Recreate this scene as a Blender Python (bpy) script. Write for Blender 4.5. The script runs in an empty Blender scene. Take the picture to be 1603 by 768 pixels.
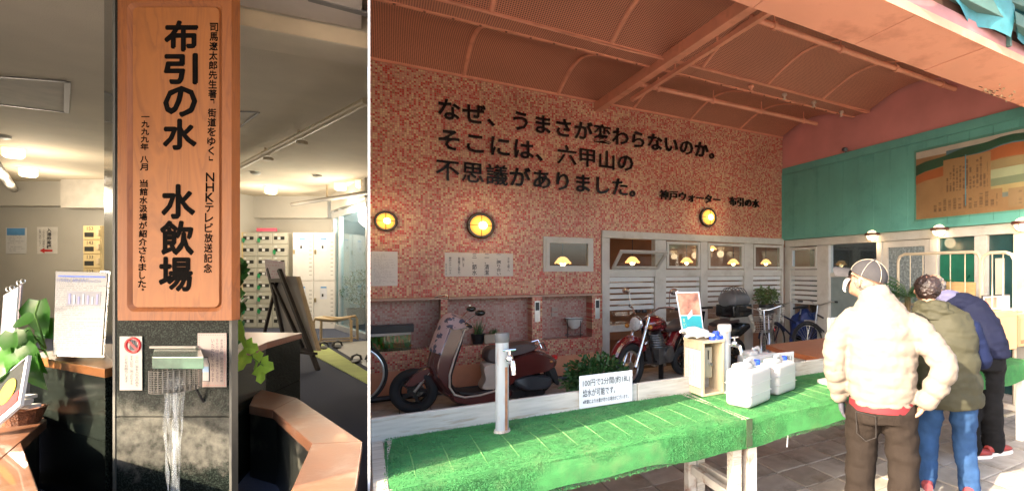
import bpy, bmesh, math, random
import numpy as np
from mathutils import Vector, Matrix, Quaternion, noise as mnoise
random.seed(7)
# ---------------------------------------------------------------- camera, sky, sun, exposure
sc = bpy.context.scene
COL = sc.collection
FPX, PPX, HOR, CAMZ = 770.0, 1091.0, 425.0, 1.55
cam_d = bpy.data.cameras.new('camera'); cam = bpy.data.objects.new('camera', cam_d); COL.objects.link(cam)
cam.location = (0, 0, CAMZ); cam.rotation_euler = (math.pi/2, 0, 0)
cam_d.sensor_width = 36; cam_d.lens = 36*FPX/1603
cam_d.shift_x = -(PPX-801.5)/1603; cam_d.shift_y = (HOR-384)/1603
cam_d.clip_start = .05; cam_d.clip_end = 3000
sc.camera = cam
SUN_EL = math.radians(27); SUN_DIR = Vector((.704, .7095, -math.tan(SUN_EL))).normalized()
world = bpy.data.worlds.new('World'); sc.world = world; world.use_nodes = True
wn = world.node_tree.nodes; wl = world.node_tree.links
sky = wn.new('ShaderNodeTexSky'); sky.sky_type = 'NISHITA'; sky.sun_disc = False
sky.air_density = .8; sky.dust_density = 3.5; sky.ozone_density = .6; sky.sun_elevation = SUN_EL; sky.sun_rotation = math.atan2(-SUN_DIR.x, -SUN_DIR.y)
wl.new(sky.outputs[0], wn['Background'].inputs[0]); wn['Background'].inputs[1].default_value = .135
sun_d = bpy.data.lights.new('sun', 'SUN'); sun_d.energy = 2.8; sun_d.angle = math.radians(.5); sun_d.color = (1, .85, .64)
sun = bpy.data.objects.new('sun', sun_d); COL.objects.link(sun)
sun.rotation_euler = SUN_DIR.to_track_quat('-Z', 'Y').to_euler(); sun.location = (-6, -6, 9)
vs = sc.view_settings; vs.view_transform = 'Standard'; vs.look = 'None'; vs.exposure = 2.95; vs.gamma = 1
sc.cycles.use_denoising = True
sc.cycles.max_bounces = 8; sc.cycles.diffuse_bounces = 5; sc.cycles.sample_clamp_indirect = 6

# ---------------------------------------------------------------- places and coordinates
# the spring-water yard has its own frame: x along the mosaic wall (to the corner), y into the wall, z up
RA = math.atan2(.534, .8455)
D1 = Vector((math.cos(RA), math.sin(RA), 0)); NIN = Vector((-math.sin(RA), math.cos(RA), 0))
CORNER = Vector((1.65, 9.49, 0))
def W(x, y, z=0): return CORNER + D1*x + NIN*y + Vector((0, 0, z))
_o = Vector((0, 0, CAMZ)) - CORNER
CL = Vector((_o.dot(D1), _o.dot(NIN), CAMZ))
def _rd(px, py):
    d = Vector(((px-PPX)/FPX, 1, (HOR-py)/FPX))
    return Vector((d.dot(D1), d.dot(NIN), d.z))
def ry(px, py, y): d = _rd(px, py); return CL + d*((y-CL.y)/d.y)      # yard point on a plane y
def rx(px, py, x): d = _rd(px, py); return CL + d*((x-CL.x)/d.x)
def rz(px, py, z): d = _rd(px, py); return CL + d*((z-CL.z)/d.z)
def rD(px, py, D): return CL + _rd(px, py)*D
# the hall: plain world axes, floor at FL
FL = .35
def hD(px, py, D): return Vector(((px-PPX)/FPX*D, D, CAMZ+(HOR-py)/FPX*D))
def hz(px, py, z): return hD(px, py, (z-CAMZ)*FPX/(HOR-py))

# ---------------------------------------------------------------- materials
MATS = {}
def nodes_of(m): return m.node_tree.nodes, m.node_tree.links
def M(name, col, rough=.55, metal=0, var=.12, scale=6, bump=0, bscale=60, emit=0, trans=0, spec=.5, coat=0, dirt=None, dscale=3, damt=.5, stretch=None, alpha=1, sheen=0):
    if name in MATS: return MATS[name]
    m = bpy.data.materials.new(name); m.use_nodes = True; N, L = nodes_of(m); b = N['Principled BSDF']
    b.inputs['Roughness'].default_value = rough; b.inputs['Metallic'].default_value = metal
    b.inputs['Specular IOR Level'].default_value = spec; b.inputs['Coat Weight'].default_value = coat
    b.inputs['Transmission Weight'].default_value = trans; b.inputs['Alpha'].default_value = alpha
    b.inputs['Sheen Weight'].default_value = sheen
    c4 = (*col, 1); b.inputs['Base Color'].default_value = c4
    if emit:
        b.inputs['Emission Color'].default_value = c4; b.inputs['Emission Strength'].default_value = emit
    tc = N.new('ShaderNodeTexCoord'); src = tc.outputs['Object']
    if stretch:
        mp = N.new('ShaderNodeMapping'); mp.inputs['Scale'].default_value = stretch; L.new(src, mp.inputs[0]); src = mp.outputs[0]
    if var:
        nz = N.new('ShaderNodeTexNoise'); nz.inputs['Scale'].default_value = scale; nz.inputs['Detail'].default_value = 5; L.new(src, nz.inputs[0])
        rp = N.new('ShaderNodeValToRGB'); rp.color_ramp.elements[0].position = .3; rp.color_ramp.elements[1].position = .7
        rp.color_ramp.elements[0].color = (*[max(0, c*(1-var)) for c in col], 1); rp.color_ramp.elements[1].color = (*[min(1, c*(1+var)) for c in col], 1)
        L.new(nz.outputs[0], rp.inputs[0]); out = rp.outputs[0]
        if dirt:
            nd = N.new('ShaderNodeTexNoise'); nd.inputs['Scale'].default_value = dscale; nd.inputs['Detail'].default_value = 8; nd.inputs['Roughness'].default_value = .65; L.new(src, nd.inputs[0])
            rd = N.new('ShaderNodeValToRGB'); rd.color_ramp.elements[0].position = .52; rd.color_ramp.elements[1].position = .68
            rd.color_ramp.elements[0].color = (0, 0, 0, 1); rd.color_ramp.elements[1].color = (damt, damt, damt, 1); L.new(nd.outputs[0], rd.inputs[0])
            mx = N.new('ShaderNodeMixRGB'); mx.inputs[2].default_value = (*dirt, 1); L.new(rd.outputs[0], mx.inputs[0]); L.new(out, mx.inputs[1]); out = mx.outputs[0]
        L.new(out, b.inputs['Base Color'])
        if not metal and not trans:
            rr = N.new('ShaderNodeMapRange'); rr.inputs[3].default_value = max(0, rough-.08); rr.inputs[4].default_value = min(1, rough+.1); L.new(nz.outputs[0], rr.inputs[0]); L.new(rr.outputs[0], b.inputs['Roughness'])
    if bump:
        nb = N.new('ShaderNodeTexNoise'); nb.inputs['Scale'].default_value = bscale; nb.inputs['Detail'].default_value = 4; L.new(src, nb.inputs[0])
        bp = N.new('ShaderNodeBump'); bp.inputs['Strength'].default_value = bump; bp.inputs['Distance'].default_value = .01; L.new(nb.outputs[0], bp.inputs['Height']); L.new(bp.outputs[0], b.inputs['Normal'])
    MATS[name] = m; return m
def mth(N, L, op, a, b=None, c=None):
    n = N.new('ShaderNodeMath'); n.operation = op
    for i, s in enumerate((a, b, c)):
        if s is None: continue
        if isinstance(s, (int, float)): n.inputs[i].default_value = s
        else: L.new(s, n.inputs[i])
    return n.outputs[0]
def ramp(N, L, fac, stops, const=False):
    r = N.new('ShaderNodeValToRGB'); cr = r.color_ramp
    if const: cr.interpolation = 'CONSTANT'
    while len(cr.elements) < len(stops): cr.elements.new(.5)
    for e, (p, c) in zip(cr.elements, stops): e.position = p; e.color = (*c, 1)
    L.new(fac, r.inputs[0]); return r.outputs[0]
def mosaic(name, axes='xz', pal=None, size=.0255, rough=.32):
    if name in MATS: return MATS[name]
    m = bpy.data.materials.new(name); m.use_nodes = True; N, L = nodes_of(m); b = N['Principled BSDF']
    tc = N.new('ShaderNodeTexCoord'); sp = N.new('ShaderNodeSeparateXYZ'); L.new(tc.outputs['Object'], sp.inputs[0])
    ax = {'x': 0, 'y': 1, 'z': 2}
    cells, fr = [], []
    for a in axes:
        s = mth(N, L, 'MULTIPLY', sp.outputs[ax[a]], 1/size); cells.append(mth(N, L, 'FLOOR', s)); fr.append(mth(N, L, 'FRACT', s))
    cb = N.new('ShaderNodeCombineXYZ'); L.new(cells[0], cb.inputs[0]); L.new(cells[1], cb.inputs[1])
    wn_ = N.new('ShaderNodeTexWhiteNoise'); wn_.noise_dimensions = '2D'; L.new(cb.outputs[0], wn_.inputs[0])
    pal = pal or [(0, (.52, .04, .026)), (.15, (.58, .155, .105)), (.32, (.63, .27, .19)), (.52, (.66, .38, .23)), (.74, (.74, .49, .28)), (.88, (.40, .16, .075)), (.94, (.62, .05, .03))]
    col = ramp(N, L, wn_.outputs[0], pal, True)
    e = [mth(N, L, 'MINIMUM', f, mth(N, L, 'SUBTRACT', 1, f)) for f in fr]
    edge = mth(N, L, 'MINIMUM', e[0], e[1]); joint = mth(N, L, 'LESS_THAN', edge, .075)
    mx = N.new('ShaderNodeMixRGB'); L.new(joint, mx.inputs[0]); L.new(col, mx.inputs[1]); mx.inputs[2].default_value = (.40, .27, .20, 1)
    nz = N.new('ShaderNodeTexNoise'); nz.inputs['Scale'].default_value = 1.1; nz.inputs['Detail'].default_value = 6; L.new(tc.outputs['Object'], nz.inputs[0])
    dm = ramp(N, L, nz.outputs[0], [(.3, (.66, .60, .58)), (.45, (.86, .84, .83)), (.7, (1, 1, 1))])
    m2 = N.new('ShaderNodeMixRGB'); m2.blend_type = 'MULTIPLY'; m2.inputs[0].default_value = 1; L.new(mx.outputs[0], m2.inputs[1]); L.new(dm, m2.inputs[2])
    L.new(m2.outputs[0], b.inputs['Base Color'])
    L.new(mth(N, L, 'MULTIPLY_ADD', joint, .4, rough), b.inputs['Roughness'])
    bp = N.new('ShaderNodeBump'); bp.inputs['Strength'].default_value = .5; bp.inputs['Distance'].default_value = .002
    L.new(mth(N, L, 'SUBTRACT', 1, joint), bp.inputs['Height']); L.new(bp.outputs[0], b.inputs['Normal'])
    MATS[name] = m; return m
def granite(name, base=(.0035, .0045, .0038), fleck=(.026, .033, .027), rough=.22, stain=False):
    if name in MATS: return MATS[name]
    m = bpy.data.materials.new(name); m.use_nodes = True; N, L = nodes_of(m); b = N['Principled BSDF']
    tc = N.new('ShaderNodeTexCoord'); o = tc.outputs['Object']
    v = N.new('ShaderNodeTexVoronoi'); v.inputs['Scale'].default_value = 150; L.new(o, v.inputs[0])
    n = N.new('ShaderNodeTexNoise'); n.inputs['Scale'].default_value = 130; n.inputs['Detail'].default_value = 3; L.new(o, n.inputs[0])
    f = mth(N, L, 'MULTIPLY', n.outputs[0], v.outputs['Distance'])
    col = ramp(N, L, f, [(.18, base), (.30, tuple((a+c)/2.5 for a, c in zip(base, fleck))), (.42, fleck)])
    if stain:   # lime scale and dark algae left by the running water
        sp = N.new('ShaderNodeSeparateXYZ'); L.new(o, sp.inputs[0])
        nb = N.new('ShaderNodeTexNoise'); nb.inputs['Scale'].default_value = 9; nb.inputs['Detail'].default_value = 7; nb.inputs['Roughness'].default_value = .7; L.new(o, nb.inputs[0])
        h = mth(N, L, 'ADD', sp.outputs[2], mth(N, L, 'MULTIPLY_ADD', nb.outputs[0], .34, -.17))
        lime = ramp(N, L, h, [(.56, (0, 0, 0)), (.62, (.75, .75, .75)), (.82, (.62, .62, .62)), (1.02, (0, 0, 0))])
        nf = N.new('ShaderNodeTexNoise'); nf.inputs['Scale'].default_value = 26; nf.inputs['Detail'].default_value = 8; L.new(o, nf.inputs[0])
        lc = ramp(N, L, nf.outputs[0], [(.32, (.035, .033, .028)), (.5, (.085, .08, .068)), (.7, (.125, .115, .097))])
        mx = N.new('ShaderNodeMixRGB'); L.new(lime, mx.inputs[0]); L.new(col, mx.inputs[1]); L.new(lc, mx.inputs[2]); col = mx.outputs[0]
    L.new(col, b.inputs['Base Color']); b.inputs['Roughness'].default_value = rough; b.inputs['Specular IOR Level'].default_value = .07
    MATS[name] = m; return m
def woodmat(name, c1, c2, axis='z', scale=4, rough=.45, ring=7, coat=0):
    if name in MATS: return MATS[name]
    m = bpy.data.materials.new(name); m.use_nodes = True; N, L = nodes_of(m); b = N['Principled BSDF']
    tc = N.new('ShaderNodeTexCoord'); mp = N.new('ShaderNodeMapping'); L.new(tc.outputs['Object'], mp.inputs[0])
    s = [ring]*3; s['xyz'.index(axis)] = .55; mp.inputs['Scale'].default_value = s
    n = N.new('ShaderNodeTexNoise'); n.inputs['Scale'].default_value = scale; n.inputs['Detail'].default_value = 6; n.inputs['Distortion'].default_value = 1.4; L.new(mp.outputs[0], n.inputs[0])
    bands = mth(N, L, 'FRACT', mth(N, L, 'MULTIPLY', n.outputs[0], 7))
    f = mth(N, L, 'MULTIPLY_ADD', bands, .35, mth(N, L, 'MULTIPLY', n.outputs[0], .8))
    L.new(ramp(N, L, f, [(.25, c2), (.55, c1), (.85, tuple((a*.55+c*.45) for a, c in zip(c1, c2)))]), b.inputs['Base Color'])
    b.inputs['Roughness'].default_value = rough; b.inputs['Coat Weight'].default_value = coat
    bp = N.new('ShaderNodeBump'); bp.inputs['Strength'].default_value = .12; bp.inputs['Distance'].default_value = .003; L.new(f, bp.inputs['Height']); L.new(bp.outputs[0], b.inputs['Normal'])
    MATS[name] = m; return m
def glassmat(name, tint=(.9, .95, .95), mixf=.16, rough=.02):
    if name in MATS: return MATS[name]
    m = bpy.data.materials.new(name); m.use_nodes = True; N, L = nodes_of(m); N.remove(N['Principled BSDF'])
    t = N.new('ShaderNodeBsdfTransparent'); t.inputs[0].default_value = (*tint, 1)
    g = N.new('ShaderNodeBsdfGlossy'); g.inputs['Roughness'].default_value = rough
    fr = N.new('ShaderNodeLayerWeight'); fr.inputs[0].default_value = .25
    mx = N.new('ShaderNodeMixShader'); L.new(mth(N, L, 'MULTIPLY_ADD', fr.outputs['Facing'], .3, mixf*.25), mx.inputs[0]); L.new(t.outputs[0], mx.inputs[1]); L.new(g.outputs[0], mx.inputs[2])
    L.new(mx.outputs[0], N['Material Output'].inputs[0]); MATS[name] = m; return m

# ---------------------------------------------------------------- mesh helpers
class MB:
    def __init__(s): s.v = []; s.f = []; s.mi = []
    def add(s, vs, fs, mi=0):
        o = len(s.v); s.v += [Vector(p) for p in vs]; s.f += [tuple(i+o for i in f) for f in fs]; s.mi += [mi]*len(fs); return s
    def box(s, a, b, mi=0):
        (x0, x1), (y0, y1), (z0, z1) = [sorted((a[i], b[i])) for i in range(3)]
        return s.add([(x0,y0,z0),(x1,y0,z0),(x1,y1,z0),(x0,y1,z0),(x0,y0,z1),(x1,y0,z1),(x1,y1,z1),(x0,y1,z1)],
                     [(0,3,2,1),(4,5,6,7),(0,1,5,4),(1,2,6,5),(2,3,7,6),(3,0,4,7)], mi)
    def cbox(s, c, sz, mi=0): return s.box([c[i]-sz[i]/2 for i in range(3)], [c[i]+sz[i]/2 for i in range(3)], mi)
    def bar(s, p, q, w, h=None, up=(0, 0, 1), mi=0):
        p, q = Vector(p), Vector(q); d = (q-p).normalized(); h = h or w; u = Vector(up)
        if abs(d.dot(u)) > .98: u = Vector((1, 0, 0))
        a = d.cross(u).normalized()*(w/2); c = a.cross(d).normalized()*(h/2)
        return s.add([p-a-c, p+a-c, p+a+c, p-a+c, q-a-c, q+a-c, q+a+c, q-a+c], [(0,1,2,3),(7,6,5,4),(0,4,5,1),(1,5,6,2),(2,6,7,3),(3,7,4,0)], mi)
    def tube(s, pts, r, n=8, mi=0, cap=True, flat=1.0, up=None):
        pts = [Vector(p) for p in pts]; rs = r if isinstance(r, (list, tuple)) else [r]*len(pts)
        ref = Vector(up) if up else None; rings = []; prev = None
        for i, p in enumerate(pts):
            d = (pts[min(i+1, len(pts)-1)]-pts[max(i-1, 0)]).normalized()
            if prev is None:
                u = ref or (Vector((0, 0, 1)) if abs(d.z) < .9 else Vector((1, 0, 0)))
                a = d.cross(u).normalized()
            else: a = (prev-d*prev.dot(d)).normalized()
            prev = a; c = a.cross(d)
            rings.append([p+(a*math.cos(2*math.pi*k/n)+c*flat*math.sin(2*math.pi*k/n))*rs[i] for k in range(n)])
        vs_ = [q for rg in rings for q in rg]; fs = []
        for i in range(len(pts)-1):
            for k in range(n): fs.append((i*n+k, i*n+(k+1) % n, (i+1)*n+(k+1) % n, (i+1)*n+k))
        if cap: fs += [tuple(range(n))[::-1], tuple((len(pts)-1)*n+k for k in range(n))]
        return s.add(vs_, fs, mi)
    def cyl(s, p, q, r, r2=None, n=16, mi=0): return s.tube([p, q], [r, r if r2 is None else r2], n, mi)
    def lathe(s, prof, c=(0, 0, 0), axis='z', n=20, mi=0, cap=True):
        c = Vector(c); vs_ = []; fs = []
        for r, h in prof:
            for k in range(n):
                a = 2*math.pi*k/n; p = Vector((r*math.cos(a), r*math.sin(a), h))
                if axis == 'y': p = Vector((p.x, -p.z, p.y))
                if axis == 'x': p = Vector((p.z, p.x, p.y))
                vs_.append(c+p)
        m = len(prof)
        for i in range(m-1):
            for k in range(n): fs.append((i*n+k, i*n+(k+1) % n, (i+1)*n+(k+1) % n, (i+1)*n+k))
        if cap: fs += [tuple(range(n))[::-1], tuple((m-1)*n+k for k in range(n))]
        return s.add(vs_, fs, mi)
    def ball(s, c, r, n=14, m=9, mi=0):
        r = (r, r, r) if isinstance(r, (int, float)) else r; c = Vector(c)
        vs_ = [c+Vector((0, 0, -r[2]))]; fs = []
        for i in range(1, m):
            t = math.pi*i/m
            for k in range(n):
                a = 2*math.pi*k/n; vs_.append(c+Vector((r[0]*math.sin(t)*math.cos(a), r[1]*math.sin(t)*math.sin(a), -r[2]*math.cos(t))))
        vs_.append(c+Vector((0, 0, r[2])))
        for k in range(n): fs.append((0, 1+(k+1) % n, 1+k)); fs.append((len(vs_)-1, 1+(m-2)*n+k, 1+(m-2)*n+(k+1) % n))
        for i in range(m-2):
            for k in range(n): fs.append((1+i*n+k, 1+i*n+(k+1) % n, 1+(i+1)*n+(k+1) % n, 1+(i+1)*n+k))
        return s.add(vs_, fs, mi)
    def prism(s, poly, d, mi=0):
        d = Vector(d); n = len(poly); a = [Vector(p) for p in poly]
        return s.add(a+[p+d for p in a], [tuple(range(n))[::-1], tuple(range(n, 2*n))]+[(i, (i+1) % n, n+(i+1) % n, n+i) for i in range(n)], mi)
    def torus(s, c, R, r, axis='y', n=32, m=8, mi=0, a0=0, a1=2*math.pi):
        c = Vector(c); full = abs(a1-a0-2*math.pi) < 1e-4; cnt = n if full else n+1; vs_ = []; fs = []
        for i in range(cnt):
            a = a0+(a1-a0)*i/n
            for k in range(m):
                b = 2*math.pi*k/m; rr = R+r*math.cos(b); p = (rr*math.cos(a), rr*math.sin(a), r*math.sin(b))
                p = {'z': p, 'y': (p[0], p[2], p[1]), 'x': (p[2], p[0], p[1])}[axis]; vs_.append(c+Vector(p))
        for i in range(n):
            j = (i+1) % cnt
            for k in range(m): fs.append((i*m+k, j*m+k, j*m+(k+1) % m, i*m+(k+1) % m))
        return s.add(vs_, fs, mi)
    def grid(s, fn, nu, nv, mi=0):
        vs_ = [fn(i/nu, j/nv) for j in range(nv+1) for i in range(nu+1)]
        return s.add(vs_, [(j*(nu+1)+i, j*(nu+1)+i+1, (j+1)*(nu+1)+i+1, (j+1)*(nu+1)+i) for j in range(nv) for i in range(nu)], mi)
    def mesh(s, name, mats):
        me = bpy.data.meshes.new(name); me.from_pydata([tuple(p) for p in s.v], [], s.f)
        for m in (mats if isinstance(mats, (list, tuple)) else [mats]): me.materials.append(m)
        if any(s.mi): me.polygons.foreach_set('material_index', s.mi)
        return me
    def build(s, name, mats, parent=None, smooth=False, bevel=0, loc=None, rot=None, seg=2, fix=True):
        me = s.mesh(name, mats)
        if fix or bevel:
            bm = bmesh.new(); bm.from_mesh(me)
            if fix: bmesh.ops.recalc_face_normals(bm, faces=bm.faces)
            if bevel:
                es = [e for e in bm.edges if len(e.link_faces) == 2 and e.calc_face_angle(0) > .6]
                bmesh.ops.bevel(bm, geom=es, offset=bevel, segments=seg, affect='EDGES', profile=.6, clamp_overlap=True)
            bm.to_mesh(me); bm.free()
        if smooth:
            me.polygons.foreach_set('use_smooth', [True]*len(me.polygons))
            try: me.set_sharp_from_angle(angle=math.radians(40))
            except Exception: pass
        return link(name, me, parent, loc, rot)
def link(name, me, parent=None, loc=None, rot=None):
    o = bpy.data.objects.new(name, me); COL.objects.link(o)
    if parent: o.parent = parent
    if loc is not None: o.location = loc
    if rot is not None: o.rotation_euler = rot if hasattr(rot, '__len__') else (0, 0, rot)
    return o
def tag(o, label=None, cat=None, group=None, kind=None):
    if label: o['label'] = label
    if cat: o['category'] = cat
    if group: o['group'] = group
    if kind: o['kind'] = kind
    return o
def thing(name, label, cat, loc=(0, 0, 0), rot=0, group=None):
    o = bpy.data.objects.new(name, None); COL.objects.link(o); o.empty_display_size = .1
    o.location = loc; o.rotation_euler = rot if hasattr(rot, '__len__') else (0, 0, rot)
    return tag(o, label, cat, group)
def struct(o): return tag(o, kind='structure')
def ychild(name, mats, mb, parent=None, **k):      # a mesh given in yard coordinates
    o = mb.build(name, mats, parent, **k)
    if parent is None: o.location = CORNER; o.rotation_euler = (0, 0, RA)
    return o
def yroot(name, label, cat, group=None): return thing(name, label, cat, CORNER, RA, group)
def copy_tree(o, parent=None):
    c = o.copy(); COL.objects.link(c)
    c.parent = parent
    for ch in list(o.children): copy_tree(ch, c)
    return c
def text(name, body, size, mat, parent=None, mtx=None, depth=.0006, bold=0, vertical=False, spacing=1.0, ax='CENTER', ay='CENTER', xs=1.0, line=1.0, res=2):
    cu = bpy.data.curves.new(name, 'FONT'); cu.body = '\n'.join(body) if vertical else body
    cu.size = size; cu.extrude = depth; cu.offset = bold; cu.align_x = ax; cu.align_y = ay; cu.space_line = spacing if vertical else line
    if not vertical: cu.space_character = spacing
    cu.resolution_u = res
    t = bpy.data.objects.new(name, cu); COL.objects.link(t); dg = bpy.context.evaluated_depsgraph_get()
    me = bpy.data.meshes.new_from_object(t.evaluated_get(dg)); bpy.data.objects.remove(t); bpy.data.curves.remove(cu)
    me.materials.clear(); me.materials.append(mat); me.name = name
    if xs != 1.0: me.transform(Matrix.Diagonal((xs, 1, 1, 1)))
    if mtx is not None: me.transform(mtx)
    return link(name, me, parent)
def embolden(me, r, n=8):       # heavier brush weight: the same glyph laid several times around itself
    bm = bmesh.new(); bm.from_mesh(me); src = bmesh.new(); src.from_mesh(me)
    for k in range(n):
        a = 2*math.pi*k/n; tmp = me.copy(); tmp.transform(Matrix.Translation((r*math.cos(a), r*math.sin(a), -.0002*(k+1)))); bm.from_mesh(tmp); bpy.data.meshes.remove(tmp)
    bm.to_mesh(me); bm.free(); src.free()
def facing(origin, right, up):      # matrix: text plane x -> right, y -> up
    r = Vector(right).normalized(); u = Vector(up).normalized(); n = r.cross(u)
    m = Matrix((r, u, n)).transposed().to_4x4(); m.translation = Vector(origin); return m
YX, YZ = Vector((1, 0, 0)), Vector((0, 0, 1))
def smoothmesh(o, it=2):
    pass
# ================================================================ the yard: ground, walls, roof
paint_white = M('white_paint', (.53, .51, .465), .5, var=.06, dirt=(.30, .25, .19), dscale=5, damt=.35)
MOS = mosaic('mosaic_tile')
MOSP = mosaic('mosaic_tile_pink', pal=[(0, (.46, .14, .12)), (.16, (.48, .25, .22)), (.45, (.50, .31, .26)), (.7, (.52, .36, .30)), (.9, (.42, .17, .14))])
MOSX = mosaic('mosaic_tile_side', 'yz')
salmon_base = M('salmon_render', (.60, .26, .14), .7, var=.1, bump=.15)
ZC, ZW = 4.15, 2.18
g = MB().add([(-700, -700, 0), (700, -700, 0), (700, 700, 0), (-700, 700, 0)], [(0, 1, 2, 3)])
ground = struct(g.build('ground', M('ground_concrete', (.36, .33, .29), .9, var=.2, scale=2, bump=.3, bscale=120)))
# --- paving tiles (30 cm concrete flags, laid on the diagonal of the yard)
pav_m = M('paving_flag', (.34, .30, .255), .8, var=.2, scale=7, bump=.35, bscale=170, dirt=(.10, .08, .06), dscale=2.2, damt=.75)
pav_w = M('paving_flag_wet', (.285, .245, .20), .6, var=.25, scale=7, bump=.3, bscale=170, dirt=(.09, .055, .03), dscale=3, damt=.8)
pb = MB().box((-12, -12, .002), (8, 4, .008))
paving = struct(ychild('paving', M('paving_joint', (.055, .045, .038), .95, bump=.3), pb))
tile_me = None
TS = .30; tiles = []; out_tiles = []
ang = math.radians(0)
for i in range(-30, 26):
    for j in range(-36, 12):
        c = (i*TS+.11, j*TS+.05)
        w = W(c[0], c[1], 0)
        if w.y < 1.2: out_tiles.append(c); continue
        px = PPX+FPX*w.x/w.y; py = HOR+FPX*CAMZ/w.y
        if px < 570 or px > 1680 or py > 900 or c[1] > -.1:
            if c[1] < -.1: out_tiles.append(c)
            continue
        tiles.append((py, c))
tiles.sort(reverse=True)
def tile_mesh(mat, n):
    mb = MB().box((-TS/2+.005, -TS/2+.005, .006), (TS/2-.005, TS/2-.005, .022)); o = mb.build(n, mat, None, bevel=.004, seg=1); me = o.data; bpy.data.objects.remove(o); return me
tme = [tile_mesh(pav_m, 'paving_tile'), tile_mesh(pav_w, 'paving_tile')]
rt = random.Random(3)
vis = [t for t in tiles if (t[1][1] < -1.6)]
for k, (py, c) in enumerate(vis[:300]):
    wet = c[1] > -5.0 and c[0] < -2.3 and rt.random() < .6
    o = link('paving_tile', tme[1 if wet else 0], paving, (c[0], c[1], rt.uniform(-.002, .002)), (rt.uniform(-.006, .006), rt.uniform(-.006, .006), rt.choice((0, 1, 2, 3))*math.pi/2))
rest = MB()
for (py, c) in vis[300:]+[t for t in tiles if t[1][1] >= -1.6]+[(0, c) for c in out_tiles]:
    rest.box((c[0]-TS/2+.005, c[1]-TS/2+.005, .006), (c[0]+TS/2-.005, c[1]+TS/2-.005, .020))
if rest.v: tag(rest.build('paving_tiles_far', pav_m, paving, fix=False), kind='stuff')

# --- mosaic wall with its low tiled block of niches
wl_x0 = ry(578.2, 425, 0).x
mw = yroot('mosaic_wall', 'tall wall of small red, pink and cream mosaic tiles carrying black lettering', 'wall')
wx_r = ry(941, 400, 0).x; wz_h = 2.175
wa = ry(850, 370, 0); wb = ry(928, 425, 0)   # the small window opening
mb = MB()
mb.box((wl_x0, 0, wz_h), (0, .16, ZC+.3)); mb.box((wl_x0, 0, 0), (wa.x, .16, wz_h))
mb.box((wa.x, 0, 0), (wx_r, .16, wb.z)); mb.box((wb.x, 0, wb.z), (wx_r, .16, wz_h)); mb.box((wa.x, 0, wa.z), (wb.x, .16, wz_h))
mb.build('tiled_face', MOS, mw)
BV = -.26
def bx(px): return ry(px, 480, BV).x
zt, zl = 1.205, .60
p_x = [(bx(690), bx(701)), (bx(833), bx(849)), (bx(927), bx(943))]
mb = MB()
for a, b in p_x: mb.box((a, BV, zl), (b, -.001, zt))
mb.build('niche_partition', MOS, mw)
mb = MB().box((wl_x0, BV+.03, .36), (p_x[-1][1], -.001, zl)); mb.box((wl_x0, BV+.0, zl-.16), (p_x[-1][1]+.003, BV+.03, zl+.002)); mb.build('ledge', MOS, mw)
MB().box((wl_x0, -.012, zl), (p_x[-1][1]-.01, -.002, zt-.01)).build('niche_back', MOSP, mw)
MB().box((wl_x0, BV-.004, zt), (p_x[-1][1]+.004, -.001, zt+.022)).build('ledge_cap', M('stone_cap', (.42, .27, .2), .5), mw)
MB().box((wl_x0, BV+.05, .0), (p_x[-1][1]-.02, -.001, .36)).build('painted_base', salmon_base, mw)
MB().tube([(wl_x0, BV+.01, .05), (p_x[-1][1], BV+.01, .05)], .035, 8).build('drain_pipe', M('dark_pipe', (.03, .035, .04), .4), mw)
steel = M('brushed_steel', (.55, .55, .53), .3, 1, var=.1)
chrome = M('chrome', (.75, .75, .76), .12, 1, var=.04)
black_pl = M('black_plastic', (.012, .012, .013), .4, var=.1)
for pxa, pxb, ya, yb in ((822.5, 831.5, 476, 508), (941, 951, 471, 500)):
    pass
for (a, b) in (p_x[1], p_x[2]):
    cx = (a+b)/2
    MB().box((cx-.035, BV-.008, .86), (cx+.035, BV-.001, 1.15)).build('coin_plate', steel, mw, bevel=.002)
    MB().box((cx-.025, BV-.011, 1.02), (cx+.025, BV-.008, 1.13)).build('slot_window', black_pl, mw)
for px, py in ((868, 484), (868, 492)):
    p = ry(px, py, -.012); MB().cbox((p.x, -.02, p.z), (.09, .02, .05)).build('wall_socket', M('beige_plastic', (.35, .27, .22), .5), mw)
for px in (735,):
    p = ry(px, 478, -.012); MB().lathe([(.012, 0), (.012, .03)], (p.x, -.02, p.z), 'y', 8).build('wall_hook', steel, mw)
p = ry(697, 470, BV); MB().tube([(p.x-.12, BV-.02, zt+.03), (p.x, BV-.05, zt+.06), (p.x+.02, BV-.1, zt+.05), (p.x+.02, BV-.12, zt+.01)], .012, 8).build('spout_tap', chrome, mw, smooth=True)
# lettering: cut black letters standing off the wall
blk = M('black_letter', (.006, .006, .007), .18, var=.1)
letters = [('なぜ、', 684, 188, 186.5, 742), ]
def wall_text(s, px0, py0, px1, py1, hpx, size=None, bold=.008):
    a = ry(px0, py0, 0); b = ry(px1, py1, 0)
    n = len(s); pitch = (b.x-a.x)/n; z = (a.z+b.z)/2
    for i, ch in enumerate(s):
        if ch == ' ': continue
        m = facing((a.x+pitch*(i+.5), -.03, z), YX, YZ)
        text('letter', ch, size or pitch*.98, blk, mw, m, depth=.02, bold=bold*(.55 if ord(ch) < 0x3100 else .22), ay='CENTER')
wall_text('なぜ、うまさが変わらないのか。', 682, 171, 1130, 243, 40)
wall_text('そこには、六甲山の', 682, 226, 992, 254, 40)
wall_text('不思議がありました。', 680, 272, 1010, 296, 40)
wall_text('神戸ウォーター 布引の水', 1031, 304, 1187, 322, 16, bold=.004)

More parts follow.
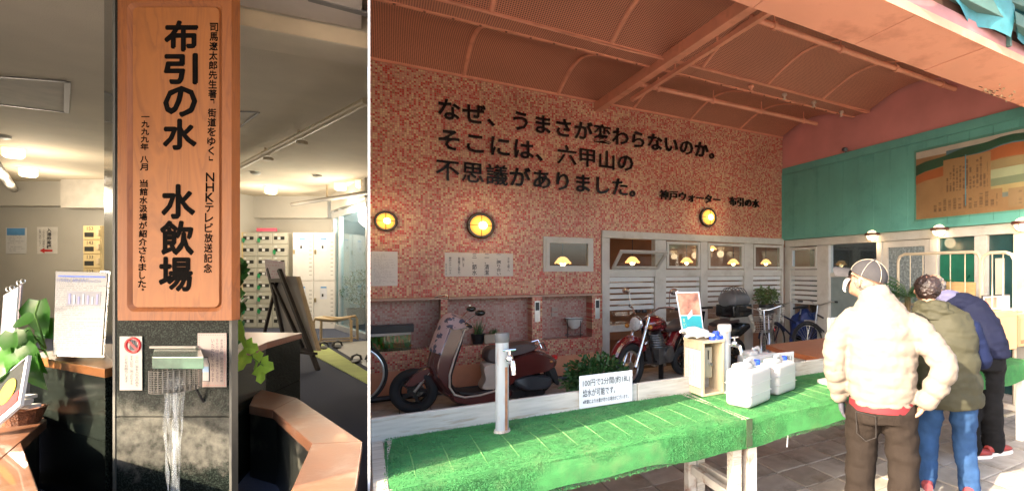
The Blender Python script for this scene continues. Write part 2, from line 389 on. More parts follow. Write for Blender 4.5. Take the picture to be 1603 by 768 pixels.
# --- white framed window wall beyond the mosaic
ww = yroot('window_wall', 'white painted timber window wall with slatted lower panes below the mosaic', 'window')
wx0 = wx_r; FZ = ZW
def wz(py, px=1000): return ry(px, py, -.02).z
def wxx(px, y=0): return ry(px, 425, y).x
posts = [(941, 953), (1024, 1041), (1095, 1106), (1163, 1177), (1222, 1226)]
head = MB().box((wx0, -.05, FZ-.11), (0, .10, FZ)); head.build('head_beam', paint_white, ww, bevel=.006)
for a, b in posts:
    MB().box((wxx(a), -.04, 0), (min(wxx(b), -.005), .1, FZ-.112)).build('post', paint_white, ww, bevel=.005)
glass = glassmat('window_glass')
bays = [(953, 1024), (1041, 1095), (1106, 1163), (1177, 1222)]
ztr = 1.55+(425-424)/FPX*8; zu0, zu1 = 1.60, FZ-.13; zs0, zs1 = .96, 1.47
for k, (a, b) in enumerate(bays):
    xa, xb = wxx(a), wxx(b)
    MB().box((xa, -.03, 1.47), (xb, .09, 1.585)).build('transom', paint_white, ww, bevel=.004)
    MB().box((xa, -.03, .62), (xb, .09, .72)).build('bottom_rail', paint_white, ww, bevel=.004)
    fr = .045
    if k == 0:   # top-hung sash swung open
        hinge = (zu0+.01)
        t = math.radians(52)
        sash = MB()
        H = zu1-zu0-.02
        def sp(x, h, d): return (x, -.03-(H-h)*0-math.sin(t)*h-d*math.cos(t), hinge+.30-.30+math.cos(t)*h-d*math.sin(t))
        def sbox(x0, x1, h0, h1):
            v = [sp(x, h, d) for d in (0, .03) for (x, h) in ((x0, h0), (x1, h0), (x1, h1), (x0, h1))]
            sash.add(v, [(0,1,2,3),(7,6,5,4),(0,4,5,1),(1,5,6,2),(2,6,7,3),(3,7,4,0)])
        x0, x1 = xa+.03, xb+.05
        sbox(x0, x1, 0, fr); sbox(x0, x1, H-fr, H); sbox(x0, x0+fr, fr, H-fr); sbox(x1-fr, x1, fr, H-fr)
        s_ = sash.build('open_sash', paint_white, ww)
        MB().add([sp(x0+fr, fr, .015), sp(x1-fr, fr, .015), sp(x1-fr, H-fr, .015), sp(x0+fr, H-fr, .015)], [(0, 1, 2, 3)]).build('pane', glass, s_)
    else:
        xb2 = xb if k < 2 else xb
        w = MB(); x0, x1 = xa+.01, xb2-.01
        w.box((x0, -.045, zu0), (x1, .02, zu0+fr)); w.box((x0, -.045, zu1-fr), (x1, .02, zu1)); w.box((x0, -.045, zu0+fr), (x0+fr, .02, zu1-fr)); w.box((x1-fr, -.045, zu0+fr), (x1, .02, zu1-fr))
        s_ = w.build('sash', paint_white, ww, bevel=.004)
        MB().box((x0+fr, -.012, zu0+fr), (x1-fr, -.008, zu1-fr)).build('pane', glass, s_)
    n = 6; slat_w = M('slat_white', (.60, .60, .58), .45, var=.05)
    for i in range(n):
        z = zs0+.02+(zs1-.06-zs0)*i/(n-1)
        MB().cbox(((xa+xb)/2, .012, z), (xb-xa-.004, .012, .062)).build('slat', slat_w, ww)
    MB().box((xa, .05, .72), (xb, .054, 1.47)).build('pane', glass, ww)
# small window set in the mosaic
sw = yroot('mosaic_window', 'small white framed window set in the mosaic wall with lamp inside', 'window')
f = MB(); fw = .035
for (x0, x1, z0, z1, y0, w) in ((wa.x+.001, wb.x-.001, wb.z+.001, wa.z-.001, -.025, .035), (wa.x+.036, wb.x-.036, wb.z+.036, wa.z-.036, -.04, .05)):
    f.box((x0, y0, z0), (x1, .05, z0+w)); f.box((x0, y0, z1-w), (x1, .05, z1)); f.box((x0, y0, z0+w), (x0+w, .05, z1-w)); f.box((x1-w, y0, z0+w), (x1, .05, z1-w))
f.build('frame', paint_white, sw); MB().box((wa.x+.08, 0, wb.z+.08), (wb.x-.08, .004, wa.z-.08)).build('pane', glass, sw)

# --- the tea room behind the windows
cr = struct(yroot('room_shell', None, None)); cr['kind'] = 'structure'
brown = M('room_brown', (.20, .08, .03), .6, var=.25, scale=1.5)
MB().box((-5.6, 3.2, 0), (.6, 3.3, 2.6)).build('wall_back', brown, cr)
MB().box((-5.6, .17, 0), (-5.5, 3.2, 2.6)).build('wall_left', brown, cr); MB().box((5.5, .17, 0), (5.6, 3.2, 2.6)).build('wall_right', brown, cr)
MB().box((-5.6, .17, 2.45), (5.6, 3.2, 2.5)).build('ceiling', M('room_ceiling', (.32, .2, .11), .7), cr)
MB().box((-5.6, .17, .0), (5.6, 3.2, .03)).build('floor', M('room_floor', (.13, .06, .03), .4), cr)
MB().box((.5, 3.2, 0), (5.6, 3.3, 2.6)).build('wall_back', brown, cr)

# --- teal wall with pink upper part and glazed doors below
tw = yroot('teal_wall', 'teal boarded upper wall below a dusky pink gable, above white glazed doors', 'wall')
teal = M('teal_paint', (.115, .36, .30), .5, var=.1, scale=2.5, bump=.1, bscale=30, dirt=(.04, .2, .17), dscale=2, damt=.4)
pink = M('pink_paint', (.62, .25, .23), .6, var=.12, scale=1.6, bump=.1, bscale=40)
YE = -6.6
for k in range(22):
    y0 = -k*.30; MB().box((.0, y0-.296, ZW+.02), (.06, y0, 3.40)).build('board', teal, tw, bevel=.0015, seg=1)
MB().box((-.02, -.035, ZW+.02), (-.001, -.0005, 3.40)).build('corner_trim', teal, tw)
MB().box((-.012, YE, 3.404), (.06, 0, 3.53)).build('top_trim', teal, tw, bevel=.004)
MB().box((.02, YE, 3.532), (.12, .16, 4.9)).build('upper_wall', pink, tw)
MB().box((-.02, YE, ZW-.025), (.25, 0, ZW+.018)).build('soffit', teal, tw)
MB().box((.05, YE, ZW-.16), (.2, -.02, ZW-.028)).build('head_beam', paint_white, tw, bevel=.005)
dposts = [(1228, 1237), (1279, 1297), (1372, 1380), (1455, 1468), (1525, 1545), (1586, 1610)]
def tyy(px, x=.06): return rx(px, 425, x).y
for a, b in dposts:
    MB().box((.06, tyy(a), 0), (.18, tyy(b), ZW-.162)).build('post', paint_white, tw, bevel=.005)
frost = M('frosted_glass', (.20, .24, .25), .25, var=.3, scale=30, spec=.6)
dark_gl = M('dark_teal_glass', (.012, .05, .055), .08, var=.2, spec=.8)
grn_gl = M('green_panel', (.01, .12, .075), .3, var=.2)
ya, yb = tyy(1297), tyy(1372)
MB().box((.10, ya, 1.46), (.16, yb, 1.53)).build('transom', paint_white, tw)
MB().box((.12, ya, 1.53), (.125, yb, ZW-.162)).build('pane', glass, tw); MB().box((.12, ya, .0), (.125, yb, 1.46)).build('pane', M('pale_panel', (.20, .25, .25), .35), tw)
yc, yd = tyy(1380), tyy(1455)
dr = MB(); dr.box((.08, yc, ZW-.26), (.13, yd, ZW-.165)); dr.box((.08, yc, 0), (.13, yc-.10, ZW-.26)); dr.box((.08, yd+.09, 0), (.13, yd, ZW-.26)); dr.box((.08, yc-.1, 0), (.13, yd+.09, .25))
dr.build('door_frame', paint_white, tw, bevel=.004); MB().box((.10, yc-.1, .25), (.105, yd+.09, ZW-.26)).build('pane', frost, tw)
MB().box((.115, tyy(1468), 0), (.12, tyy(1525), ZW-.162)).build('pane', dark_gl, tw)
MB().box((.09, tyy(1470), .9), (.113, tyy(1523), 1.78)).build('green_blind', grn_gl, tw)
MB().box((.115, tyy(1545), 0), (.12, tyy(1586), ZW-.162)).build('pane', dark_gl, tw)
MB().box((.09, tyy(1556), 1.15), (.113, tyy(1569), 1.72)).build('door_notice', M('cream_paper', (.5, .48, .38), .7), tw)
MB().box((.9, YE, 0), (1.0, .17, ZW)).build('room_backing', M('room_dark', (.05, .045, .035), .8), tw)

# a last slatted bay turns the corner below the teal wall
y5, y6 = tyy(1237), tyy(1279)
MB().box((.07, y6, 1.47), (.17, y5, 1.585)).build('transom', paint_white, tw, bevel=.004); MB().box((.07, y6, .55), (.17, y5, .66)).build('bottom_rail', paint_white, tw, bevel=.004)
sb_ = MB(); zu1_ = ZW-.18; sb_.box((.055, y6+.01, 1.6), (.12, y5-.01, 1.645)); sb_.box((.055, y6+.01, zu1_-.045), (.12, y5-.01, zu1_)); sb_.box((.055, y6+.01, 1.645), (.12, y6+.055, zu1_-.045)); sb_.box((.055, y5-.055, 1.645), (.12, y5-.01, zu1_-.045))
s5 = sb_.build('sash', paint_white, tw, bevel=.004); MB().box((.09, y6+.055, 1.645), (.094, y5-.055, zu1_-.045)).build('pane', glass, s5)
for i in range(6): MB().cbox((.10, (y5+y6)/2, .98+.09*i), (.012, y5-y6-.004, .062)).build('slat', slat_w, tw)
MB().box((.14, y6, .66), (.144, y5, 1.47)).build('pane', glass, tw)
# --- the scalloped perforated roof
def perf(name, col, hole=.30, pitch=.022):
    if name in MATS: return MATS[name]
    m = bpy.data.materials.new(name); m.use_nodes = True; N, L = nodes_of(m); b = N['Principled BSDF']
    tc = N.new('ShaderNodeTexCoord'); sp = N.new('ShaderNodeSeparateXYZ'); L.new(tc.outputs['Object'], sp.inputs[0])
    fx = mth(N, L, 'SUBTRACT', mth(N, L, 'FRACT', mth(N, L, 'MULTIPLY', sp.outputs[0], 1/pitch)), .5)
    fy = mth(N, L, 'SUBTRACT', mth(N, L, 'FRACT', mth(N, L, 'MULTIPLY', sp.outputs[1], 1/pitch)), .5)
    d = mth(N, L, 'SQRT', mth(N, L, 'ADD', mth(N, L, 'MULTIPLY', fx, fx), mth(N, L, 'MULTIPLY', fy, fy)))
    h = mth(N, L, 'LESS_THAN', d, hole)
    nz = N.new('ShaderNodeTexNoise'); nz.inputs['Scale'].default_value = 1.3; nz.inputs['Detail'].default_value = 6; L.new(tc.outputs['Object'], nz.inputs[0])
    c = ramp(N, L, nz.outputs[0], [(.3, tuple(x*.82 for x in col)), (.7, col)])
    mx = N.new('ShaderNodeMixRGB'); L.new(h, mx.inputs[0]); L.new(c, mx.inputs[1]); mx.inputs[2].default_value = (.05, .022, .016, 1)
    L.new(mx.outputs[0], b.inputs['Base Color']); b.inputs['Roughness'].default_value = .55
    MATS[name] = m; return m
ORANGE = (.62, .25, .16)
perf_m = perf('perforated_sheet', ORANGE)
or_m = M('orange_steel', (.70, .29, .185), .5, var=.1, scale=3, dirt=(.32, .11, .06), dscale=4, damt=.4)
roof = yroot('vaulted_roof', 'orange roof of shallow scalloped vaults in perforated sheet with steel ribs', 'roof')
XR0, XR1 = -13.0, .05
def vault(y0, y1, z0, z1, rise):
    def zf(t): return z0+(z1-z0)*t+rise*math.sin(math.pi*t)
    return zf
V = [(0., -1.70, 4.13, 4.08, .20), (-2.02, -3.62, 4.08, 4.06, .20), (-3.94, -5.06, 4.06, 4.0, .12)]
ribx = [-.02, -1.05, -2.1, -3.15, -4.35, -5.6, -6.75, -8.0, -9.2, -10.5, -13.0]
for y0, y1, z0, z1, rise in V:
    zf = vault(y0, y1, z0, z1, rise)
    for xa, xb in zip(ribx[1:], ribx[:-1]):
        def fn(s, t): return (xa+.012+(xb-xa-.024)*s, y0+(y1-y0)*t, zf(t))
        mb = MB().grid(fn, 1, 14); mb.grid(lambda s, t: (fn(s, t)[0], fn(s, t)[1], fn(s, t)[2]+.02), 1, 14)
        mb.build('perforated_panel', perf_m, roof, smooth=True)
    for x in ribx[1:-1]:
        MB().tube([(x, y0+(y1-y0)*i/14, zf(i/14)-.008) for i in range(15)], .024, 6, flat=.5).build('rib', or_m, roof, smooth=True)
for ya, yb, z in ((-1.70, -2.02, 4.075), (-3.62, -3.94, 4.055)):
    for xa, xb in zip(ribx[1:], ribx[:-1]):
        MB().box((xa+.002, yb+.03, z), (xb-.002, ya-.03, z+.012)).build('valley_strip', perf_m, roof)
    MB().box((XR0, ya-.03, z-.012), (XR1-.05, ya+.012, z+.03)).build('edge_angle', or_m, roof); MB().box((XR0, yb-.012, z-.012), (XR1-.05, yb+.03, z+.03)).build('edge_angle', or_m, roof)
MB().box((XR0, -.03, ZC-.04), (-.01, -.002, ZC-.005)).build('edge_angle', or_m, roof)
MB().box((XR0, -5.2, 4.5), (XR1+.1, .4, 4.56)).build('roof_deck', M('roof_deck', (.12, .1, .09), .9), roof)
MB().bar((-3.75, 0, 4.04), (-3.56, -4.6, 4.04), .10, .13).build('tie_beam', or_m, roof, bevel=.006)
MB().bar((-3.56, -.84, 3.95), (-3.44, -4.5, 3.95), .05, .05).build('hanging_rail', or_m, roof)
for y in (-1.2, -2.0, -2.9, -3.7):
    MB().cyl((-3.53, y, 3.96), (-3.53, y, 4.1), .012, n=6).build('rail_hanger', or_m, roof)
for (y, z, xa, xb) in ((-3.42, 3.99, -3.5, -.03), (-1.18, 4.05, -3.62, -.3)):
    pp = thing('sprinkler_pipe', 'orange painted pipe with brass clips running under the %s roof vault' % ('outer' if y < -2 else 'inner'), 'pipe', CORNER, RA)
    MB().tube([(xa, y, z), (xb, y, z)], .032, 10).build('pipe', or_m, pp, smooth=True)
    for x in np.linspace(xa+.3, xb-.3, 4): MB().lathe([(.045, -.02), (.045, .02)], (x, y, z), 'x', 10).build('clamp', or_m, pp); MB().cyl((x, y, z), (x, y, z+.15), .008, n=6).build('hanger', or_m, pp)
for k, (px, py) in enumerate(((1176, 138), (1228, 151), (1274, 163), (1317, 178))):
    p = rz(px, py, 4.03); s = thing('roof_sprinkler', ('orange sprinkler nearest the hanging rail under the roof valley', 'pale sprinkler next to the orange one under the roof valley', 'pale sprinkler between another pale one and the steel one', 'steel sprinkler closest to the pink gable under the roof valley')[k], 'sprinkler', W(p.x, p.y, 4.0), RA, 'sprinkler heads along the valley strip')
    MB().lathe([(.035, .07), (.04, .045), (.02, .03), (.012, 0), (.03, -.008), (.03, -.012)], (0, 0, 0), 'z', 10).build('head', or_m if k == 0 else M('pale_metal', (.5, .35, .28), .4), s, smooth=True)
MB().tube([(-6.2, -2.06, 4.05), (-4.2, -2.05, 4.03), (-2.4, -2.07, 4.05), (-.1, -2.05, 4.03)], .009, 6).build('conduit', or_m, roof)
for k in range(26):
    xb_ = -.4-k*.25; MB().lathe([(.012, 0), (.012, -.012)], (xb_, -1.72, 4.062), 'z', 6).build('bolt', M('bolt_rust', (.25, .10, .06), .7), roof)
# --- fascia beam with its loose soffit panels
fas = yroot('fascia_beam', 'deep orange fascia beam with cracked soffit panels and flaking edges', 'beam')
pan_m = M('orange_panel', (.74, .32, .21), .55, var=.07, scale=2, bump=.06, bscale=30, dirt=(.36, .12, .07), dscale=2, damt=.5)
FZB = 3.30; FY0, FY1 = -4.57, -5.10
xs = [.6, -.14, -.88, -1.7, -2.5, -3.4, -4.4, -5.4, -6.4]
for a, b in zip(xs[1:], xs[:-1]):
    MB().box((a+.003, FY1, FZB+rt.uniform(0, .006)), (b-.003, FY0, FZB+.03)).build('soffit_panel', pan_m, fas, bevel=.002, seg=1)
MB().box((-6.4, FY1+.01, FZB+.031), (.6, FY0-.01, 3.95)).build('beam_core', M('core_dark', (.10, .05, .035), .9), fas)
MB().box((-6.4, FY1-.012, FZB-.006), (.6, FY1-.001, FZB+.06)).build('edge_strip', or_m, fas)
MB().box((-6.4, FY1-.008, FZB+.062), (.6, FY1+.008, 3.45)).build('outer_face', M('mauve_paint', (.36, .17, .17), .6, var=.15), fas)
fl = MB(); rf = random.Random(5)
fl_m = M('flaking_paint', (.52, .36, .22), .8, var=.3, scale=60)
for k in range(46):
    if k < 24: x, y = -1.42+rf.gauss(0, .16), FY0-abs(rf.gauss(.02, .07))
    else: x, y = rf.uniform(-.9, .5), FY0-abs(rf.gauss(0, .03))
    s = rf.uniform(.012, .035); a = rf.uniform(0, 6.28); n = Vector((math.cos(a)*s, math.sin(a)*s, -rf.uniform(0, .02)))
    t = Vector((-math.sin(a)*s*.4, math.cos(a)*s*.4, -rf.uniform(0, .012))); p = Vector((x, y, FZB-.002))
    fl.add([p-t, p+n, p+t, p-n*.3+Vector((0, 0, -.004))], [(0, 1, 2, 3)])
fl.build('paint_flakes', fl_m, fas, fix=False)
dk = M('crack_dark', (.05, .02, .015), .9)
ck = MB()
for k in range(14):
    x, y = -1.42+rf.gauss(0, .13), FY0-abs(rf.gauss(.03, .06)); L_ = rf.uniform(.02, .07); a = rf.uniform(-.5, .9)
    ck.cbox((x, y, FZB-.0015), (L_, .008, .002))
ck.build('cracks', dk, fas)
# --- outer canopy of teal steel and sheet
cv = yroot('outer_canopy', 'weathered turquoise steel canopy with buckled sheets outside the orange fascia', 'canopy')
tq = M('turquoise_sheet', (.045, .20, .24), .5, var=.2, scale=3, dirt=(.03, .10, .11), dscale=4, damt=.7)
tq2 = M('turquoise_steel', (.075, .15, .135), .5, var=.12, dirt=(.12, .06, .03), dscale=7, damt=.5)
rust = M('rust', (.09, .03, .012), .9, var=.4, scale=30)
def corr(u, v):
    x = -3.2+u*4.2; y = FY1-.03-v*1.0
    return (x, y, 3.86+.30*v+.05*math.sin(x*9)+.03*math.sin(7*v+x*3))
cm = MB().grid(corr, 40, 8); cm.build('roof_sheet', tq, cv, smooth=True)
def buck(x0, x1, zlo, zhi, off, ph):
    def fn(u, v):
        x = x0+u*(x1-x0); low = zlo+.035*math.sin(u*5.2+ph)+.015*math.sin(u*17+ph)
        return (x, FY1-off-.05*math.sin(v*3.1+u*7+ph)-.04*v-.03*abs(math.sin(u*9+ph)), low+(zhi-low)*v)
    return fn
for k, (x0, x1, zlo, zhi, off) in enumerate(((-3.6, -2.3, 3.44, 3.95, .04), (-2.32, -1.25, 3.42, 3.95, .06), (-1.2, -.1, 3.37, 3.88, .05), (-.12, .9, 3.38, 3.9, .08))):
    MB().grid(buck(x0, x1, zlo, zhi, off, k*1.9), 14, 8).build('hanging_sheet', tq, cv, smooth=(k % 2 == 0))
for pa_, pb_, w in (((1492, -14, 3.55), (1625, 52, 4.1), .075), ((1548, -14, 3.7), (1640, 24, 4.1), .05)):
    p, q = rD(*pa_), rD(*pb_); MB().bar(p, q, w, w*1.3).build('steel_beam', tq2, cv, bevel=.004)
MB().bar((-2.2, -5.125, 3.37), (-2.2, -5.125, 3.85), .03).build('drop_pipe', tq2, cv)
for k in range(7):
    p = Vector((-1.2+rf.gauss(0, .10), FY1-.10-abs(rf.gauss(0, .04)), 3.53+rf.gauss(0, .05))); MB().add([p, p+Vector((.06, .01, .03)), p+Vector((.07, 0, -.05)), p+Vector((.01, -.02, -.04))], [(0, 1, 2, 3)]).build('rust_flake', rust, cv)
# ================================================================ the hall on the left
wall_m = M('hall_wall_paint', (.46, .44, .39), .75, var=.05, scale=2, bump=.08, bscale=200)
ceil_m = M('hall_ceiling_paint', (.52, .455, .345), .85, var=.10, scale=1.5, bump=.5, bscale=130)
beam_m = M('hall_beam_paint', (.56, .49, .38), .8, var=.06, bump=.2, bscale=120)
# added divider between hall and yard, seen end on
PR = (577.6-PPX)/FPX
pd = Vector((PR, 1, 0)).normalized(); pn = Vector((pd.y, -pd.x, 0))
P0 = Vector((PR*1.87, 1.87, 0)); P1 = Vector((PR*16, 16, 0))  # near end placed so its edge casts the table's shadow line
t = .0036
div_m = M('divider_white', (.82, .81, .79), .6, var=.02)
div_w = struct(MB().prism([P0-pn*t, P1-pn*t, P1+pn*t, P0+pn*t], (0, 0, 4.9)).build('added_divider', div_m))
def pline(y, off=.012): return (PR*y-off, y)
# floor slab
carpet = bpy.data.materials.new('navy_carpet'); carpet.use_nodes = True; N, L = nodes_of(carpet); b = N['Principled BSDF']
tc = N.new('ShaderNodeTexCoord'); v = N.new('ShaderNodeTexVoronoi'); v.inputs['Scale'].default_value = 22; v.inputs['Randomness'].default_value = .05; L.new(tc.outputs['Object'], v.inputs[0])
nz = N.new('ShaderNodeTexNoise'); nz.inputs['Scale'].default_value = 300; L.new(tc.outputs['Object'], nz.inputs[0])
f = mth(N, L, 'ADD', v.outputs['Distance'], mth(N, L, 'MULTIPLY_ADD', nz.outputs[0], .3, -.15))
L.new(ramp(N, L, f, [(.10, (.24, .25, .29)), (.2, (.060, .072, .115)), (.5, (.050, .060, .10))]), b.inputs['Base Color']); b.inputs['Roughness'].default_value = .95
bp = N.new('ShaderNodeBump'); bp.inputs['Strength'].default_value = .5; L.new(nz.outputs[0], bp.inputs['Height']); L.new(bp.outputs[0], b.inputs['Normal'])
QL = Vector((-3.6, -.4, 0)); QD = Vector((-.7095, .704, 0))
q1 = QL+QD*16.0
fp = [pline(1.1), pline(15.5), (-16, 15.5), (q1.x-.6, q1.y), (QL.x, QL.y), (-1.6, .7)]
floor_ = struct(MB().prism([(p[0], p[1], .01) for p in fp], (0, 0, FL-.01)).build('floor', carpet))
# ceiling: main slab, lower front bay and beam
HZ = 3.20
bA = hz(385, 42, 2.95); bB = hz(577.4, 77.5, 2.95); bC = hz(577.4, 106, 2.95); bD = hz(372, 72, 2.95)
ceil = struct(MB().prism([(p[0], p[1], HZ) for p in [pline(1.1), pline(11.1), (-15.2, 11.1), (q1.x-.2, q1.y), (QL.x, QL.y), (-1.6, .7)]], (0, 0, .2)).build('ceiling', ceil_m))
def ext(a, b_, k): return a+(a-b_)*k
bA2, bD2 = ext(bA, bB, .25), ext(bD, bC, .25)
hb = thing('ceiling_beam', 'ceiling beam with its daylit front painted lighter, running from the granite pillar to the partition', 'beam')
MB().prism([(p.x, p.y, 2.95) for p in (bA2, bB, bC, bD2)], (0, 0, HZ-2.952)).build('beam', beam_m, hb, bevel=.006)
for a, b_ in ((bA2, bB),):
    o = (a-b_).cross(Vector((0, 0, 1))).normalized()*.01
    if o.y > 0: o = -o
    MB().prism([(a.x, a.y, 2.953), (b_.x, b_.y, 2.953), (b_.x+o.x, b_.y+o.y, 2.953), (a.x+o.x, a.y+o.y, 2.953)], (0, 0, .095)).build('lit_front', M('lit_front_cream', (.62, .50, .34), .6, var=.08), hb)  # lighter strip paints daylight onto the beam's front face
low = struct(MB().prism([(p[0], p[1], 3.055) for p in [(bA2.x, bA2.y-.03), (bB.x-.02, bB.y-.04), pline(1.9, .02), pline(1.2), (-1.7, .8), (bA2.x-.1, bA2.y-.9)]], (0, 0, .14)).build('ceiling_bay', M('hall_bay_paint', (.47, .41, .36), .8, var=.06)))
MB().prism([(p.x, p.y, 3.048) for p in (hz(482, 2, 3.05), hz(577, 27, 3.05), hz(577, 21, 3.05), hz(482, -4, 3.05))], (0, 0, .012)).build('ceiling_groove', M('groove_dark', (.16, .15, .14), .8), low)
# unseen band added before the hall to keep sun off the upper pillar
lin = struct(MB().prism([QL, q1, q1+Vector((-.15, -.15, 0)), QL+Vector((-.15, -.15, 0))], (0, 0, HZ-2.34)).build('sun_block_band', wall_m)); lin.location.z = 2.34
qm = QL+QD*2.2
struct(MB().prism([qm, q1, q1+Vector((-.15, -.15, 0)), qm+Vector((-.15, -.15, 0))], (0, 0, 2.335)).build('sun_block_solid', wall_m))  # unseen solid stretch added to stop sun reaching the back walls
# back walls
D1w, D2w = 9.2, 10.95
xj = hD(280, 0, D1w).x
wb1 = struct(MB().box((-15, D1w, FL), (xj, D1w+.15, HZ)).build('wall_back_left', wall_m))
wb2 = struct(MB().box((xj-3, D2w, FL), (hD(523, 0, D2w).x, D2w+.15, HZ)).build('wall_back', wall_m))
struct(MB().box((xj-.15, D1w+.15, FL), (xj, D2w, HZ)).build('wall_return', wall_m))
hb2 = thing('wall_beam', 'pale boxed beam along the top of the wall with paper notices', 'beam')
MB().box((-14.5, D1w-.22, hD(100, 322, D1w-.2).z), (xj, D1w, HZ)).build('beam', wall_m, hb2); a = hD(95, 290, D1w-.4)
MB().box((a.x, D1w-.40, hD(100, 325, D1w-.4).z), (xj, D1w-.222, HZ)).build('boxed_duct', M('duct_paint', (.46, .43, .38), .7), hb2)
hb3 = thing('wall_beam', 'pale boxed beam along the top of the wall above the lockers', 'beam')
MB().box((xj-2, D2w-.2, hD(400, 341, D2w-.2).z), (hD(523, 0, D2w).x, D2w, HZ)).build('beam', wall_m, hb3)
# glazed end wall; court behind it made roofless so the sky lights it
gA = hz(523, 512, FL); gB = hz(577.2, 531, FL); gd = (gB-gA); glen = gd.length; gd.normalize()
gw = thing('glass_wall', 'tall glazed screen with pale steel frame at the end of the locker hall', 'window', gA, math.atan2(gd.y, gd.x))
alu = M('aluminium_frame', (.55, .57, .58), .35, .6, var=.05)
for x, w in ((0, .16), (.62, .06), (glen-.03, .05)):
    MB().box((x, -.04, 0), (x+w, .04, HZ-FL-.35)).build('mullion', alu, gw, bevel=.004)
for z, h in ((0, .10), (HZ-FL-.52, .12)):
    MB().box((0, -.045, z), (glen, .045, z+h)).build('rail', alu, gw, bevel=.004)
for a, b_ in ((.16, .62), (.68, glen-.03)):
    MB().box((a, -.004, .1), (b_, .004, HZ-FL-.52)).build('pane', glassmat('court_glass', (.78, .92, .97)), gw)
MB().box((0, -.06, HZ-FL-.35), (glen, .06, HZ-FL)).build('head_panel', wall_m, gw)
cw = M('court_wall', (.72, .80, .84), .8, var=.04)
struct(MB().box((hD(523, 0, D2w).x-.4, 14.2, 0), (PR*14.2-.02, 14.4, 3.0)).build('wall_court', cw))
struct(MB().prism([gA+gd*.05+Vector((0, .1, 0)), (hD(523, 0, D2w).x-.4, 14.2, FL), (hD(523, 0, D2w).x-.2, 14.2, FL), gA+gd*.1+Vector((0, .1, 0))], (0, 0, 2.8)).build('wall_court_side', cw))
# ================================================================ things in the hall
def fitmesh(o, x0, x1, y0, y1, mtx):       # scale a flat text mesh into a rectangle, then place it
    me = o.data; n = len(me.vertices)
    co = np.empty(n*3); me.vertices.foreach_get('co', co); co = co.reshape(-1, 3)
    mn, mx_ = co.min(0), co.max(0)
    for i, (a, b_) in enumerate(((x0, x1), (y0, y1))):
        s = (b_-a)/max(1e-6, mx_[i]-mn[i]); co[:, i] = a+(co[:, i]-mn[i])*s
    me.vertices.foreach_set('co', co.ravel()); me.transform(mtx); me.update(); return o
def ftext(body, mat, parent, x0, x1, y0, y1, mtx, vertical=False, bold=0, depth=.0006, name='lettering', heavy=0):
    o = text(name, body, 1.0, mat, None, None, depth=0, bold=bold, vertical=vertical)
    if heavy:
        fitmesh(o, x0+heavy, x1-heavy, y0+heavy, y1-heavy, Matrix.Identity(4)); embolden(o.data, heavy); o.data.transform(mtx)
    else: fitmesh(o, x0, x1, y0, y1, mtx)
    o.parent = parent; return o
def printmat(name, paper=(.62, .61, .58), ink=(.25, .25, .27), lines=40, axis='y', dens=.5, strength=.8, scale=60, glossy=.4, flat='x'):
    if name in MATS: return MATS[name]
    m = bpy.data.materials.new(name); m.use_nodes = True; N, L = nodes_of(m); b = N['Principled BSDF']
    tc = N.new('ShaderNodeTexCoord'); sp = N.new('ShaderNodeSeparateXYZ'); L.new(tc.outputs['Generated'], sp.inputs[0])
    ia, ib = {'y': (2, 0), 'x': (0, 2)}[axis]
    if flat == 'y': ia, ib = [{0: 1, 2: 2}[k] for k in (ia, ib)]
    s = mth(N, L, 'MULTIPLY', sp.outputs[ia], lines); row = mth(N, L, 'FLOOR', s); fr = mth(N, L, 'FRACT', s)
    inrow = mth(N, L, 'GREATER_THAN', fr, .42)
    cb = N.new('ShaderNodeCombineXYZ'); L.new(mth(N, L, 'FLOOR', mth(N, L, 'MULTIPLY', sp.outputs[ib], scale)), cb.inputs[0]); L.new(row, cb.inputs[1])
    wn_ = N.new('ShaderNodeTexWhiteNoise'); wn_.noise_dimensions = '2D'; L.new(cb.outputs[0], wn_.inputs[0])
    on = mth(N, L, 'LESS_THAN', wn_.outputs[0], dens)
    w2 = N.new('ShaderNodeTexWhiteNoise'); w2.noise_dimensions = '1D'; L.new(row, w2.inputs['W'])
    full = mth(N, L, 'LESS_THAN', sp.outputs[ib], mth(N, L, 'MULTIPLY_ADD', w2.outputs[0], .55, .42))
    mar = mth(N, L, 'MULTIPLY', mth(N, L, 'GREATER_THAN', sp.outputs[ib], .09), mth(N, L, 'LESS_THAN', sp.outputs[ib], .91))
    mar2 = mth(N, L, 'MULTIPLY', mth(N, L, 'GREATER_THAN', sp.outputs[ia], .06), mth(N, L, 'LESS_THAN', sp.outputs[ia], .93))
    f = mth(N, L, 'MULTIPLY', mth(N, L, 'MULTIPLY', on, inrow), mth(N, L, 'MULTIPLY', full, mth(N, L, 'MULTIPLY', mar, mar2)))
    mx = N.new('ShaderNodeMixRGB'); L.new(mth(N, L, 'MULTIPLY', f, strength), mx.inputs[0]); mx.inputs[1].default_value = (*paper, 1); mx.inputs[2].default_value = (*ink, 1)
    L.new(mx.outputs[0], b.inputs['Base Color']); b.inputs['Roughness'].default_value = glossy
    MATS[name] = m; return m
HX, HZv = Vector((1, 0, 0)), Vector((0, 0, 1))
DP = 2.40
def pX(px, D=DP): return (px-PPX)/FPX*D
def pZ(py, D=DP): return CAMZ+(HOR-py)/FPX*D
gran = granite('black_granite'); granw = granite('black_granite_wet', stain=True, rough=.28); trim = M('pillar_trim', (.07, .066, .055), .6)
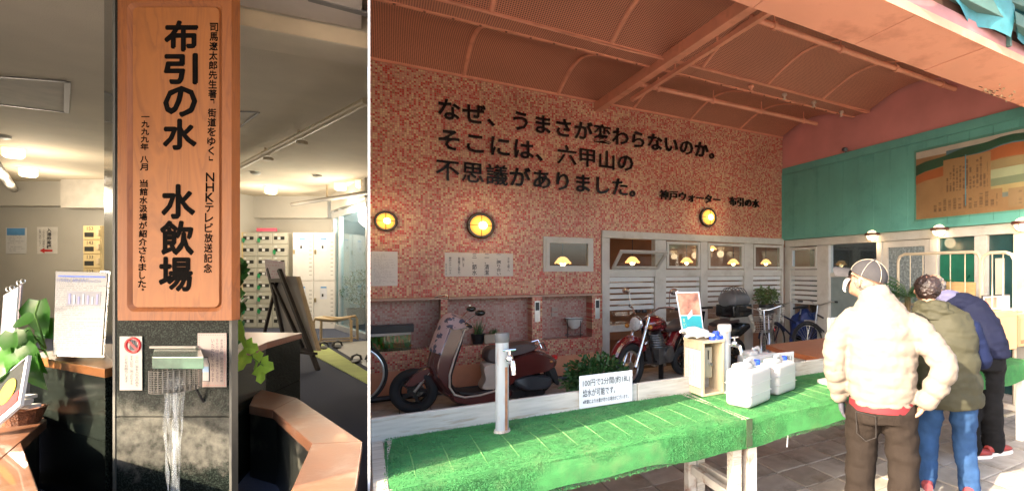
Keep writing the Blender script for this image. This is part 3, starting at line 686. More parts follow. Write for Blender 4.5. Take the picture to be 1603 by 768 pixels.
# --- pillar
pil = thing('granite_pillar', 'black granite pillar carrying the wooden sign, lime stained below the spout', 'pillar')
A, B = Vector((pX(178), DP, 0)), Vector((pX(363), DP, 0)); A2, B2 = Vector((pX(163, 2.85), 2.85, 0)), Vector((pX(364, 2.85), 2.85, 0))
zj = pZ(652)
MB().prism([A+Vector((0, .03, FL)), B+Vector((0, .03, FL)), B2+Vector((0, 0, FL)), A2+Vector((0, 0, FL))], (0, 0, HZ-FL)).build('core', granite('granite_side', rough=.08), pil)
for z0, z1 in ((FL, zj-.0025), (zj+.0025, HZ-.002)):
    MB().box((A.x+.012, DP, z0), (B.x-.012, DP+.028, z1)).build('front_slab', granw, pil, bevel=.002, seg=1)
for x in (A.x+.004, B.x-.004): MB().box((x-.006, DP-.003, FL), (x+.006, DP+.03, HZ-.001)).build('edge_trim', trim, pil)
# --- wooden sign
sg = thing('wooden_sign', 'tall orange brown wooden signboard with carved black brush lettering', 'sign')
oak = woodmat('signboard_wood', (.205, .057, .0065), (.115, .028, .0035), 'z', 2.2, .6, 5, 0)
b0x, b1x, b0z, b1z = pX(186, 2.36), pX(364, 2.36), pZ(501, 2.36), pZ(-9, 2.36)
def rrect(x0, x1, z0, z1, r, y, n=5):
    pts = []
    for cx, cz, a0 in ((x1-r, z1-r, 0), (x0+r, z1-r, 90), (x0+r, z0+r, 180), (x1-r, z0+r, 270)):
        for k in range(n+1): a = math.radians(a0+90*k/n); pts.append((cx+r*math.cos(a), y, cz+r*math.sin(a)))
    return pts
def ring(outer, inner, mi=0):
    n = len(outer); return (list(outer)+list(inner), [(i, (i+1) % n, n+(i+1) % n, n+i) for i in range(n)])
ft = MB(); yF = DP-.045
o_ = rrect(b0x, b1x, b0z, b1z, .004, yF); i1 = rrect(b0x+.045, b1x-.045, b0z+.042, b1z-.042, .035, yF)
i2 = rrect(b0x+.062, b1x-.062, b0z+.059, b1z-.059, .028, yF+.014); i3 = rrect(b0x+.066, b1x-.066, b0z+.063, b1z-.063, .026, yF+.006)
bk = rrect(b0x, b1x, b0z, b1z, .004, DP-.001)
for a, b_ in ((o_, i1), (i1, i2), (i2, i3), (bk, o_)): ft.add(*ring(a, b_))
ft.build('frame', oak, sg, smooth=False)
MB().add(i3, [tuple(range(len(i3)))]).build('panel', woodmat('signpanel_wood', (.235, .072, .009), (.15, .041, .005), 'z', 1.7, .6, 4, 0), sg)
ink = M('sign_ink', (.004, .003, .0025), .95, var=.2, spec=.05)
yT = yF+.0045
def sT(px0, px1, py0, py1): return pX(px0, 2.36), pX(px1, 2.36), pZ(py1, 2.36), pZ(py0, 2.36)
mS = facing((0, yT, 0), HX, HZv)
def scol(chars, cx0, cx1, y0, y1, w, bold=0, fill=.92, heavy=.0013):
    n = len(chars); ch = (y1-y0)/n
    for i, c in enumerate(chars):
        if c == ' ': continue
        cx = cx0+(cx1-cx0)*(i+.5)/n; ya = y0+i*ch; h = ch*fill; ww = w
        if c in '一': ya += ch*.42; h = ch*.14
        if c in '。、': ww = w*.3; h = ch*.3; cx += w*.1
        if c in 'いくしれりノ': ww = w*.72
        m = mS
        if c in '「」':
            c = {'「': '﹁', '」': '﹂'}[c]; h = ch*.5; ww = w*.5
        o = ftext(c, ink, sg, *sT(cx-ww/2, cx+ww/2, ya, ya+h), m, bold=0, name='lettering', heavy=heavy if c not in '一' else 0)
scol('布引の水', 284, 281, 32, 237, 54, 0, .96, .0062)
scol('水飲場', 280, 274, 288, 458, 54, 0, .97, .0062)
scol('司馬遼太郎先生著「街道をゆく」', 335, 330, 36, 259, 13.5)
scol('NHKテレビ放送記念', 329, 325, 270, 428, 13.5)
scol('一九九九年', 228, 226, 177, 236, 13); scol('八月', 226, 225, 244, 268, 13)
scol('当館水汲場が紹介されました。', 225, 222, 281, 464, 13)
# --- notice cards on the pillar
card = M('card_white', (.32, .29, .25), .5, var=.03); red = M('sign_red', (.55, .02, .02), .5); inkb = M('print_black', (.03, .03, .035), .6)
def at(px, py, D): return Vector((pX(px, D), D, pZ(py, D)))
n1 = thing('no_touch_notice', 'white card with crossed out hand in a red ring, left of the spout', 'notice')
yN = DP-.004
MB().box((pX(188, yN), yN-.002, pZ(610, yN)), (pX(223, yN), yN, pZ(526, yN))).build('card', card, n1)
c = at(208, 540, yN-.004); rr = .040
MB().torus((c.x, yN-.004, c.z), rr*.86, rr*.15, 'y', 28, 6).build('red_ring', red, n1)
MB().bar((c.x-rr*.62, yN-.0045, c.z+rr*.62), (c.x+rr*.62, yN-.0045, c.z-rr*.62), .009, .002, (0, 1, 0)).build('red_slash', red, n1)
hd = MB(); hd.cbox((c.x, yN-.0035, c.z-.012), (.034, .001, .026))
for k in range(4): hd.cbox((c.x-.012+k*.0085, yN-.0035, c.z+.013), (.005, .001, .026))
hd.bar((c.x+.016, yN-.0035, c.z-.012), (c.x+.026, yN-.0035, c.z+.004), .006, .001, (0, 1, 0)); hd.build('hand_symbol', inkb, n1)
mN = facing((0, yN-.0032, 0), HX, HZv)
for k, (s, c0) in enumerate((('ここに、手を入れる行為を', 215.5), ('すすいだり、洗ったりする', 207), ('ことをお断りします', 199))):
    ftext(s, red if k == 3 else inkb, n1, pX(c0-3, yN), pX(c0+3, yN), pZ(604-k*3, yN), pZ(556, yN), mN, vertical=True)
n2 = thing('bottle_notice', 'pinkish dotted card with a drawn water bottle, right of the spout', 'notice')
MB().box((pX(310, yN), yN-.002, pZ(605, yN)), (pX(355, yN), yN, pZ(521, yN))).build('card', M('card_pink', (.29, .215, .185), .45, var=.04), n2)
dts = MB()
for k in range(22):
    for px in (312.5, 352.5): dts.cbox((pX(px, yN), yN-.003, pZ(524+k*3.7, yN)), (.0035, .001, .0035))
for k in range(12):
    for py in (523.5, 602.5): dts.cbox((pX(313+k*3.6, yN), yN-.003, pZ(py, yN)), (.0035, .001, .0035))
dts.build('dotted_border', M('dot_red', (.42, .12, .1), .6), n2)
bc = at(323.5, 580, yN)
bt = [(-.018, -.05), (.018, -.05), (.018, .035), (.010, .055), (.010, .068), (-.010, .068), (-.010, .055), (-.018, .035)]
MB().prism([(bc.x+a, yN-.0035, bc.z+b_) for a, b_ in bt], (0, .001, 0)).build('bottle_outline', inkb, n2)
MB().prism([(bc.x+a*.82, yN-.0045, bc.z+b_*.95) for a, b_ in bt], (0, .001, 0)).build('bottle_fill', M('bottle_grey', (.36, .33, .32), .5), n2)
MB().box((bc.x-.0148, yN-.0055, bc.z-.005), (bc.x+.0148, yN-.005, bc.z+.022)).build('bottle_label', M('bottle_blue', (.22, .36, .55), .5), n2)
for k, (s, c0) in enumerate((('水を汲む際、他の利用者のため', 348), ('５００ｍｌ１本までとさせて', 341), ('いただいております', 334))):
    ftext(s, inkb, n2, pX(c0-2.6, yN), pX(c0+2.6, yN), pZ(597, yN), pZ(530, yN), mN, vertical=True)
# --- spout: marble slab, wire basket, falling water
spt = thing('marble_spout', 'green marble slab spout above a round wire mesh basket', 'spout')
mar = M('green_marble', (.035, .085, .05), .2, var=.75, scale=9, coat=.4)
s0, s1 = pX(238, 2.2), pX(318, 2.2)
MB().prism([(pX(238, 2.15), 2.15, pZ(577, 2.15)), (pX(319, 2.15), 2.15, pZ(577, 2.15)), (pX(314, DP), DP-.001, pZ(577, 2.15)), (pX(242, DP), DP-.001, pZ(577, 2.15))], (0, 0, .052)).build('slab', mar, spt, bevel=.003)
MB().box((pX(241, DP), DP-.02, pZ(577, 2.15)+.054), (pX(313, DP), DP-.0015, pZ(577, 2.15)+.064)).build('mortar_bead', M('mortar', (.32, .28, .23), .9, bump=.5), spt)
wc = Vector((pX(270, 2.22), 2.235, 0)); wr = .083; z1, z0 = pZ(577, 2.2)-.004, pZ(612, 2.2)
wm = MB()
for k in range(30):
    a = 2*math.pi*k/30; x, y = wc.x+wr*math.cos(a), wc.y+wr*math.sin(a); wm.tube([(x, y, z1), (x, y, z0)], .0016, 5)
for k in range(11): wm.torus((wc.x, wc.y, z0+(z1-z0)*k/10), wr, .0016, 'z', 30, 5)
for k in range(-4, 5):
    h = math.sqrt(max(0, wr*wr-(k*.018)**2)); wm.tube([(wc.x+k*.018, wc.y-h, z0), (wc.x+k*.018, wc.y+h, z0)], .0014, 4); wm.tube([(wc.x-h, wc.y+k*.018, z0), (wc.x+h, wc.y+k*.018, z0)], .0014, 4)
wm.build('wire_basket', M('wire_steel', (.26, .24, .21), .4, .9), spt)
MB().bar((wc.x-.05, DP-.05, z0+.02), (wc.x-.04, DP-.002, z0-.10), .008, .008).build('bracket', black_pl, spt)
wat = bpy.data.materials.new('falling_water'); wat.use_nodes = True; N, L = nodes_of(wat); b = N['Principled BSDF']
b.inputs['Base Color'].default_value = (.85, .88, .88, 1); b.inputs['Roughness'].default_value = .12; b.inputs['Transmission Weight'].default_value = .75; b.inputs['IOR'].default_value = 1.2
tc = N.new('ShaderNodeTexCoord'); mp = N.new('ShaderNodeMapping'); mp.inputs['Scale'].default_value = (110, 110, 5); L.new(tc.outputs['Object'], mp.inputs[0])
nz = N.new('ShaderNodeTexNoise'); nz.inputs['Scale'].default_value = 1; nz.inputs['Detail'].default_value = 4; L.new(mp.outputs[0], nz.inputs[0])
L.new(ramp(N, L, nz.outputs[0], [(.42, (.05, .05, .05)), (.66, (.65, .65, .65))]), b.inputs['Alpha'])
bp = N.new('ShaderNodeBump'); bp.inputs['Strength'].default_value = .8; L.new(nz.outputs[0], bp.inputs['Height']); L.new(bp.outputs[0], b.inputs['Normal'])
st = MB(); rs = random.Random(11)
for k in range(9):
    x = wc.x+rs.uniform(-.04, .045); y = wc.y+rs.uniform(-.03, .03); r = rs.uniform(.004, .009); pts = []; rad = []
    for i in range(15):
        t = i/14; pts.append((x+.012*math.sin(t*5+k)*t+.004*math.sin(t*23+k*2), y+.01*math.cos(t*6+k), z0+.05-(z0-.41)*t)); rad.append(r*(1-.35*t)*(1+.35*math.sin(t*19+k*1.7)))
    st.tube(pts, rad, 7)
tag(st.build('water_stream', wat, None, smooth=True), 'clear water falling from the wire basket into the basin', 'water')
# --- counters either side of the pillar, and the basin rim
cop = M('copper_stone', (.18, .075, .038), .4, var=.16, scale=5, bump=.05, dirt=(.30, .24, .19), dscale=6, damt=.35, coat=.2)
wdt = woodmat('counter_wood', (.26, .10, .03), (.18, .06, .016), 'x', 2.5, .35, 5, .2)
def slabthing(name, label, cat, poly, ztop, th, over, topm, bodym, zb=FL, joint=None):
    t = thing(name, label, cat); c = sum((Vector((*p, 0)) for p in poly), Vector())/len(poly)
    MB().prism([(*p, ztop-th) for p in poly], (0, 0, th)).build('top', topm, t, bevel=.005)
    q = [Vector((*p, 0))+(c-Vector((*p, 0))).normalized()*over for p in poly]
    zs_ = [zb, ztop-th-.001] if not joint else [zb, joint-.0015, joint+.0015, ztop-th-.001]
    for a, b_ in zip(zs_[::2], zs_[1::2]): MB().prism([(p.x, p.y, a) for p in q], (0, 0, b_-a)).build('granite_face', bodym, t)
    return t
slabthing('side_counter', 'black granite counter with orange wooden top left of the pillar', 'counter', [(A.x-.02, DP-.02), (-3.80, 2.78), (-3.98, 3.3), (-3.2, 3.4)], 1.08, .045, .02, wdt, gran, joint=.72)
slabthing('side_counter', 'black granite counter with reddish wooden top right of the pillar, holding ivy', 'counter', [(-2.50, 2.62), (-2.876, 3.29), (-3.05, 3.8), (-3.7, 3.85)], 1.08, .045, .02, M('red_wood_top', (.34, .13, .075), .35, var=.15, stretch=(2, 12, 12)), gran, joint=.72)
RZ = .78
def band(outer, inner, name, label, wall=True):
    t = thing(name, label, 'basin'); n = len(outer); mb = MB()
    for i in range(n-1):
        MB().prism([(*outer[i], RZ-.05), (*outer[i+1], RZ-.05), (*inner[i+1], RZ-.05), (*inner[i], RZ-.05)], (0, 0, .05)).build('rim_slab', cop, t, bevel=.003, seg=1)
        o0, o1, i0, i1 = [Vector((*p, 0)) for p in (outer[i], outer[i+1], inner[i], inner[i+1])]
        k0, k1 = i0.lerp(o0, .12), i1.lerp(o1, .12); l0, l1 = i0.lerp(o0, .88), i1.lerp(o1, .88)
        MB().prism([(p.x, p.y, FL) for p in (k0, k1, l1, l0)], (0, 0, RZ-.052-FL)).build('basin_wall', basin_m, t)
    return t
basin_m = M('basin_lining', (.012, .013, .011), .35, var=.5, scale=8, dirt=(.26, .235, .18), dscale=3.2, damt=.8)
PT = lambda L_: [tuple(hz(a, b_, RZ).xy) for a, b_ in L_]
band(PT([(403, 607), (465, 622), (567, 690), (556, 768), (548, 830)]), PT([(390, 634), (427, 641), (488, 694), (455, 768), (430, 830)]), 'basin_rim', 'polished copper coloured stone rim of the basin beside the blue carpet')
band(PT([(-40, 640), (-30, 668), (-20, 735), (-10, 800)]), PT([(40, 640), (73, 655), (33, 690), (62, 772)]), 'basin_rim', 'dull brown stone rim of the basin below the hanging price cards')
wb_ = MB().add([(p[0], p[1], .44) for p in [(-3.0, 2.39), (-3.0, 1.9), (-2.6, 1.4), (-1.35, 1.4), (-1.6, 2.1), (-2.2, 2.38), (-2.6, 2.39)]], [(0, 1, 2, 3, 4, 5, 6)])
tag(wb_.build('basin_water', M('dark_water', (.01, .012, .012), .05, spec=.8, var=0)), kind='structure')
# --- laminated notice in a stand
ln = thing('laminated_notice', 'laminated analysis sheet with bottle table in a clear stand on the counter', 'notice')
lD = 2.52
quad = [at(82, 557, lD), at(162, 559, lD), at(172, 424, lD+.1), at(86, 422, lD+.1)]
def qpanel(q, th=.004):
    n = (q[1]-q[0]).cross(q[3]-q[0]).normalized()
    if n.y > 0: n = -n
    return [p for p in q], n
def qprism(q, off, th, mat, name, parent):
    q_, n = qpanel(q); return MB().prism([p+n*off for p in q_], n*th).build(name, mat, parent)
def qsub(q, u0, u1, v0, v1):
    f_ = lambda u, v: (q[0].lerp(q[1], u)).lerp(q[3].lerp(q[2], u), v)
    return [f_(u0, v0), f_(u1, v0), f_(u1, v1), f_(u0, v1)]
qprism(quad, -.003, .003, glassmat('clear_acrylic', (.93, .94, .93), .1), 'acrylic_stand', ln)
qprism(qsub(quad, .03, .97, .02, .98), .002, .001, printmat('analysis_print', (.21, .20, .19), (.04, .04, .06), 46, 'y', .62, .6, 70), 'sheet', ln)
qprism(qsub(quad, .08, .94, .915, .935), .0035, .001, M('title_blue', (.06, .12, .45), .5), 'title_bar', ln)
qprism(qsub(quad, .25, .88, .58, .75), .0035, .0006, M('table_panel', (.19, .185, .205), .5), 'bottle_table', ln)
for k in range(7): qprism(qsub(quad, .29+k*.085, .33+k*.085, .60, .72-(k % 3)*.015), .0045, .0006, M('bottle_tint', (.20, .20, .36), .5) if k % 2 == 0 else M('bottle_tint2', (.30, .32, .38), .5), 'bottle_picture', ln)
ql, n_ = qpanel(quad); up_ = (quad[3]-quad[0]).normalized(); rt_ = (quad[1]-quad[0]).normalized()
mt = facing(quad[0]+n_*.0042, rt_, up_); Wq, Hq = (quad[1]-quad[0]).length, (quad[3]-quad[0]).length
ftext('カラダが求める、理想的な天然ミネラルバランス', M('title_ink', (.05, .09, .32), .5), ln, .06*Wq, .95*Wq, .855*Hq, .895*Hq, mt)
# --- plants
def leaf_mesh(name, L_, w, mat, fold=.25, droop=.3, heart=True):
    prof = [(0, .05), (.06, .55) if heart else (.06, .25), (.25, 1.0) if heart else (.3, .8), (.5, .86), (.75, .5), (1, .0)]
    vs_, fs = [], []
    for i, (t, s) in enumerate(prof):
        z = -droop*L_*t*t
        for sgn in (-1, 0, 1): vs_.append((sgn*w*s/2, L_*t-(.12*L_ if heart and sgn and i == 1 else 0), z+abs(sgn)*fold*w*s*.5))
    for i in range(len(prof)-1):
        for k in (0, 1): fs.append((i*3+k, i*3+k+1, i*3+k+4, i*3+k+3))
    m = MB().add(vs_, fs); me = m.mesh(name, mat); me.polygons.foreach_set('use_smooth', [True]*len(me.polygons)); return me
def leafmat(name, col, var=.3):
    m = M(name, col, .38, var=var, scale=14, coat=.15); b = m.node_tree.nodes['Principled BSDF']
    b.inputs['Subsurface Weight'].default_value = 0
    if 'tr' not in m:
        N, L = nodes_of(m); t = N.new('ShaderNodeBsdfTranslucent'); t.inputs[0].default_value = (*[min(1, c*1.6) for c in col], 1)
        mx = N.new('ShaderNodeMixShader'); mx.inputs[0].default_value = .25; L.new(b.outputs[0], mx.inputs[1]); L.new(t.outputs[0], mx.inputs[2]); L.new(mx.outputs[0], N['Material Output'].inputs[0]); m['tr'] = 1
    return m
def put_leaf(me, parent, p, d, up=(0, 0, 1), s=1.0, roll=0, name='leaf'):
    d = Vector(d).normalized(); u = Vector(up); x = d.cross(u)
    if x.length < .05: x = Vector((1, 0, 0))
    x.normalize(); z = x.cross(d)
    m = Matrix((x, d, z)).transposed().to_4x4() @ Matrix.Rotation(roll, 4, 'Y'); o = link(name, me, parent)
    m = Matrix.Translation(Vector(p)) @ m @ Matrix.Scale(s, 4); o.matrix_local = m; return o
pot_g = leafmat('pothos_green', (.045, .16, .017)); pot_me = leaf_mesh('leaf', .15, .12, pot_g)
pl = thing('pothos_plant', 'bright green pothos with heart shaped leaves trailing off the left counter', 'plant')
base = at(72, 548, 2.7)
MB().lathe([(.035, -.10), (.05, -.02), (.045, 0)], (base.x+.05, base.y+.05, base.z+.06), 'z', 12).build('pot', M('pot_dark', (.05, .05, .045), .4), pl)
for (px, py, D, dx, dz, s) in ((62, 470, 2.66, .05, -1, 1.35), (68, 505, 2.7, .7, -.5, .95), (52, 500, 2.6, -.8, -.1, .8), (38, 515, 2.55, .2, -1, 1.0), (40, 540, 2.5, .5, -.9, 1.1), (20, 520, 2.5, -.1, -1, .95), (48, 560, 2.5, .3, -1, 1.15), (28, 560, 2.45, -.7, -.7, .9), (8, 575, 2.4, -.9, -.3, .95), (74, 515, 2.7, -.2, -1, 1.1), (60, 530, 2.6, -.3, -1, 1.0), (55, 555, 2.5, .1, -1, .95), (12, 545, 2.5, .1, -1, .8)):
    p = at(px, py, D); put_leaf(pot_me, pl, p, (dx, -.15, dz), (0, -1, .35), s, rs.uniform(-.4, .4))
for (a, b_) in (((72, 545), (62, 470)), ((70, 545), (40, 520)), ((68, 548), (25, 560)), ((40, 530), (8, 580))):
    p, q = at(*a, 2.65), at(*b_, 2.5); m = p.lerp(q, .5)+Vector((0, -.03, .06)); MB().tube([p, p.lerp(m, .6), m, q.lerp(m, .5), q], .004, 5).build('stem', M('stem_green', (.12, .25, .05), .5), pl)
ivy_g = leafmat('ivy_green', (.045, .14, .03)); ivy_l = leafmat('ivy_lime', (.35, .55, .08))
def ivy_me(mat, s=.065):
    pts = [(0, 0), (-.35, -.12), (-.55, .25), (-.28, .42), (-.30, .75), (0, 1), (.30, .75), (.28, .42), (.55, .25), (.35, -.12)]
    vs_ = [(0, s*.3, .004)]+[(x*s, y*s, .10*s*abs(x)*2) for x, y in pts]; n = len(pts)
    return MB().add(vs_, [(0, 1+i, 1+(i+1) % n) for i in range(n)]).mesh('leaf', mat)
im1, im2 = ivy_me(ivy_g, .11), ivy_me(ivy_l, .12)
iv = thing('ivy_plant', 'dark ivy in a clear glass jar trailing two lime leaves beside the pillar', 'plant')
jb = hz(366, 548, 1.08); jD = jb.y
MB().lathe([(.045, 0), (.05, .02), (.05, .16), (.035, .20), (.038, .24)], (jb.x, jb.y, 1.083), 'z', 16, cap=False).build('jar', glassmat('jar_glass', (.85, .9, .88), .2), iv, smooth=True)
for k in range(34):
    py = rs.uniform(412, 535); px = 366+rs.gauss(0, 5)+(9 if py < 440 else 0)+(6 if 460 < py < 500 else 0)
    put_leaf(im1, iv, at(px, py, jD-.02+rs.uniform(-.06, .06)), (rs.uniform(-1, 1), -.4, rs.uniform(-1, .5)), (rs.uniform(-.4, .4), -1, .5), rs.uniform(.7, 1.2), rs.uniform(-.5, .5))
MB().tube([at(364, 545, jD), at(367, 500, jD), at(364, 460, jD), at(372, 425, jD-.02), at(376, 412, jD-.02)], .005, 5).build('stem', M('stem_brown', (.12, .09, .04), .7), iv)
MB().tube([at(370, 525, jD-.04), at(378, 515, jD-.1), at(386, 535, jD-.16), at(396, 560, jD-.2), at(412, 572, jD-.22)], .003, 5).build('stem', M('stem_green', (.12, .25, .05), .5), iv)
for (px, py, s, dx, dz) in ((377, 534, 1.25, .3, .6), (384, 543, .9, 1, -.1), (388, 556, .8, -.4, -1), (400, 566, .9, .6, .4), (408, 570, .9, 1, -.2), (410, 577, .7, .2, -1)): put_leaf(im2, iv, at(px, py, jD-.18), (dx, -.3, dz), (0, -1, .4), s)
# --- hanging price cards, poster and paper basket at the left edge
hc = thing('hanging_cards', 'white paper pads hung from clips left of the pothos', 'notice')
for k, (q, m) in enumerate((([(0, 568), (24, 536), (31, 448), (8, 462)], M('pad_white', (.72, .68, .66), .6)), ([(25, 534), (30, 525), (36, 444), (32, 447)], M('pad_lilac', (.55, .47, .50), .6)))):
    qprism([at(px, py, 2.62+k*.05) for px, py in q], 0, .006, m, 'paper_pad', hc)
for px, py in ((13, 452), (19, 450), (30, 442), (36, 440)): MB().torus(at(px, py, 2.62), .012, .0025, 'y', 12, 5).build('clip_ring', steel, hc)
ps = thing('floor_poster', 'black framed poster with yellow disc and red stripe below the paper pads', 'poster')
q = [at(-26, 688, 2.3), at(37, 634, 2.3), at(50, 556, 2.42), at(-14, 610, 2.42)]
qprism(q, 0, .012, M('poster_white', (.6, .58, .55), .5), 'board', ps); qprism(qsub(q, .03, .93, .12, .97), .0125, .001, M('poster_black', (.015, .016, .015), .4), 'print', ps)
qprism(qsub(q, .35, .93, .12, .34), .0145, .001, M('poster_red', (.42, .03, .03), .4), 'red_stripe', ps)
cq = qsub(q, .62, .62, .52, .52)[0]; _, nq = qpanel(q); uq = (q[1]-q[0]).normalized(); vq = (q[3]-q[0]).normalized()
MB().prism([cq+nq*.0165+uq*.055*math.cos(a)+vq*.06*math.sin(a) for a in np.linspace(0, 2*math.pi, 21)[:-1]], nq*.001).build('yellow_disc', M('poster_yellow', (.65, .42, .03), .4), ps)
bk_ = thing('paper_basket', 'small brown wicker basket with white paper packets behind the poster', 'basket')
p = at(34, 640, 2.5); MB().lathe([(.05, -.10), (.08, 0), (.085, .004), (.076, .004), (.046, -.094)], p, 'z', 16).build('wicker', M('wicker', (.16, .055, .02), .6, var=.4, scale=60, bump=.8, bscale=150), bk_)
for k in range(5): MB().cbox(p+Vector((rs.uniform(-.05, .05), rs.uniform(-.04, .04), .01+.012*k)), (.07, .05, .018)).build('packet', M('packet_white', (.7, .66, .62), .6), bk_, bevel=.004)
# --- wall notices
w1 = thing('blue_notice', 'white notice with a light blue header taped to the hall wall', 'notice'); DW = D1w-.012
MB().box((pX(9, DW), DW, pZ(397, DW)), (pX(41, DW), DW+.006, pZ(356, DW))).build('sheet', printmat('wall_print', (.60, .60, .60), (.3, .32, .36), 14, 'y', .6, .5, 30), w1)
MB().box((pX(11, DW), DW-.003, pZ(368, DW)), (pX(39, DW), DW-.001, pZ(357, DW))).build('header', M('header_blue', (.10, .30, .58), .6), w1)
w2_ = thing('vending_notice', 'clear wrapped notice with bold vertical black lettering and a red arrow', 'notice')
MB().box((pX(58, DW), DW, pZ(397, DW)), (pX(90, DW), DW+.006, pZ(355, DW))).build('sheet', M('sheet_white', (.64, .62, .58), .35), w2_)
mW = facing((0, DW-.002, 0), HX, HZv)
ftext('入湯券売機', inkb, w2_, pX(73, DW), pX(81, DW), pZ(389, DW), pZ(357, DW), mW, vertical=True, bold=.03)
ftext('こちらで入湯券を', inkb, w2_, pX(66.5, DW), pX(70.5, DW), pZ(387, DW), pZ(359, DW), mW, vertical=True); ftext('お買い求めください', inkb, w2_, pX(61, DW), pX(65, DW), pZ(385, DW), pZ(359, DW), mW, vertical=True)
a_, b_ = at(62, 392, DW-.003), at(82, 392, DW-.003)
MB().prism([(a_.x, a_.y, a_.z), (a_.x+.09, a_.y, a_.z-.05), (a_.x+.09, a_.y, a_.z-.02), (b_.x, a_.y, a_.z-.02), (b_.x, a_.y, a_.z+.02), (a_.x+.09, a_.y, a_.z+.02), (a_.x+.09, a_.y, a_.z+.05)], (0, .001, 0)).build('red_arrow', red, w2_)
# --- lockers
lk_y = M('locker_cream', (.55, .43, .22), .45, var=.05); lk_g = M('locker_grey', (.46, .45, .38), .45, var=.05); lk_w = M('locker_white', (.68, .66, .63), .4, var=.04); dgrey = M('keypad_black', (.02, .022, .02), .35)
grn = M('key_green', (.02, .26, .09), .4); lblw = M('label_white', (.7, .7, .68), .5)
def locker_bank(name, label, px0, px1, py0, py1, D, cols, rows, mat, style, base=True, group=None):
    x0, x1, z1 = pX(px0, D), pX(px1, D), pZ(py0, D); z0 = pZ(py1, D)
    t = thing(name, label, 'locker', (x0, D, FL), 0, group); w, h = (x1-x0)/cols, (z1-z0)/rows; z0 -= FL; z1 -= FL
    MB().box((0, .012, 0 if base else z0), (x1-x0, .42, z1)).build('cabinet', mat, t)
    for i in range(cols):
        for j in range(rows):
            xa, za = i*w, z0+j*h
            d = MB().box((xa+.008, -.006, za+.008), (xa+w-.008, .011, za+h-.008)).build('door', mat, t, bevel=.003, seg=1)
            if style == 'key':
                MB().box((xa+w*.12, -.014, za+h*.40), (xa+w*.78, -.0065, za+h*.68)).build('key_panel', dgrey, d)
                MB().box((xa+w*.36, -.017, za+h*.43), (xa+w*.54, -.0145, za+h*.64)).build('coin_plate', lblw, d)
                MB().box((xa+w*.14, -.009, za+h*.8), (xa+w*.3, -.0065, za+h*.88)).build('number_label', lblw, d)
                if rs.random() < .55:
                    MB().tube([(xa+w*.15, -.03, za+h*.55), (xa+w*.14, -.035, za+h*.28), (xa+w*.20, -.03, za+h*.18), (xa+w*.24, -.03, za+h*.5)], .02, 6, flat=.4).build('key_band', grn, d)
            elif style == 'shoe':
                MB().box((xa+w*.12, -.012, za+h*.2), (xa+w*.62, -.0065, za+h*.52)).build('window', dgrey, d); MB().cbox((xa+w*.9, -.02, za+h*.5), (.05, .02, h*.42)).build('wood_key', M('wood_key', (.55, .43, .26), .5), d, bevel=.006)
                text('lettering', '1%d%d' % (2+j, i+3), .09, inkb, d, facing((xa+w*.4, -.0072, za+h*.78), HX, HZv))
            else:
                MB().box((xa+w*.30, -.009, za+h*.62), (xa+w*.62, -.0065, za+h*.86)).build('instruction_card', M('card_bluewhite', (.62, .64, .70), .5), d)
                MB().box((xa+w*.33, -.011, za+h*.85), (xa+w*.6, -.0095, za+h*.88)).build('card_heading', M('header_blue', (.10, .30, .58), .6), d); MB().cbox((xa+w*.42, -.011, za+h*.70), (.035, .003, .06)).build('card_picture', dgrey, d)
                for v in range(9): MB().cbox((xa+w*.85, -.0075, za+h*(.12+.085*v)), (w*.12, .002, h*.022)).build('vent_slot', M('vent_grey', (.40, .39, .37), .6), d)
                MB().cbox((xa+w*.09, -.02, za+h*.6), (.02, .03, .09)).build('handle', M('brass_pull', (.4, .33, .2), .35, .8), d, bevel=.003)
    return t
locker_bank('shoe_locker', 'narrow cream shoe locker column beside the wall notices', 130, 158, 353, 442, D1w-.45, 1, 4, lk_y, 'shoe')
locker_bank('shoe_locker', 'narrow cream shoe locker column standing against the grey key lockers', 358, 377.5, 363, 508, 10.45, 1, 7, lk_y, 'shoe')
locker_bank('key_locker', 'grey coin locker bank of small doors with black key panels', 378.5, 451, 364, 512, 10.5, 3, 8, lk_g, 'key')
locker_bank('tall_locker', 'white four door tall locker beside the glazed screen', 458, 525, 364, 514.5, 10.4, 2, 2, lk_w, 'tall')
p0 = at(402, 362, 10.5); tg = MB().box((p0.x, 10.49, p0.z), (p0.x+.42, 10.52, p0.z+.07)).build('pink_sign', M('pink_sign', (.62, .10, .16), .5)); tag(tg, 'small pink strip sign standing on the grey key lockers', 'sign')
# --- easel, stool, mat, shoes
es = thing('display_easel', 'dark wooden easel seen from behind carrying a framed board', 'easel', (-5.0, 6.2, FL))
def E(px, py, D): v = at(px, py, D); return v-Vector((-5.0, 6.2, FL))
dkw = M('easel_wood', (.025, .016, .012), .45, var=.3, stretch=(3, 3, 20))
fa, fb = E(455, 571.5, 6.3), E(498, 579, 6.0); ta, tb = E(420, 420, 6.55), E(437, 422, 6.35); fa.z = fb.z = 0
MB().bar(ta, fa, .035, .045).build('leg', dkw, es); MB().bar(tb, fb, .035, .045).build('leg', dkw, es)
lb = E(406, 548, 7.1); lb.z = 0
MB().bar(E(433, 440, 6.45), lb, .03, .04).build('leg', dkw, es); MB().bar(ta.lerp(fa, .13), tb.lerp(fb, .11), .035, .05).build('cross_bar', dkw, es)
MB().bar(ta.lerp(fa, .82), tb.lerp(fb, .82), .03, .05).build('cross_bar', dkw, es); MB().bar(ta.lerp(tb, .5)+Vector((0, 0, -.2)), fa.lerp(fb, .45)+Vector((0, 0, .25)), .03, .03).build('centre_strut', dkw, es)
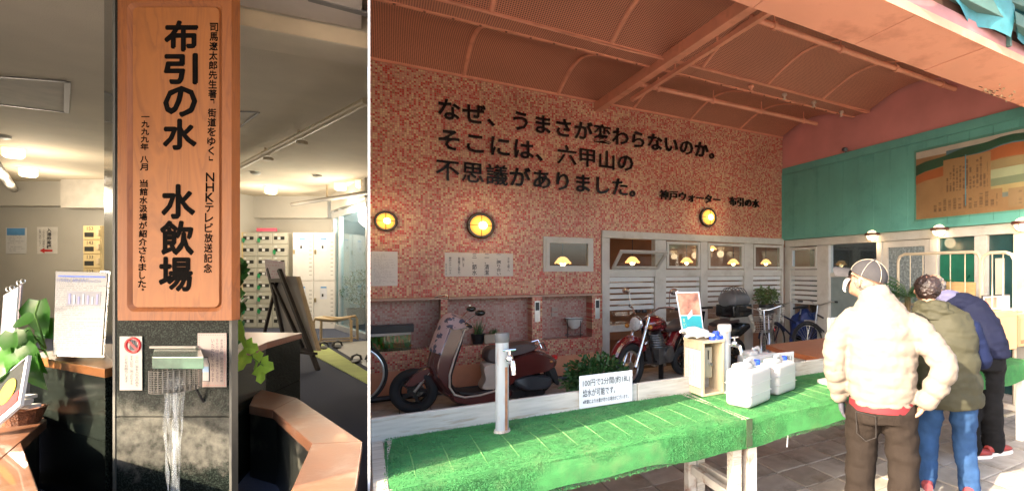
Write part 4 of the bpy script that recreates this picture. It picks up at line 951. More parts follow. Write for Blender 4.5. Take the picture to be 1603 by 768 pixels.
off = Vector((.03, .035, 0)); q = [fa.lerp(ta, .18)+off+Vector((-.06, 0, 0)), fb.lerp(tb, .18)+off+Vector((.05, 0, 0)), tb.lerp(fb, .07)+off+Vector((.16, 0, 0)), ta.lerp(fa, .07)+off+Vector((-.03, 0, 0))]
qprism(q, 0, .018, M('board_back', (.36, .31, .25), .7, var=.15, scale=3, dirt=(.35, .03, .03), dscale=2.5, damt=.6), 'display_board', es)
qs = qsub(q, .96, 1.02, 0, 1); qprism(qs, -.012, .034, M('light_wood', (.52, .36, .20), .5), 'board_edge', es)
qprism([ta+off+Vector((-.05, 0, -.12)), tb+off+Vector((.06, 0, -.16)), tb+off+Vector((.05, 0, .10)), ta+off+Vector((-.07, 0, .13))], .03, .003, printmat('pink_print', (.60, .50, .50), (.5, .2, .25), 8, 'y', .5, .5, 20), 'paper_sign', es)
MB().bar(fa.lerp(ta, .16)+Vector((-.05, -.03, 0)), fb.lerp(tb, .16)+Vector((.07, -.03, 0)), .05, .03).build('ledge', dkw, es)
stp = hz(526, 534, FL)
so = thing('wooden_stool', 'pale bent plywood stool beside the glazed screen', 'stool', stp, math.radians(20)); lw = M('birch_ply', (.62, .46, .27), .4, var=.1, stretch=(2, 10, 10))
MB().grid(lambda u, v: (-.27+.54*u, -.18+.36*v, .43-.05*math.sin(math.pi*u)+.0), 12, 2).grid(lambda u, v: (-.27+.54*u, -.18+.36*v, .40-.05*math.sin(math.pi*u)), 12, 2).build('seat', lw, so, smooth=True)
for y in (-.17, .17):
    MB().tube([(-.27, y, 0), (-.265, y, .36), (-.24, y, .415), (0, y, .385), (.24, y, .415), (.265, y, .36), (.27, y, 0)], .02, 8).build('leg_frame', lw, so, smooth=True); MB().bar((-.27, y, .03), (.27, y, .03), .025).build('runner', lw, so)
mat_p = [hz(503, 538, FL), hz(577, 583, FL), hz(577, 601, FL), hz(484, 553, FL)]
for p in mat_p: p.x = min(p.x, PR*p.y-.015)
mo = MB().prism([(p.x, p.y, FL+.002) for p in mat_p], (0, 0, .012)).build('floor_mat', M('lime_mat', (.52, .60, .20), .8, var=.08, bump=.4, bscale=250)); tag(mo, 'long lime green mat laid on the navy carpet by the easel', 'mat')
tp = [hz(519, 536, FL), hz(577, 533.5, FL), hz(577, 575, FL), hz(530, 548, FL)]
for p in tp: p.x = min(p.x, PR*p.y-.015)
struct(MB().prism([(p.x, p.y, FL+.001) for p in tp], (0, 0, .004)).build('floor_tiles', M('pale_tiles', (.40, .39, .37), .4, var=.15, scale=12)))
def sandals(px, py, label, rot, s=1.0):
    t = thing('sandals', label, 'sandals', hz(px, py, FL)+Vector((0, 0, .006)), rot)
    for sx in (-.07, .07):
        sl = MB().prism([(sx+.045*math.cos(a)*(1 if math.sin(a) > 0 else .8), .13*math.sin(a), 0) for a in np.linspace(0, 2*math.pi, 17)[:-1]], (0, 0, .022)).build('sole', black_pl, t)
        MB().tube([(sx-.05, .03, .015), (sx-.035, .05, .06), (sx, .06, .075), (sx+.035, .05, .06), (sx+.05, .03, .015)], .02, 6, flat=.5).build('strap', black_pl, sl, smooth=True)
    t.scale = (s, s, s)
sandals(518, 545, 'pair of black sandals on the floor in front of the stool', .7, 1.25); sandals(569, 566, 'pair of black slippers on the pale floor tiles by the lime mat', .5, 1.2)
cp = hz(565, 520, FL); cp = Vector((cp.x-.05, cp.y+.9, FL)); cp = Vector(((565-PPX)/FPX*10.3, 10.3, FL))
pt = thing('potted_shrub', 'leafy shrub in a dark pot behind the glazed screen', 'plant', cp)
MB().lathe([(.19, 0), (.25, .42), (.27, .44), (.23, .44), (.21, .38)], (0, 0, 0), 'z', 18).build('pot', M('slate_pot', (.05, .055, .06), .5), pt, smooth=True)
fo = MB()
for k in range(600):
    v = Vector((rs.gauss(0, 1), rs.gauss(0, 1), rs.gauss(0, 1))).normalized()*rs.uniform(.15, 1)**.5; p = Vector((v.x*.36, v.y*.36, .85+v.z*.42)); d = Vector((rs.gauss(0, 1), rs.gauss(0, 1), rs.gauss(.3, 1))).normalized()*.06; sd = d.cross(Vector((rs.gauss(0, 1), rs.gauss(0, 1), 1))).normalized()*.016
    fo.add([p, p+d*.5+sd, p+d, p+d*.5-sd], [(0, 1, 2, 3)])
tag(fo.build('foliage', leafmat('court_leaf', (.10, .16, .10)), pt, fix=False), kind='stuff'); MB().tube([(0, 0, .4), (.02, 0, .9)], .02, 6).build('stem', M('stem_brown', (.12, .09, .04), .7), pt)
def onwall(px0, px1, py0, py1, m, label, name, cat, D=14.19):
    o = MB().box((pX(px0, D), D-.02, pZ(py1, D)), (pX(px1, D), D, pZ(py0, D))).build(name, m, None, bevel=.01); tag(o, label, cat)
onwall(566, 576.5, 410, 432, M('court_box', (.45, .55, .66), .5), 'pale blue board on the court wall behind the glazed screen', 'wall_board', 'board'); onwall(541, 553, 380, 406, M('court_yellow', (.62, .50, .12), .5), 'round cornered yellow board on the court wall behind the glazed screen', 'wall_board', 'board')
# --- ceiling fittings
shade = M('lamp_shade', (1, .62, .26), .5, emit=.42, var=0); lampm = M('lamp_glow', (1, .75, .42), .5, emit=1.3, var=0)
def lamp_pt(name, loc, w, r=.08, col=(1, .68, .38), parent=None):
    l = bpy.data.lights.new(name, 'POINT'); l.energy = w; l.color = col; l.shadow_soft_size = r
    o = bpy.data.objects.new(name, l); COL.objects.link(o); o.location = loc; o.parent = parent; return o
for k, (px, py, D, drop, lab) in enumerate(((21, 232, None, 0, 'round ceiling lamp nearest the square access hatch'), (44.5, 264, None, 0, 'round ceiling lamp close to the boxed duct on the notice wall'), (424, 293, None, 0, 'round ceiling lamp above the grey key lockers'), (533, 287, None, 0, 'round ceiling lamp above the tall white lockers'), (566, 283, None, 0, 'round ceiling lamp in front of the glazed screen'))):
    p = hz(px, py, HZ) if D is None else at(px, py, D); t = thing('ceiling_lamp', lab, 'lamp', p, 0, 'round ceiling lamps in the hall')
    MB().lathe([(.098, 0), (.098, -.10), (.09, -.115)], (0, 0, 0), 'z', 20).build('shade', shade, t, smooth=True); MB().lathe([(.085, -.116), (.07, -.13), (.0, -.135)], (0, 0, 0), 'z', 16, cap=False).build('diffuser', lampm, t)
    if drop: MB().cyl((0, 0, 0), (0, 0, HZ-p.z), .012, n=8).build('stem', steel, t)
    lamp_pt('lamp_light', (0, 0, -.6), 9, .2, (1, .84, .64), parent=t)
tan = M('pipe_cream', (.40, .33, .22), .5, var=.08)
pa, pb_ = hz(362, 268, 3.12), hz(577.3, 158, 3.12)
pp = thing('ceiling_pipe', 'thick cream sprinkler pipe crossing the hall ceiling', 'pipe'); MB().tube([pa+(pa-pb_)*.3, pb_+Vector((-.02, 0, 0))], .036, 12).build('pipe', tan, pp, smooth=True)
for t_ in (.36, .62): q = pa.lerp(pb_, t_); MB().cyl(q, (q.x, q.y, HZ), .012, n=8).build('hanger', tan, pp); MB().lathe([(.05, 0), (.055, .02), (.05, .04)], (q.x+.04, q.y, q.z-.09), 'z', 10).build('sprinkler_head', tan, pp); MB().lathe([(.045, -.025), (.045, .025)], q, 'z', 12).build('clamp', tan, pp)
qa, qb = hz(457, 326, 3.0), hz(577.3, 304, 3.0); qa.y = min(qa.y, 10.6)
pp = thing('ceiling_pipe', 'thin grey pipe on drop brackets near the glazed screen', 'pipe'); qa = at(457, 320, 10.2); qb = at(577, 301, 8.6); MB().tube([qa, qb], .04, 10).build('pipe', M('pipe_grey', (.17, .16, .14), .6), pp, smooth=True); q = qa.lerp(qb, .5); MB().cyl(q, (q.x, q.y, HZ), .015, n=8).build('hanger', tan, pp)
pa, pb_ = at(0, 268, 6.2), at(22, 297, 9.0)
pp = thing('ceiling_pipe', 'pale pipe running back to the notice wall beside the ceiling lamps', 'pipe'); MB().tube([pa+(pa-pb_)*.3, pb_], .05, 10).build('pipe', M('pipe_pale', (.28, .26, .22), .5), pp, smooth=True)
for k, (px, py, lab) in enumerate(((400, 269, 'round smoke detector on the ceiling beside the thick pipe'), (497, 274, 'flat round vent on the ceiling between the lamps'), (4, 212, 'small round detector at the access hatch'))):
    p = hz(px, py, HZ); tag(MB().lathe([(.07, 0), (.065, -.03), (.03, -.045)], (0, 0, 0), 'z', 16).build('smoke_detector', M('detector_grey', (.33, .32, .29), .5), None, loc=p, smooth=True), lab, 'detector')
hq = [hz(*c, HZ-.004) for c in ((-30, 118), (106, 128), (104, 176), (-30, 160))]
ah = thing('access_hatch', 'pale square ceiling access hatch with dark metal edge', 'hatch'); MB().prism(hq, (0, 0, .003)).build('panel', M('hatch_panel', (.42, .38, .31), .8, bump=.3, bscale=120), ah)
for i in range(4): MB().bar(hq[i], hq[(i+1) % 4], .035, .012).build('edge_strip', M('hatch_edge', (.13, .12, .11), .5), ah)
hq = [hz(*c, HZ-.004) for c in ((330, 172), (405, 176), (372, 201), (310, 195))]
ah = thing('access_hatch', 'ceiling access hatch with thin dark edge beside the pillar', 'hatch'); MB().prism(hq, (0, 0, .003)).build('panel', M('hatch_panel', (.42, .38, .31), .8, bump=.3, bscale=120), ah)
for i in range(4): MB().bar(hq[i], hq[(i+1) % 4], .02, .012).build('edge_strip', M('hatch_edge', (.13, .12, .11), .5), ah)
wbx = thing('wall_speaker', 'small cream box with a looped cable at the top of the pillar', 'speaker'); p = at(377, 28, 2.95)
MB().cbox(p, (.075, .08, .12)).build('case', M('cream_case', (.62, .50, .42), .5), wbx, bevel=.008); MB().tube([p+Vector((.03, -.05, .06)), p+Vector((.05, -.05, -.02)), p+Vector((.02, -.05, -.10)), p+Vector((-.05, -.04, -.16))], .003, 5).build('cable', M('cable_white', (.6, .58, .55), .5), wbx); MB().bar(p, p+Vector((-.1, .05, .0)), .03, .03).build('bracket', M('cable_white', (.6, .58, .55), .5), wbx)
# ================================================================ things in the yard
amber = M('lamp_amber', (1, .42, .07), .3, emit=.15, var=0); amberh = M('lamp_hot', (1, .80, .42), .3, emit=1.6, var=0); refl = M('lamp_reflector', (.72, .62, .36), .3, .3)
for k, (px, py, r, lab) in enumerate(((604, 346, .125, 'smallest round bulkhead lamp, above the printed notice on the mosaic wall'), (753, 353, .175, 'large round bulkhead lamp above the white handwritten banner'), (1109, 340, .165, 'round bulkhead lamp under the small lettering by the windows'))):
    p = ry(px, py, -.05); t = thing('bulkhead_lamp', lab, 'lamp', W(p.x, -.001, p.z), RA, 'round lamps on the mosaic wall')
    MB().lathe([(r*.98, 0), (r, .05), (r*.95, .072), (r*.90, .06)], (0, 0, 0), 'y', 28).build('ring', black_pl, t, smooth=True)
    MB().lathe([(r*.91, .055), (r*.80, .04), (r*.76, .03)], (0, 0, 0), 'y', 28, cap=False).build('reflector', refl, t, smooth=True)
    MB().ball((0, -.045, 0), (r*.80, .06, r*.80), 20, 12).build('globe', amber, t, smooth=True); MB().ball((r*.1, -.1, 0), (r*.30, .02, r*.30)).build('bulb', amberh, t, smooth=True)
    gd_ = MB()
    for a in (0, math.pi/2): gd_.tube([(math.cos(a)*r*.95*math.cos(q), -.06-.06*math.sin(q), math.sin(a)*r*.95*math.cos(q)) for q in np.linspace(0, math.pi, 11)], .004, 5)
    gd_.build('wire_guard', black_pl, t); lamp_pt('lamp_light', (0, -.22, 0), .55 if k else .4, .1, (1, .7, .35), t)
def wall_sheet(name, label, px0, py0, px1, py1, mat, y=-.004):
    a, b_ = ry(px0, py0, y), ry(px1, py1, y); t = yroot(name, label, 'notice')
    MB().box((a.x, y-.002, b_.z), (b_.x, y, a.z)).build('sheet', mat, t); return t, a, b_
wall_sheet('printed_notice', 'white printed table sheet on the mosaic wall below the small lamp', 581, 393, 622.5, 447, printmat('price_print', (.58, .55, .52), (.34, .31, .30), 26, 'y', .55, .5, 40))
t, a, b_ = wall_sheet('rules_banner', 'wide white paper banner of vertical handwritten rules on the mosaic', 696, 395, 803, 432, M('paper_plain', (.60, .55, .50), .6, var=.03))
mR = facing((0, -.0075, 0), YX, YZ)
for s, c0, w, y0, y1 in (('一、譲り合い', .78, .07, .03, .95), ('二、清潔', .60, .07, .03, .95), ('三、節水', .42, .07, .03, .95), ('お客様へ', .93, .035, .15, .8), ('皆様ご協力', .20, .035, .18, .9), ('お願いします', .26, .035, .18, .6), ('神戸クアハウス', .075, .035, .18, .9), ('布引の水', .02, .02, .45, .95)):
    X = b_.x-a.x; H = a.z-b_.z
    ftext(s, inkb, t, a.x+X*(c0-w/2), a.x+X*(c0+w/2), a.z-H*y1, a.z-H*y0, mR, vertical=True, bold=.01)
# --- fish tank
ft_ = yroot('fish_tank', 'long glass fish tank with black lid on the tiled ledge', 'aquarium')
x0 = wl_x0+.005; x1 = ry(643, 540, -.2).x; zt0 = .604; zt1 = ry(610, 521, -.24).z
MB().box((x0, -.25, zt1), (ry(648, 512, -.25).x, -.02, zt1+.085)).build('lid', black_pl, ft_, bevel=.006); MB().box((x0, -.245, zt1-.03), (x1, -.03, zt1-.001)).build('rim', M('tank_rim', (.45, .42, .36), .4), ft_)
gl = MB(); gl.box((x0, -.243, zt0), (x1, -.238, zt1-.03)); gl.box((x1-.005, -.238, zt0), (x1, -.035, zt1-.03)); gl.build('glass', glassmat('tank_glass', (.8, .9, .8), .1), ft_)
MB().box((x0, -.234, zt0), (x1-.01, -.04, zt0+.03)).build('gravel', M('gravel', (.16, .10, .06), .9, var=.5, scale=90), ft_); MB().box((x0, -.04, zt0), (x1-.01, -.035, zt1-.03)).build('backdrop', M('tank_back', (.05, .06, .03), .6), ft_)
wd = MB(); rr_ = random.Random(4)
for k in range(220):
    x = rr_.uniform(x0+.05, x1-.02); y = rr_.uniform(-.22, -.06); h = rr_.uniform(.04, .16); d = Vector((rr_.uniform(-.04, .04), rr_.uniform(-.03, .03), h)); p = Vector((x, y, zt0+.02)); w = Vector((.012, .004, 0))
    wd.add([p-w, p+w, p+d+w*.8, p+d*1.2-w], [(0, 1, 2, 3)], 0 if rr_.random() < .65 else 1)
tag(wd.build('water_weed', [leafmat('weed_green', (.10, .22, .03)), M('weed_orange', (.40, .14, .02), .6)], ft_, fix=False), kind='stuff')
# --- bowl on a wire stand, pots in the niche
p = ry(899, 522, -.13); bs = thing('wash_bowl', 'white ceramic bowl on a black wire stand in the tiled niche', 'bowl', W(p.x, -.13, .604), RA)
MB().lathe([(.05, .12), (.085, .16), (.125, .26), (.13, .275), (.12, .272), (.08, .18)], (0, 0, 0), 'z', 24).build('bowl', M('ceramic', (.62, .60, .56), .2), bs, smooth=True)
wr_ = MB(); wr_.torus((0, 0, .265), .128, .005, 'z', 24, 5); wr_.torus((0, 0, .03), .125, .004, 'z', 24, 5)
for k in range(4): a = k*math.pi/2+.5; wr_.cyl((.13*math.cos(a), .11*math.sin(a), 0), (.13*math.cos(a), .11*math.sin(a), .265), .005, n=5)
wr_.build('wire_stand', black_pl, bs)
for px, lab, tall in ((748, 'dark pot of spiky aloe in the niche behind the scooter', 1), (772, 'low cream planter with small shoots beside the aloe pot', 0)):
    p = ry(px, 535, -.12); t = thing('niche_planter', lab, 'plant', W(p.x, -.12, .603), RA)
    if tall: MB().lathe([(.06, 0), (.085, .12), (.09, .13), (.07, .13)], (0, 0, 0), 'z', 16).build('pot', black_pl, t)
    else: MB().box((-.12, -.07, 0), (.12, .07, .12)).build('pot', M('cream_planter', (.42, .34, .24), .6), t, bevel=.01)
    lf = MB()
    for k in range(26):
        a = rr_.uniform(0, 6.28); L_ = rr_.uniform(.10, .26) if tall else rr_.uniform(.03, .10); d = Vector((math.cos(a)*rr_.uniform(.2, .8), math.sin(a)*.5, 1)).normalized()*L_; p_ = Vector((rr_.uniform(-.05, .05), rr_.uniform(-.04, .04), .12)); s = Vector((-math.sin(a), math.cos(a), 0))*.009
        lf.add([p_-s, p_+s, p_+d], [(0, 1, 2)])
    lf.build('leaves', leafmat('aloe_green', (.09, .16, .06)), t, fix=False)
# --- pendant lamps in the tea room
def pendant(px, py, y, lab, s=1.0, stem=True):
    p = ry(px, py, y); t = thing('pendant_lamp', lab, 'lamp', W(p.x, y, p.z), RA, 'pendant lamps behind the windows')
    n = 24; vs_ = []
    prof = [(.03, .09), (.07, .07), (.115, .015), (.135, -.02)]
    mb = MB(); mb.lathe([(r*s, h*s) for r, h in prof], (0, 0, 0), 'z', n, cap=False)
    for i, v in enumerate(mb.v[-n:]): v.z += .010*s*math.cos(i*math.pi)
    mb.build('shade', M('pendant_shade', (1, .50, .16), .4, emit=.28, var=0), t, smooth=True); MB().ball((0, 0, -.02*s), .05*s).build('bulb', M('pendant_bulb', (1, .78, .42), .4, emit=1.2, var=0), t, smooth=True)
    if stem: MB().cyl((0, 0, .09*s), (0, 0, 2.44-p.z), .007, n=6).build('cord', black_pl, t)
    lamp_pt('lamp_light', (0, 0, -.13), .8, .06, (1, .6, .26), t)
pendant(881, 410, 1.0, 'lit scalloped pendant lamp inside the small mosaic window'); pendant(990, 409, 1.1, 'lit pendant lamp behind the open tilted sash')
pendant(1075, 409, 1.4, 'lit pendant lamp behind the window beside the open sash', .95); pendant(1148, 411, 1.7, 'lit pendant lamp on a long cord behind the third window bay', .95); pendant(1199, 411, 1.9, 'lit pendant lamp behind the last slatted window bay', .95); pendant(1115, 389, 2.7, 'small far pendant lamp high behind the third window bay', .75)
for px, py, lab in ((1366, 371, 'half round lamp under the teal wall over the frosted pane'), (1471, 365.5, 'half round lamp under the teal wall over the green blind'), (1601, 358, 'half round lamp under the teal wall at the menu board')):
    p = rx(px, py, -.005); t = thing('soffit_lamp', lab, 'lamp', W(-.01, p.y, ZW-.026), RA, 'lamps under the teal wall')
    MB().lathe([(.115, 0), (.12, -.03), (.10, -.04)], (0, 0, 0), 'z', 20).build('ring', M('lamp_brown', (.10, .03, .02), .4), t, smooth=True); MB().ball((0, 0, -.038), (.092, .092, .085), 18, 10).build('globe', M('globe_glow', (1, .74, .42), .3, emit=.45, var=0), t, smooth=True)
    gd_ = MB()
    for a in (0, math.pi/2): gd_.tube([(math.cos(a)*.10*math.cos(q), math.sin(a)*.10*math.cos(q), -.038-.092*math.sin(q)) for q in np.linspace(0, math.pi, 9)], .004, 5)
    gd_.build('wire_guard', black_pl, t); lamp_pt('lamp_light', (0, 0, -.2), .35, .08, (1, .7, .4), t)
cm_ = rx(1322, 231, -.02); t = thing('wall_camera', 'small black camera on the pink gable just above the teal boards', 'camera', W(.018, cm_.y, cm_.z-.06), RA)
MB().bar((0, 0, -.05), (-.03, -.02, .02), .025).build('bracket', black_pl, t); MB().tube([(-.02, .03, .04), (-.10, -.08, .0)], .035, 10).build('body', black_pl, t, smooth=True)
# --- strata mural on the teal wall
mu = yroot('strata_mural', 'large clear sheeted mural of coloured rock strata on the teal boards', 'mural')
yA, yB = rx(1434, 300, -.01).y, -6.3; mz1, mz0 = 3.26, 2.30
tanm = M('mural_tan', (.38, .205, .10), .5, var=.15, scale=3)
MB().box((-.006, yB, mz0), (-.002, yA, mz1)).build('backing', tanm, mu)
def stratum(name, col, top, bot, y0=yA, x=-.009, n=24):
    mb = MB().grid(lambda u, v: (x, y0+(yB-y0)*u, (bot(u)*(1-v)+top(u)*v)*(mz1-mz0)+mz0), n, 1); mb.build(name, M('mural_'+name, col, .5, var=.1, scale=4), mu)
stratum('sky_band', (.62, .52, .46), lambda u: 1.0, lambda u: .90-.0*u, x=-.0075)
stratum('blue_band', (.10, .20, .27), lambda u: .93, lambda u: .80, yA-.45, -.008)
hill = lambda u: .80+.16*math.sin(min(1, u*2.6)*1.5)+.012*math.sin(u*40)
stratum('green_hill', (.02, .09, .055), lambda u: hill(u), lambda u: hill(u)-.15*(1-u), x=-.0095)
stratum('red_band', (.42, .115, .04), lambda u: hill(u)-.13*(1-u)-.03, lambda u: hill(u)-.28+.02*u, x=-.0105)
for k, (c, t0, t1) in enumerate((((.36, .25, .13), .66, .55), ((.42, .42, .27), .54, .42), ((.22, .25, .16), .42, .32), ((.48, .34, .16), .32, .22), ((.22, .25, .24), .22, .16))):
    stratum('layer_%s' % 'abcde'[k], c, lambda u, t0=t0: t0+.03*math.sin(u*3), lambda u, t1=t1: t1+.03*math.sin(u*3), yA-.62+.03*k, -.0115-.0004*k)
MB().cyl((-.016, yA-.72, .82*(mz1-mz0)+mz0), (-.016, yA-.72, .12*(mz1-mz0)+mz0), .008, n=6).build('well_line', M('mural_water', (.08, .26, .36), .5), mu); MB().cbox((-.015, yA-.74, .12*(mz1-mz0)+mz0), (.003, .12, .03)).build('well_pool', M('mural_water', (.08, .26, .36), .5), mu)
for (u0, u1, z0_, z1_, nm) in ((.12, .30, .30, .80, 'a'), (.06, .34, .06, .30, 'b'), (.36, .70, .04, .28, 'c'), (.50, .72, .42, .95, 'd')):
    y0_, y1_ = yA+(yB-yA)*u0, yA+(yB-yA)*u1
    MB().box((-.0185, y1_, mz0+z0_*(mz1-mz0)), (-.0165, y0_, mz0+z1_*(mz1-mz0))).build('text_block', printmat('mural_print', (.38, .205, .10), (.10, .05, .03), 14, 'x', .7, .7, 34, flat='y') if nm in 'ab' else printmat('mural_print2', (.36, .22, .12), (.14, .09, .06), 20, 'x', .5, .5, 30, flat='y'), mu)
MB().box((-.024, yB, mz0-.03), (-.022, yA+.02, mz1+.03)).build('clear_sheet', glassmat('mural_sheet', (.93, .95, .93), .05, .15), mu)
# --- the long turf covered water table
turf = M('turf_green', (.034, .18, .046), .9, var=.22, scale=18, bump=.7, bscale=320, dirt=(.17, .22, .09), dscale=5, damt=.3); turf_d = M('turf_blade', (.04, .19, .052), .9, var=.35, scale=22, dirt=(.20, .24, .11), dscale=6, damt=.3); tw_ = M('weathered_timber', (.46, .41, .34), .8, var=.22, scale=7, stretch=(1, 12, 12), dirt=(.20, .15, .10), dscale=6, damt=.6)
rusty = M('rusty_white_steel', (.50, .46, .40), .6, var=.12, scale=10, dirt=(.20, .075, .025), dscale=7, damt=.9)
TY0, TY1, TZ = -4.36, -5.02, .75
def table_section(name, label, xa, xb, legs, blades, group):
    t = yroot(name, label, 'table', group)
    n = max(8, int((xb-xa)/.06)); rng = random.Random(int(-xa*100))
    def wav(x): return .020*math.sin(x*4.3+.6)+.009*math.sin(x*13.7)
    path = [(TY0, TZ-.03), (TY0-.001, TZ), (TY0-.33, TZ+.004), (TY1+.03, TZ+.003), (TY1+.008, TZ-.003), (TY1-.002, TZ-.02), (TY1-.012, TZ-.08), (TY1-.008, TZ-.145)]
    mb = MB()
    for i in range(n+1):
        x = xa+(xb-xa)*i/n; e = .012 if i in (0, n) else 0
        for j, (y, z) in enumerate(path): mb.v.append(Vector((x, y-(wav(x)*.5 if j > 4 else 0), z+(wav(x) if j == 7 else 0)-e*(1 if j < 5 else 0))))
    m = len(path)
    for i in range(n):
        for j in range(m-1): mb.f.append((i*m+j, i*m+j+1, (i+1)*m+j+1, (i+1)*m+j)); mb.mi.append(0)
    mb.build('turf_cover', turf, t, smooth=True)
    MB().box((xa+.01, TY0-.01, TZ-.05), (xb-.01, TY1+.02, TZ-.006)).build('deck', tw_, t)
    nb = blades; V_ = np.zeros((nb*3, 3)); r_ = np.random.RandomState(int(-xa*77)+5)
    x = r_.uniform(xa, xb, nb); tt = r_.uniform(0, 1, nb); front = tt > .50
    y = np.where(front, TY1-.006-.008*np.sin((tt-.5)*6), TY0+(TY1-TY0)*tt/.5); z = np.where(front, TZ-.002-.148*(tt-.5)/.5, TZ+.003)
    hN = r_.uniform(.002, .0055, nb); dx = r_.normal(0, .004, nb); dz = r_.normal(-.001, .004, nb); w = .0022
    V_[0::3] = np.c_[x-w, y, z]; V_[1::3] = np.c_[x+w, y, z]; V_[2::3] = np.where(front[:, None], np.c_[x+dx, y-hN, z+dz], np.c_[x+dx, y+dz, z+hN])
    me = bpy.data.meshes.new('turf_pile'); me.from_pydata(V_.tolist(), [], np.arange(nb*3).reshape(-1, 3).tolist()); me.materials.append(turf_d); tag(link('turf_pile', me, t), kind='stuff')
    for k in range(int((xb-xa)/.13)):       # worn ridges in the turf
        x = xa+.1+k*.13
        if x > xb-.05: break
        MB().tube([(x-.012+.004*math.sin(k), TY0-.16-.05*math.sin(k*2.1), TZ+.002), (x, -4.75, TZ+.004), (x+.004, TY1+.05, TZ+.002)], [.0012, .003, .0012], 6).build('turf_ridge', M('turf_worn', (.12, .30, .09), .9, bump=.6, bscale=300), t)
    for lx, ly, mt in legs:
        MB().box((lx-.03, ly-.03, .02), (lx+.03, ly+.03, TZ-.052)).build('leg', mt, t, bevel=.003, seg=1)
    if len(legs) > 1: MB().bar((legs[0][0], legs[0][1], .30), (legs[1][0], legs[1][1], .30), .03, .05).build('stretcher', rusty, t)
    return t
xL = rz(602, 690, TZ).x; xJ = rz(1160, 650, TZ).x
tA = table_section('turf_table', 'near section of the turf covered water table, carrying the first standpipe', xL, xJ-.003, [(xJ+.035-.06, -4.46, rusty), (xJ+.02-.06, -4.95, tw_)], 36000, 'sections of the turf water table')
tB = table_section('turf_table', 'middle section of the turf table, holding the white water cans', xJ+.003, -3.1, [(xJ+.06, -4.96, rusty), (xJ+.045, -4.45, tw_), (-3.2, -4.95, rusty)], 26000, 'sections of the turf water table')
tC = table_section('turf_table', 'far end section of the turf table, under the cartons', -3.09, -1.50, [(-1.58, -4.93, M('white_steel', (.6, .59, .56), .5)), (-1.58, -4.45, M('white_steel', (.6, .59, .56), .5))], 9000, 'sections of the turf water table')
rl = yroot('back_rail', 'weathered white timber rail standing along the back of the turf table', 'rail')
for a_, b_ in ((max(xL-.2, ry(580.2, 660, TY0).x), xJ-.35), (xJ-.345, -3.1), (-3.095, -1.5)): MB().box((a_, TY0+.002, TZ-.06), (b_, TY0+.03, TZ+.105)).build('plank', M('rail_paint', (.44, .41, .36), .7, var=.15, stretch=(1, 8, 8), dirt=(.26, .19, .12), dscale=5, damt=.7), rl, bevel=.004, seg=1)
pe = rz(577.8, 768, TZ); bx0 = max(xL-.14, rz(583, 700, TZ).x)
bn = MB().prism([tuple(rz(px, py, TZ-.004)) for px, py in ((581, 683), (599, 690), (611, 790), (585, 790))], (0, 0, -.04)).build('bench_end', tw_); bn.location = CORNER; bn.rotation_euler = (0, 0, RA); tag(bn, 'bare weathered timber board closing the near end of the turf table', 'board')
MB().box((xJ-.02, TY1-.016, TZ-.15), (xJ+.02, TY1-.012, TZ+.001)).build('cloth_seam', M('seam_dark', (.03, .05, .02), .9), tA)
hs = rz(1236, 665, .5); p = rD(1233, 665, 2.95); tag(MB().tube([(0, 0, .08), (0.004, 0, -.02), (0, .004, -.11), (-.006, 0, -.13)], .0045, 6).build('water_drip', M('drip_white', (.75, .75, .73), .3), None, loc=W(p.x, p.y, p.z+.0), rot=RA), 'thin white strand hanging below the turf table edge', 'string')
# --- standpipes with taps
pipe_w = M('standpipe_paint', (.36, .38, .39), .45, var=.08, dirt=(.23, .09, .03), dscale=5, damt=.5, stretch=(6, 6, 1))
def standpipe(name, label, x, y, h, r, water=None, strip=True):
    t = thing(name, label, 'standpipe', W(x, y, TZ+.004), RA)
    MB().cyl((0, 0, 0), (0, 0, h), r, n=24).build('post', pipe_w, t, smooth=True); MB().lathe([(r*1.06, h-.005), (r*1.12, h), (r*1.12, h+.035), (r*1.0, h+.042)], (0, 0, 0), 'z', 24).build('cap', M('grey_cap', (.09, .09, .09), .5) if strip else M('pale_cap', (.5, .47, .42), .5), t, smooth=True)
    MB().lathe([(r*1.25, 0), (r*1.2, .012)], (0, 0, 0), 'z', 24).build('base_ring', rusty, t)
    if strip: MB().bar((r*.45, -r*.93, .01), (r*.45, -r*.93, h*.72), .012, .004, (0, 1, 0)).build('rust_strip', M('rust_streak', (.22, .10, .05), .8, var=.4, scale=20), t)
    zt_ = h-.09; tp_ = MB(); tp_.tube([(r*.4, -r*.8, zt_), (r*.8, -r-.04, zt_), (r*.9, -r-.075, zt_-.005), (r*.95, -r-.088, zt_-.03), (r*.95, -r-.09, zt_-.06)], [.012, .014, .014, .012, .011], 10); tp_.ball((r*.7, -r-.03, zt_+.01), .02); tp_.cyl((r*.7, -r-.03, zt_), (r*.7, -r-.03, zt_+.05), .008, n=8); tp_.cyl((r*.7-.03, -r-.03, zt_+.052), (r*.7+.03, -r-.03, zt_+.052), .006, n=8)
    tp_.build('tap', chrome, t, smooth=True)
    if water:
        MB().tube([(r*.95, -r-.09, zt_-.06)]+water, [.010, .009, .008, .007], 8).build('water_jet', wat, t, smooth=True)
sp_ = rz(786, 676, TZ); standpipe('standpipe', 'near white steel standpipe with chrome tap and a rust streak', sp_.x, sp_.y, .45, .031)
sp2 = ry(1134, 560, -4.47); r2 = sp2.x; standpipe('standpipe', 'far standpipe behind the water cans with its tap running', r2, -4.47, ry(1134, 518, -4.47).z-TZ, .042, [(.085, -.16, .16), (.11, -.19, .10), (.12, -.20, .03)], False)
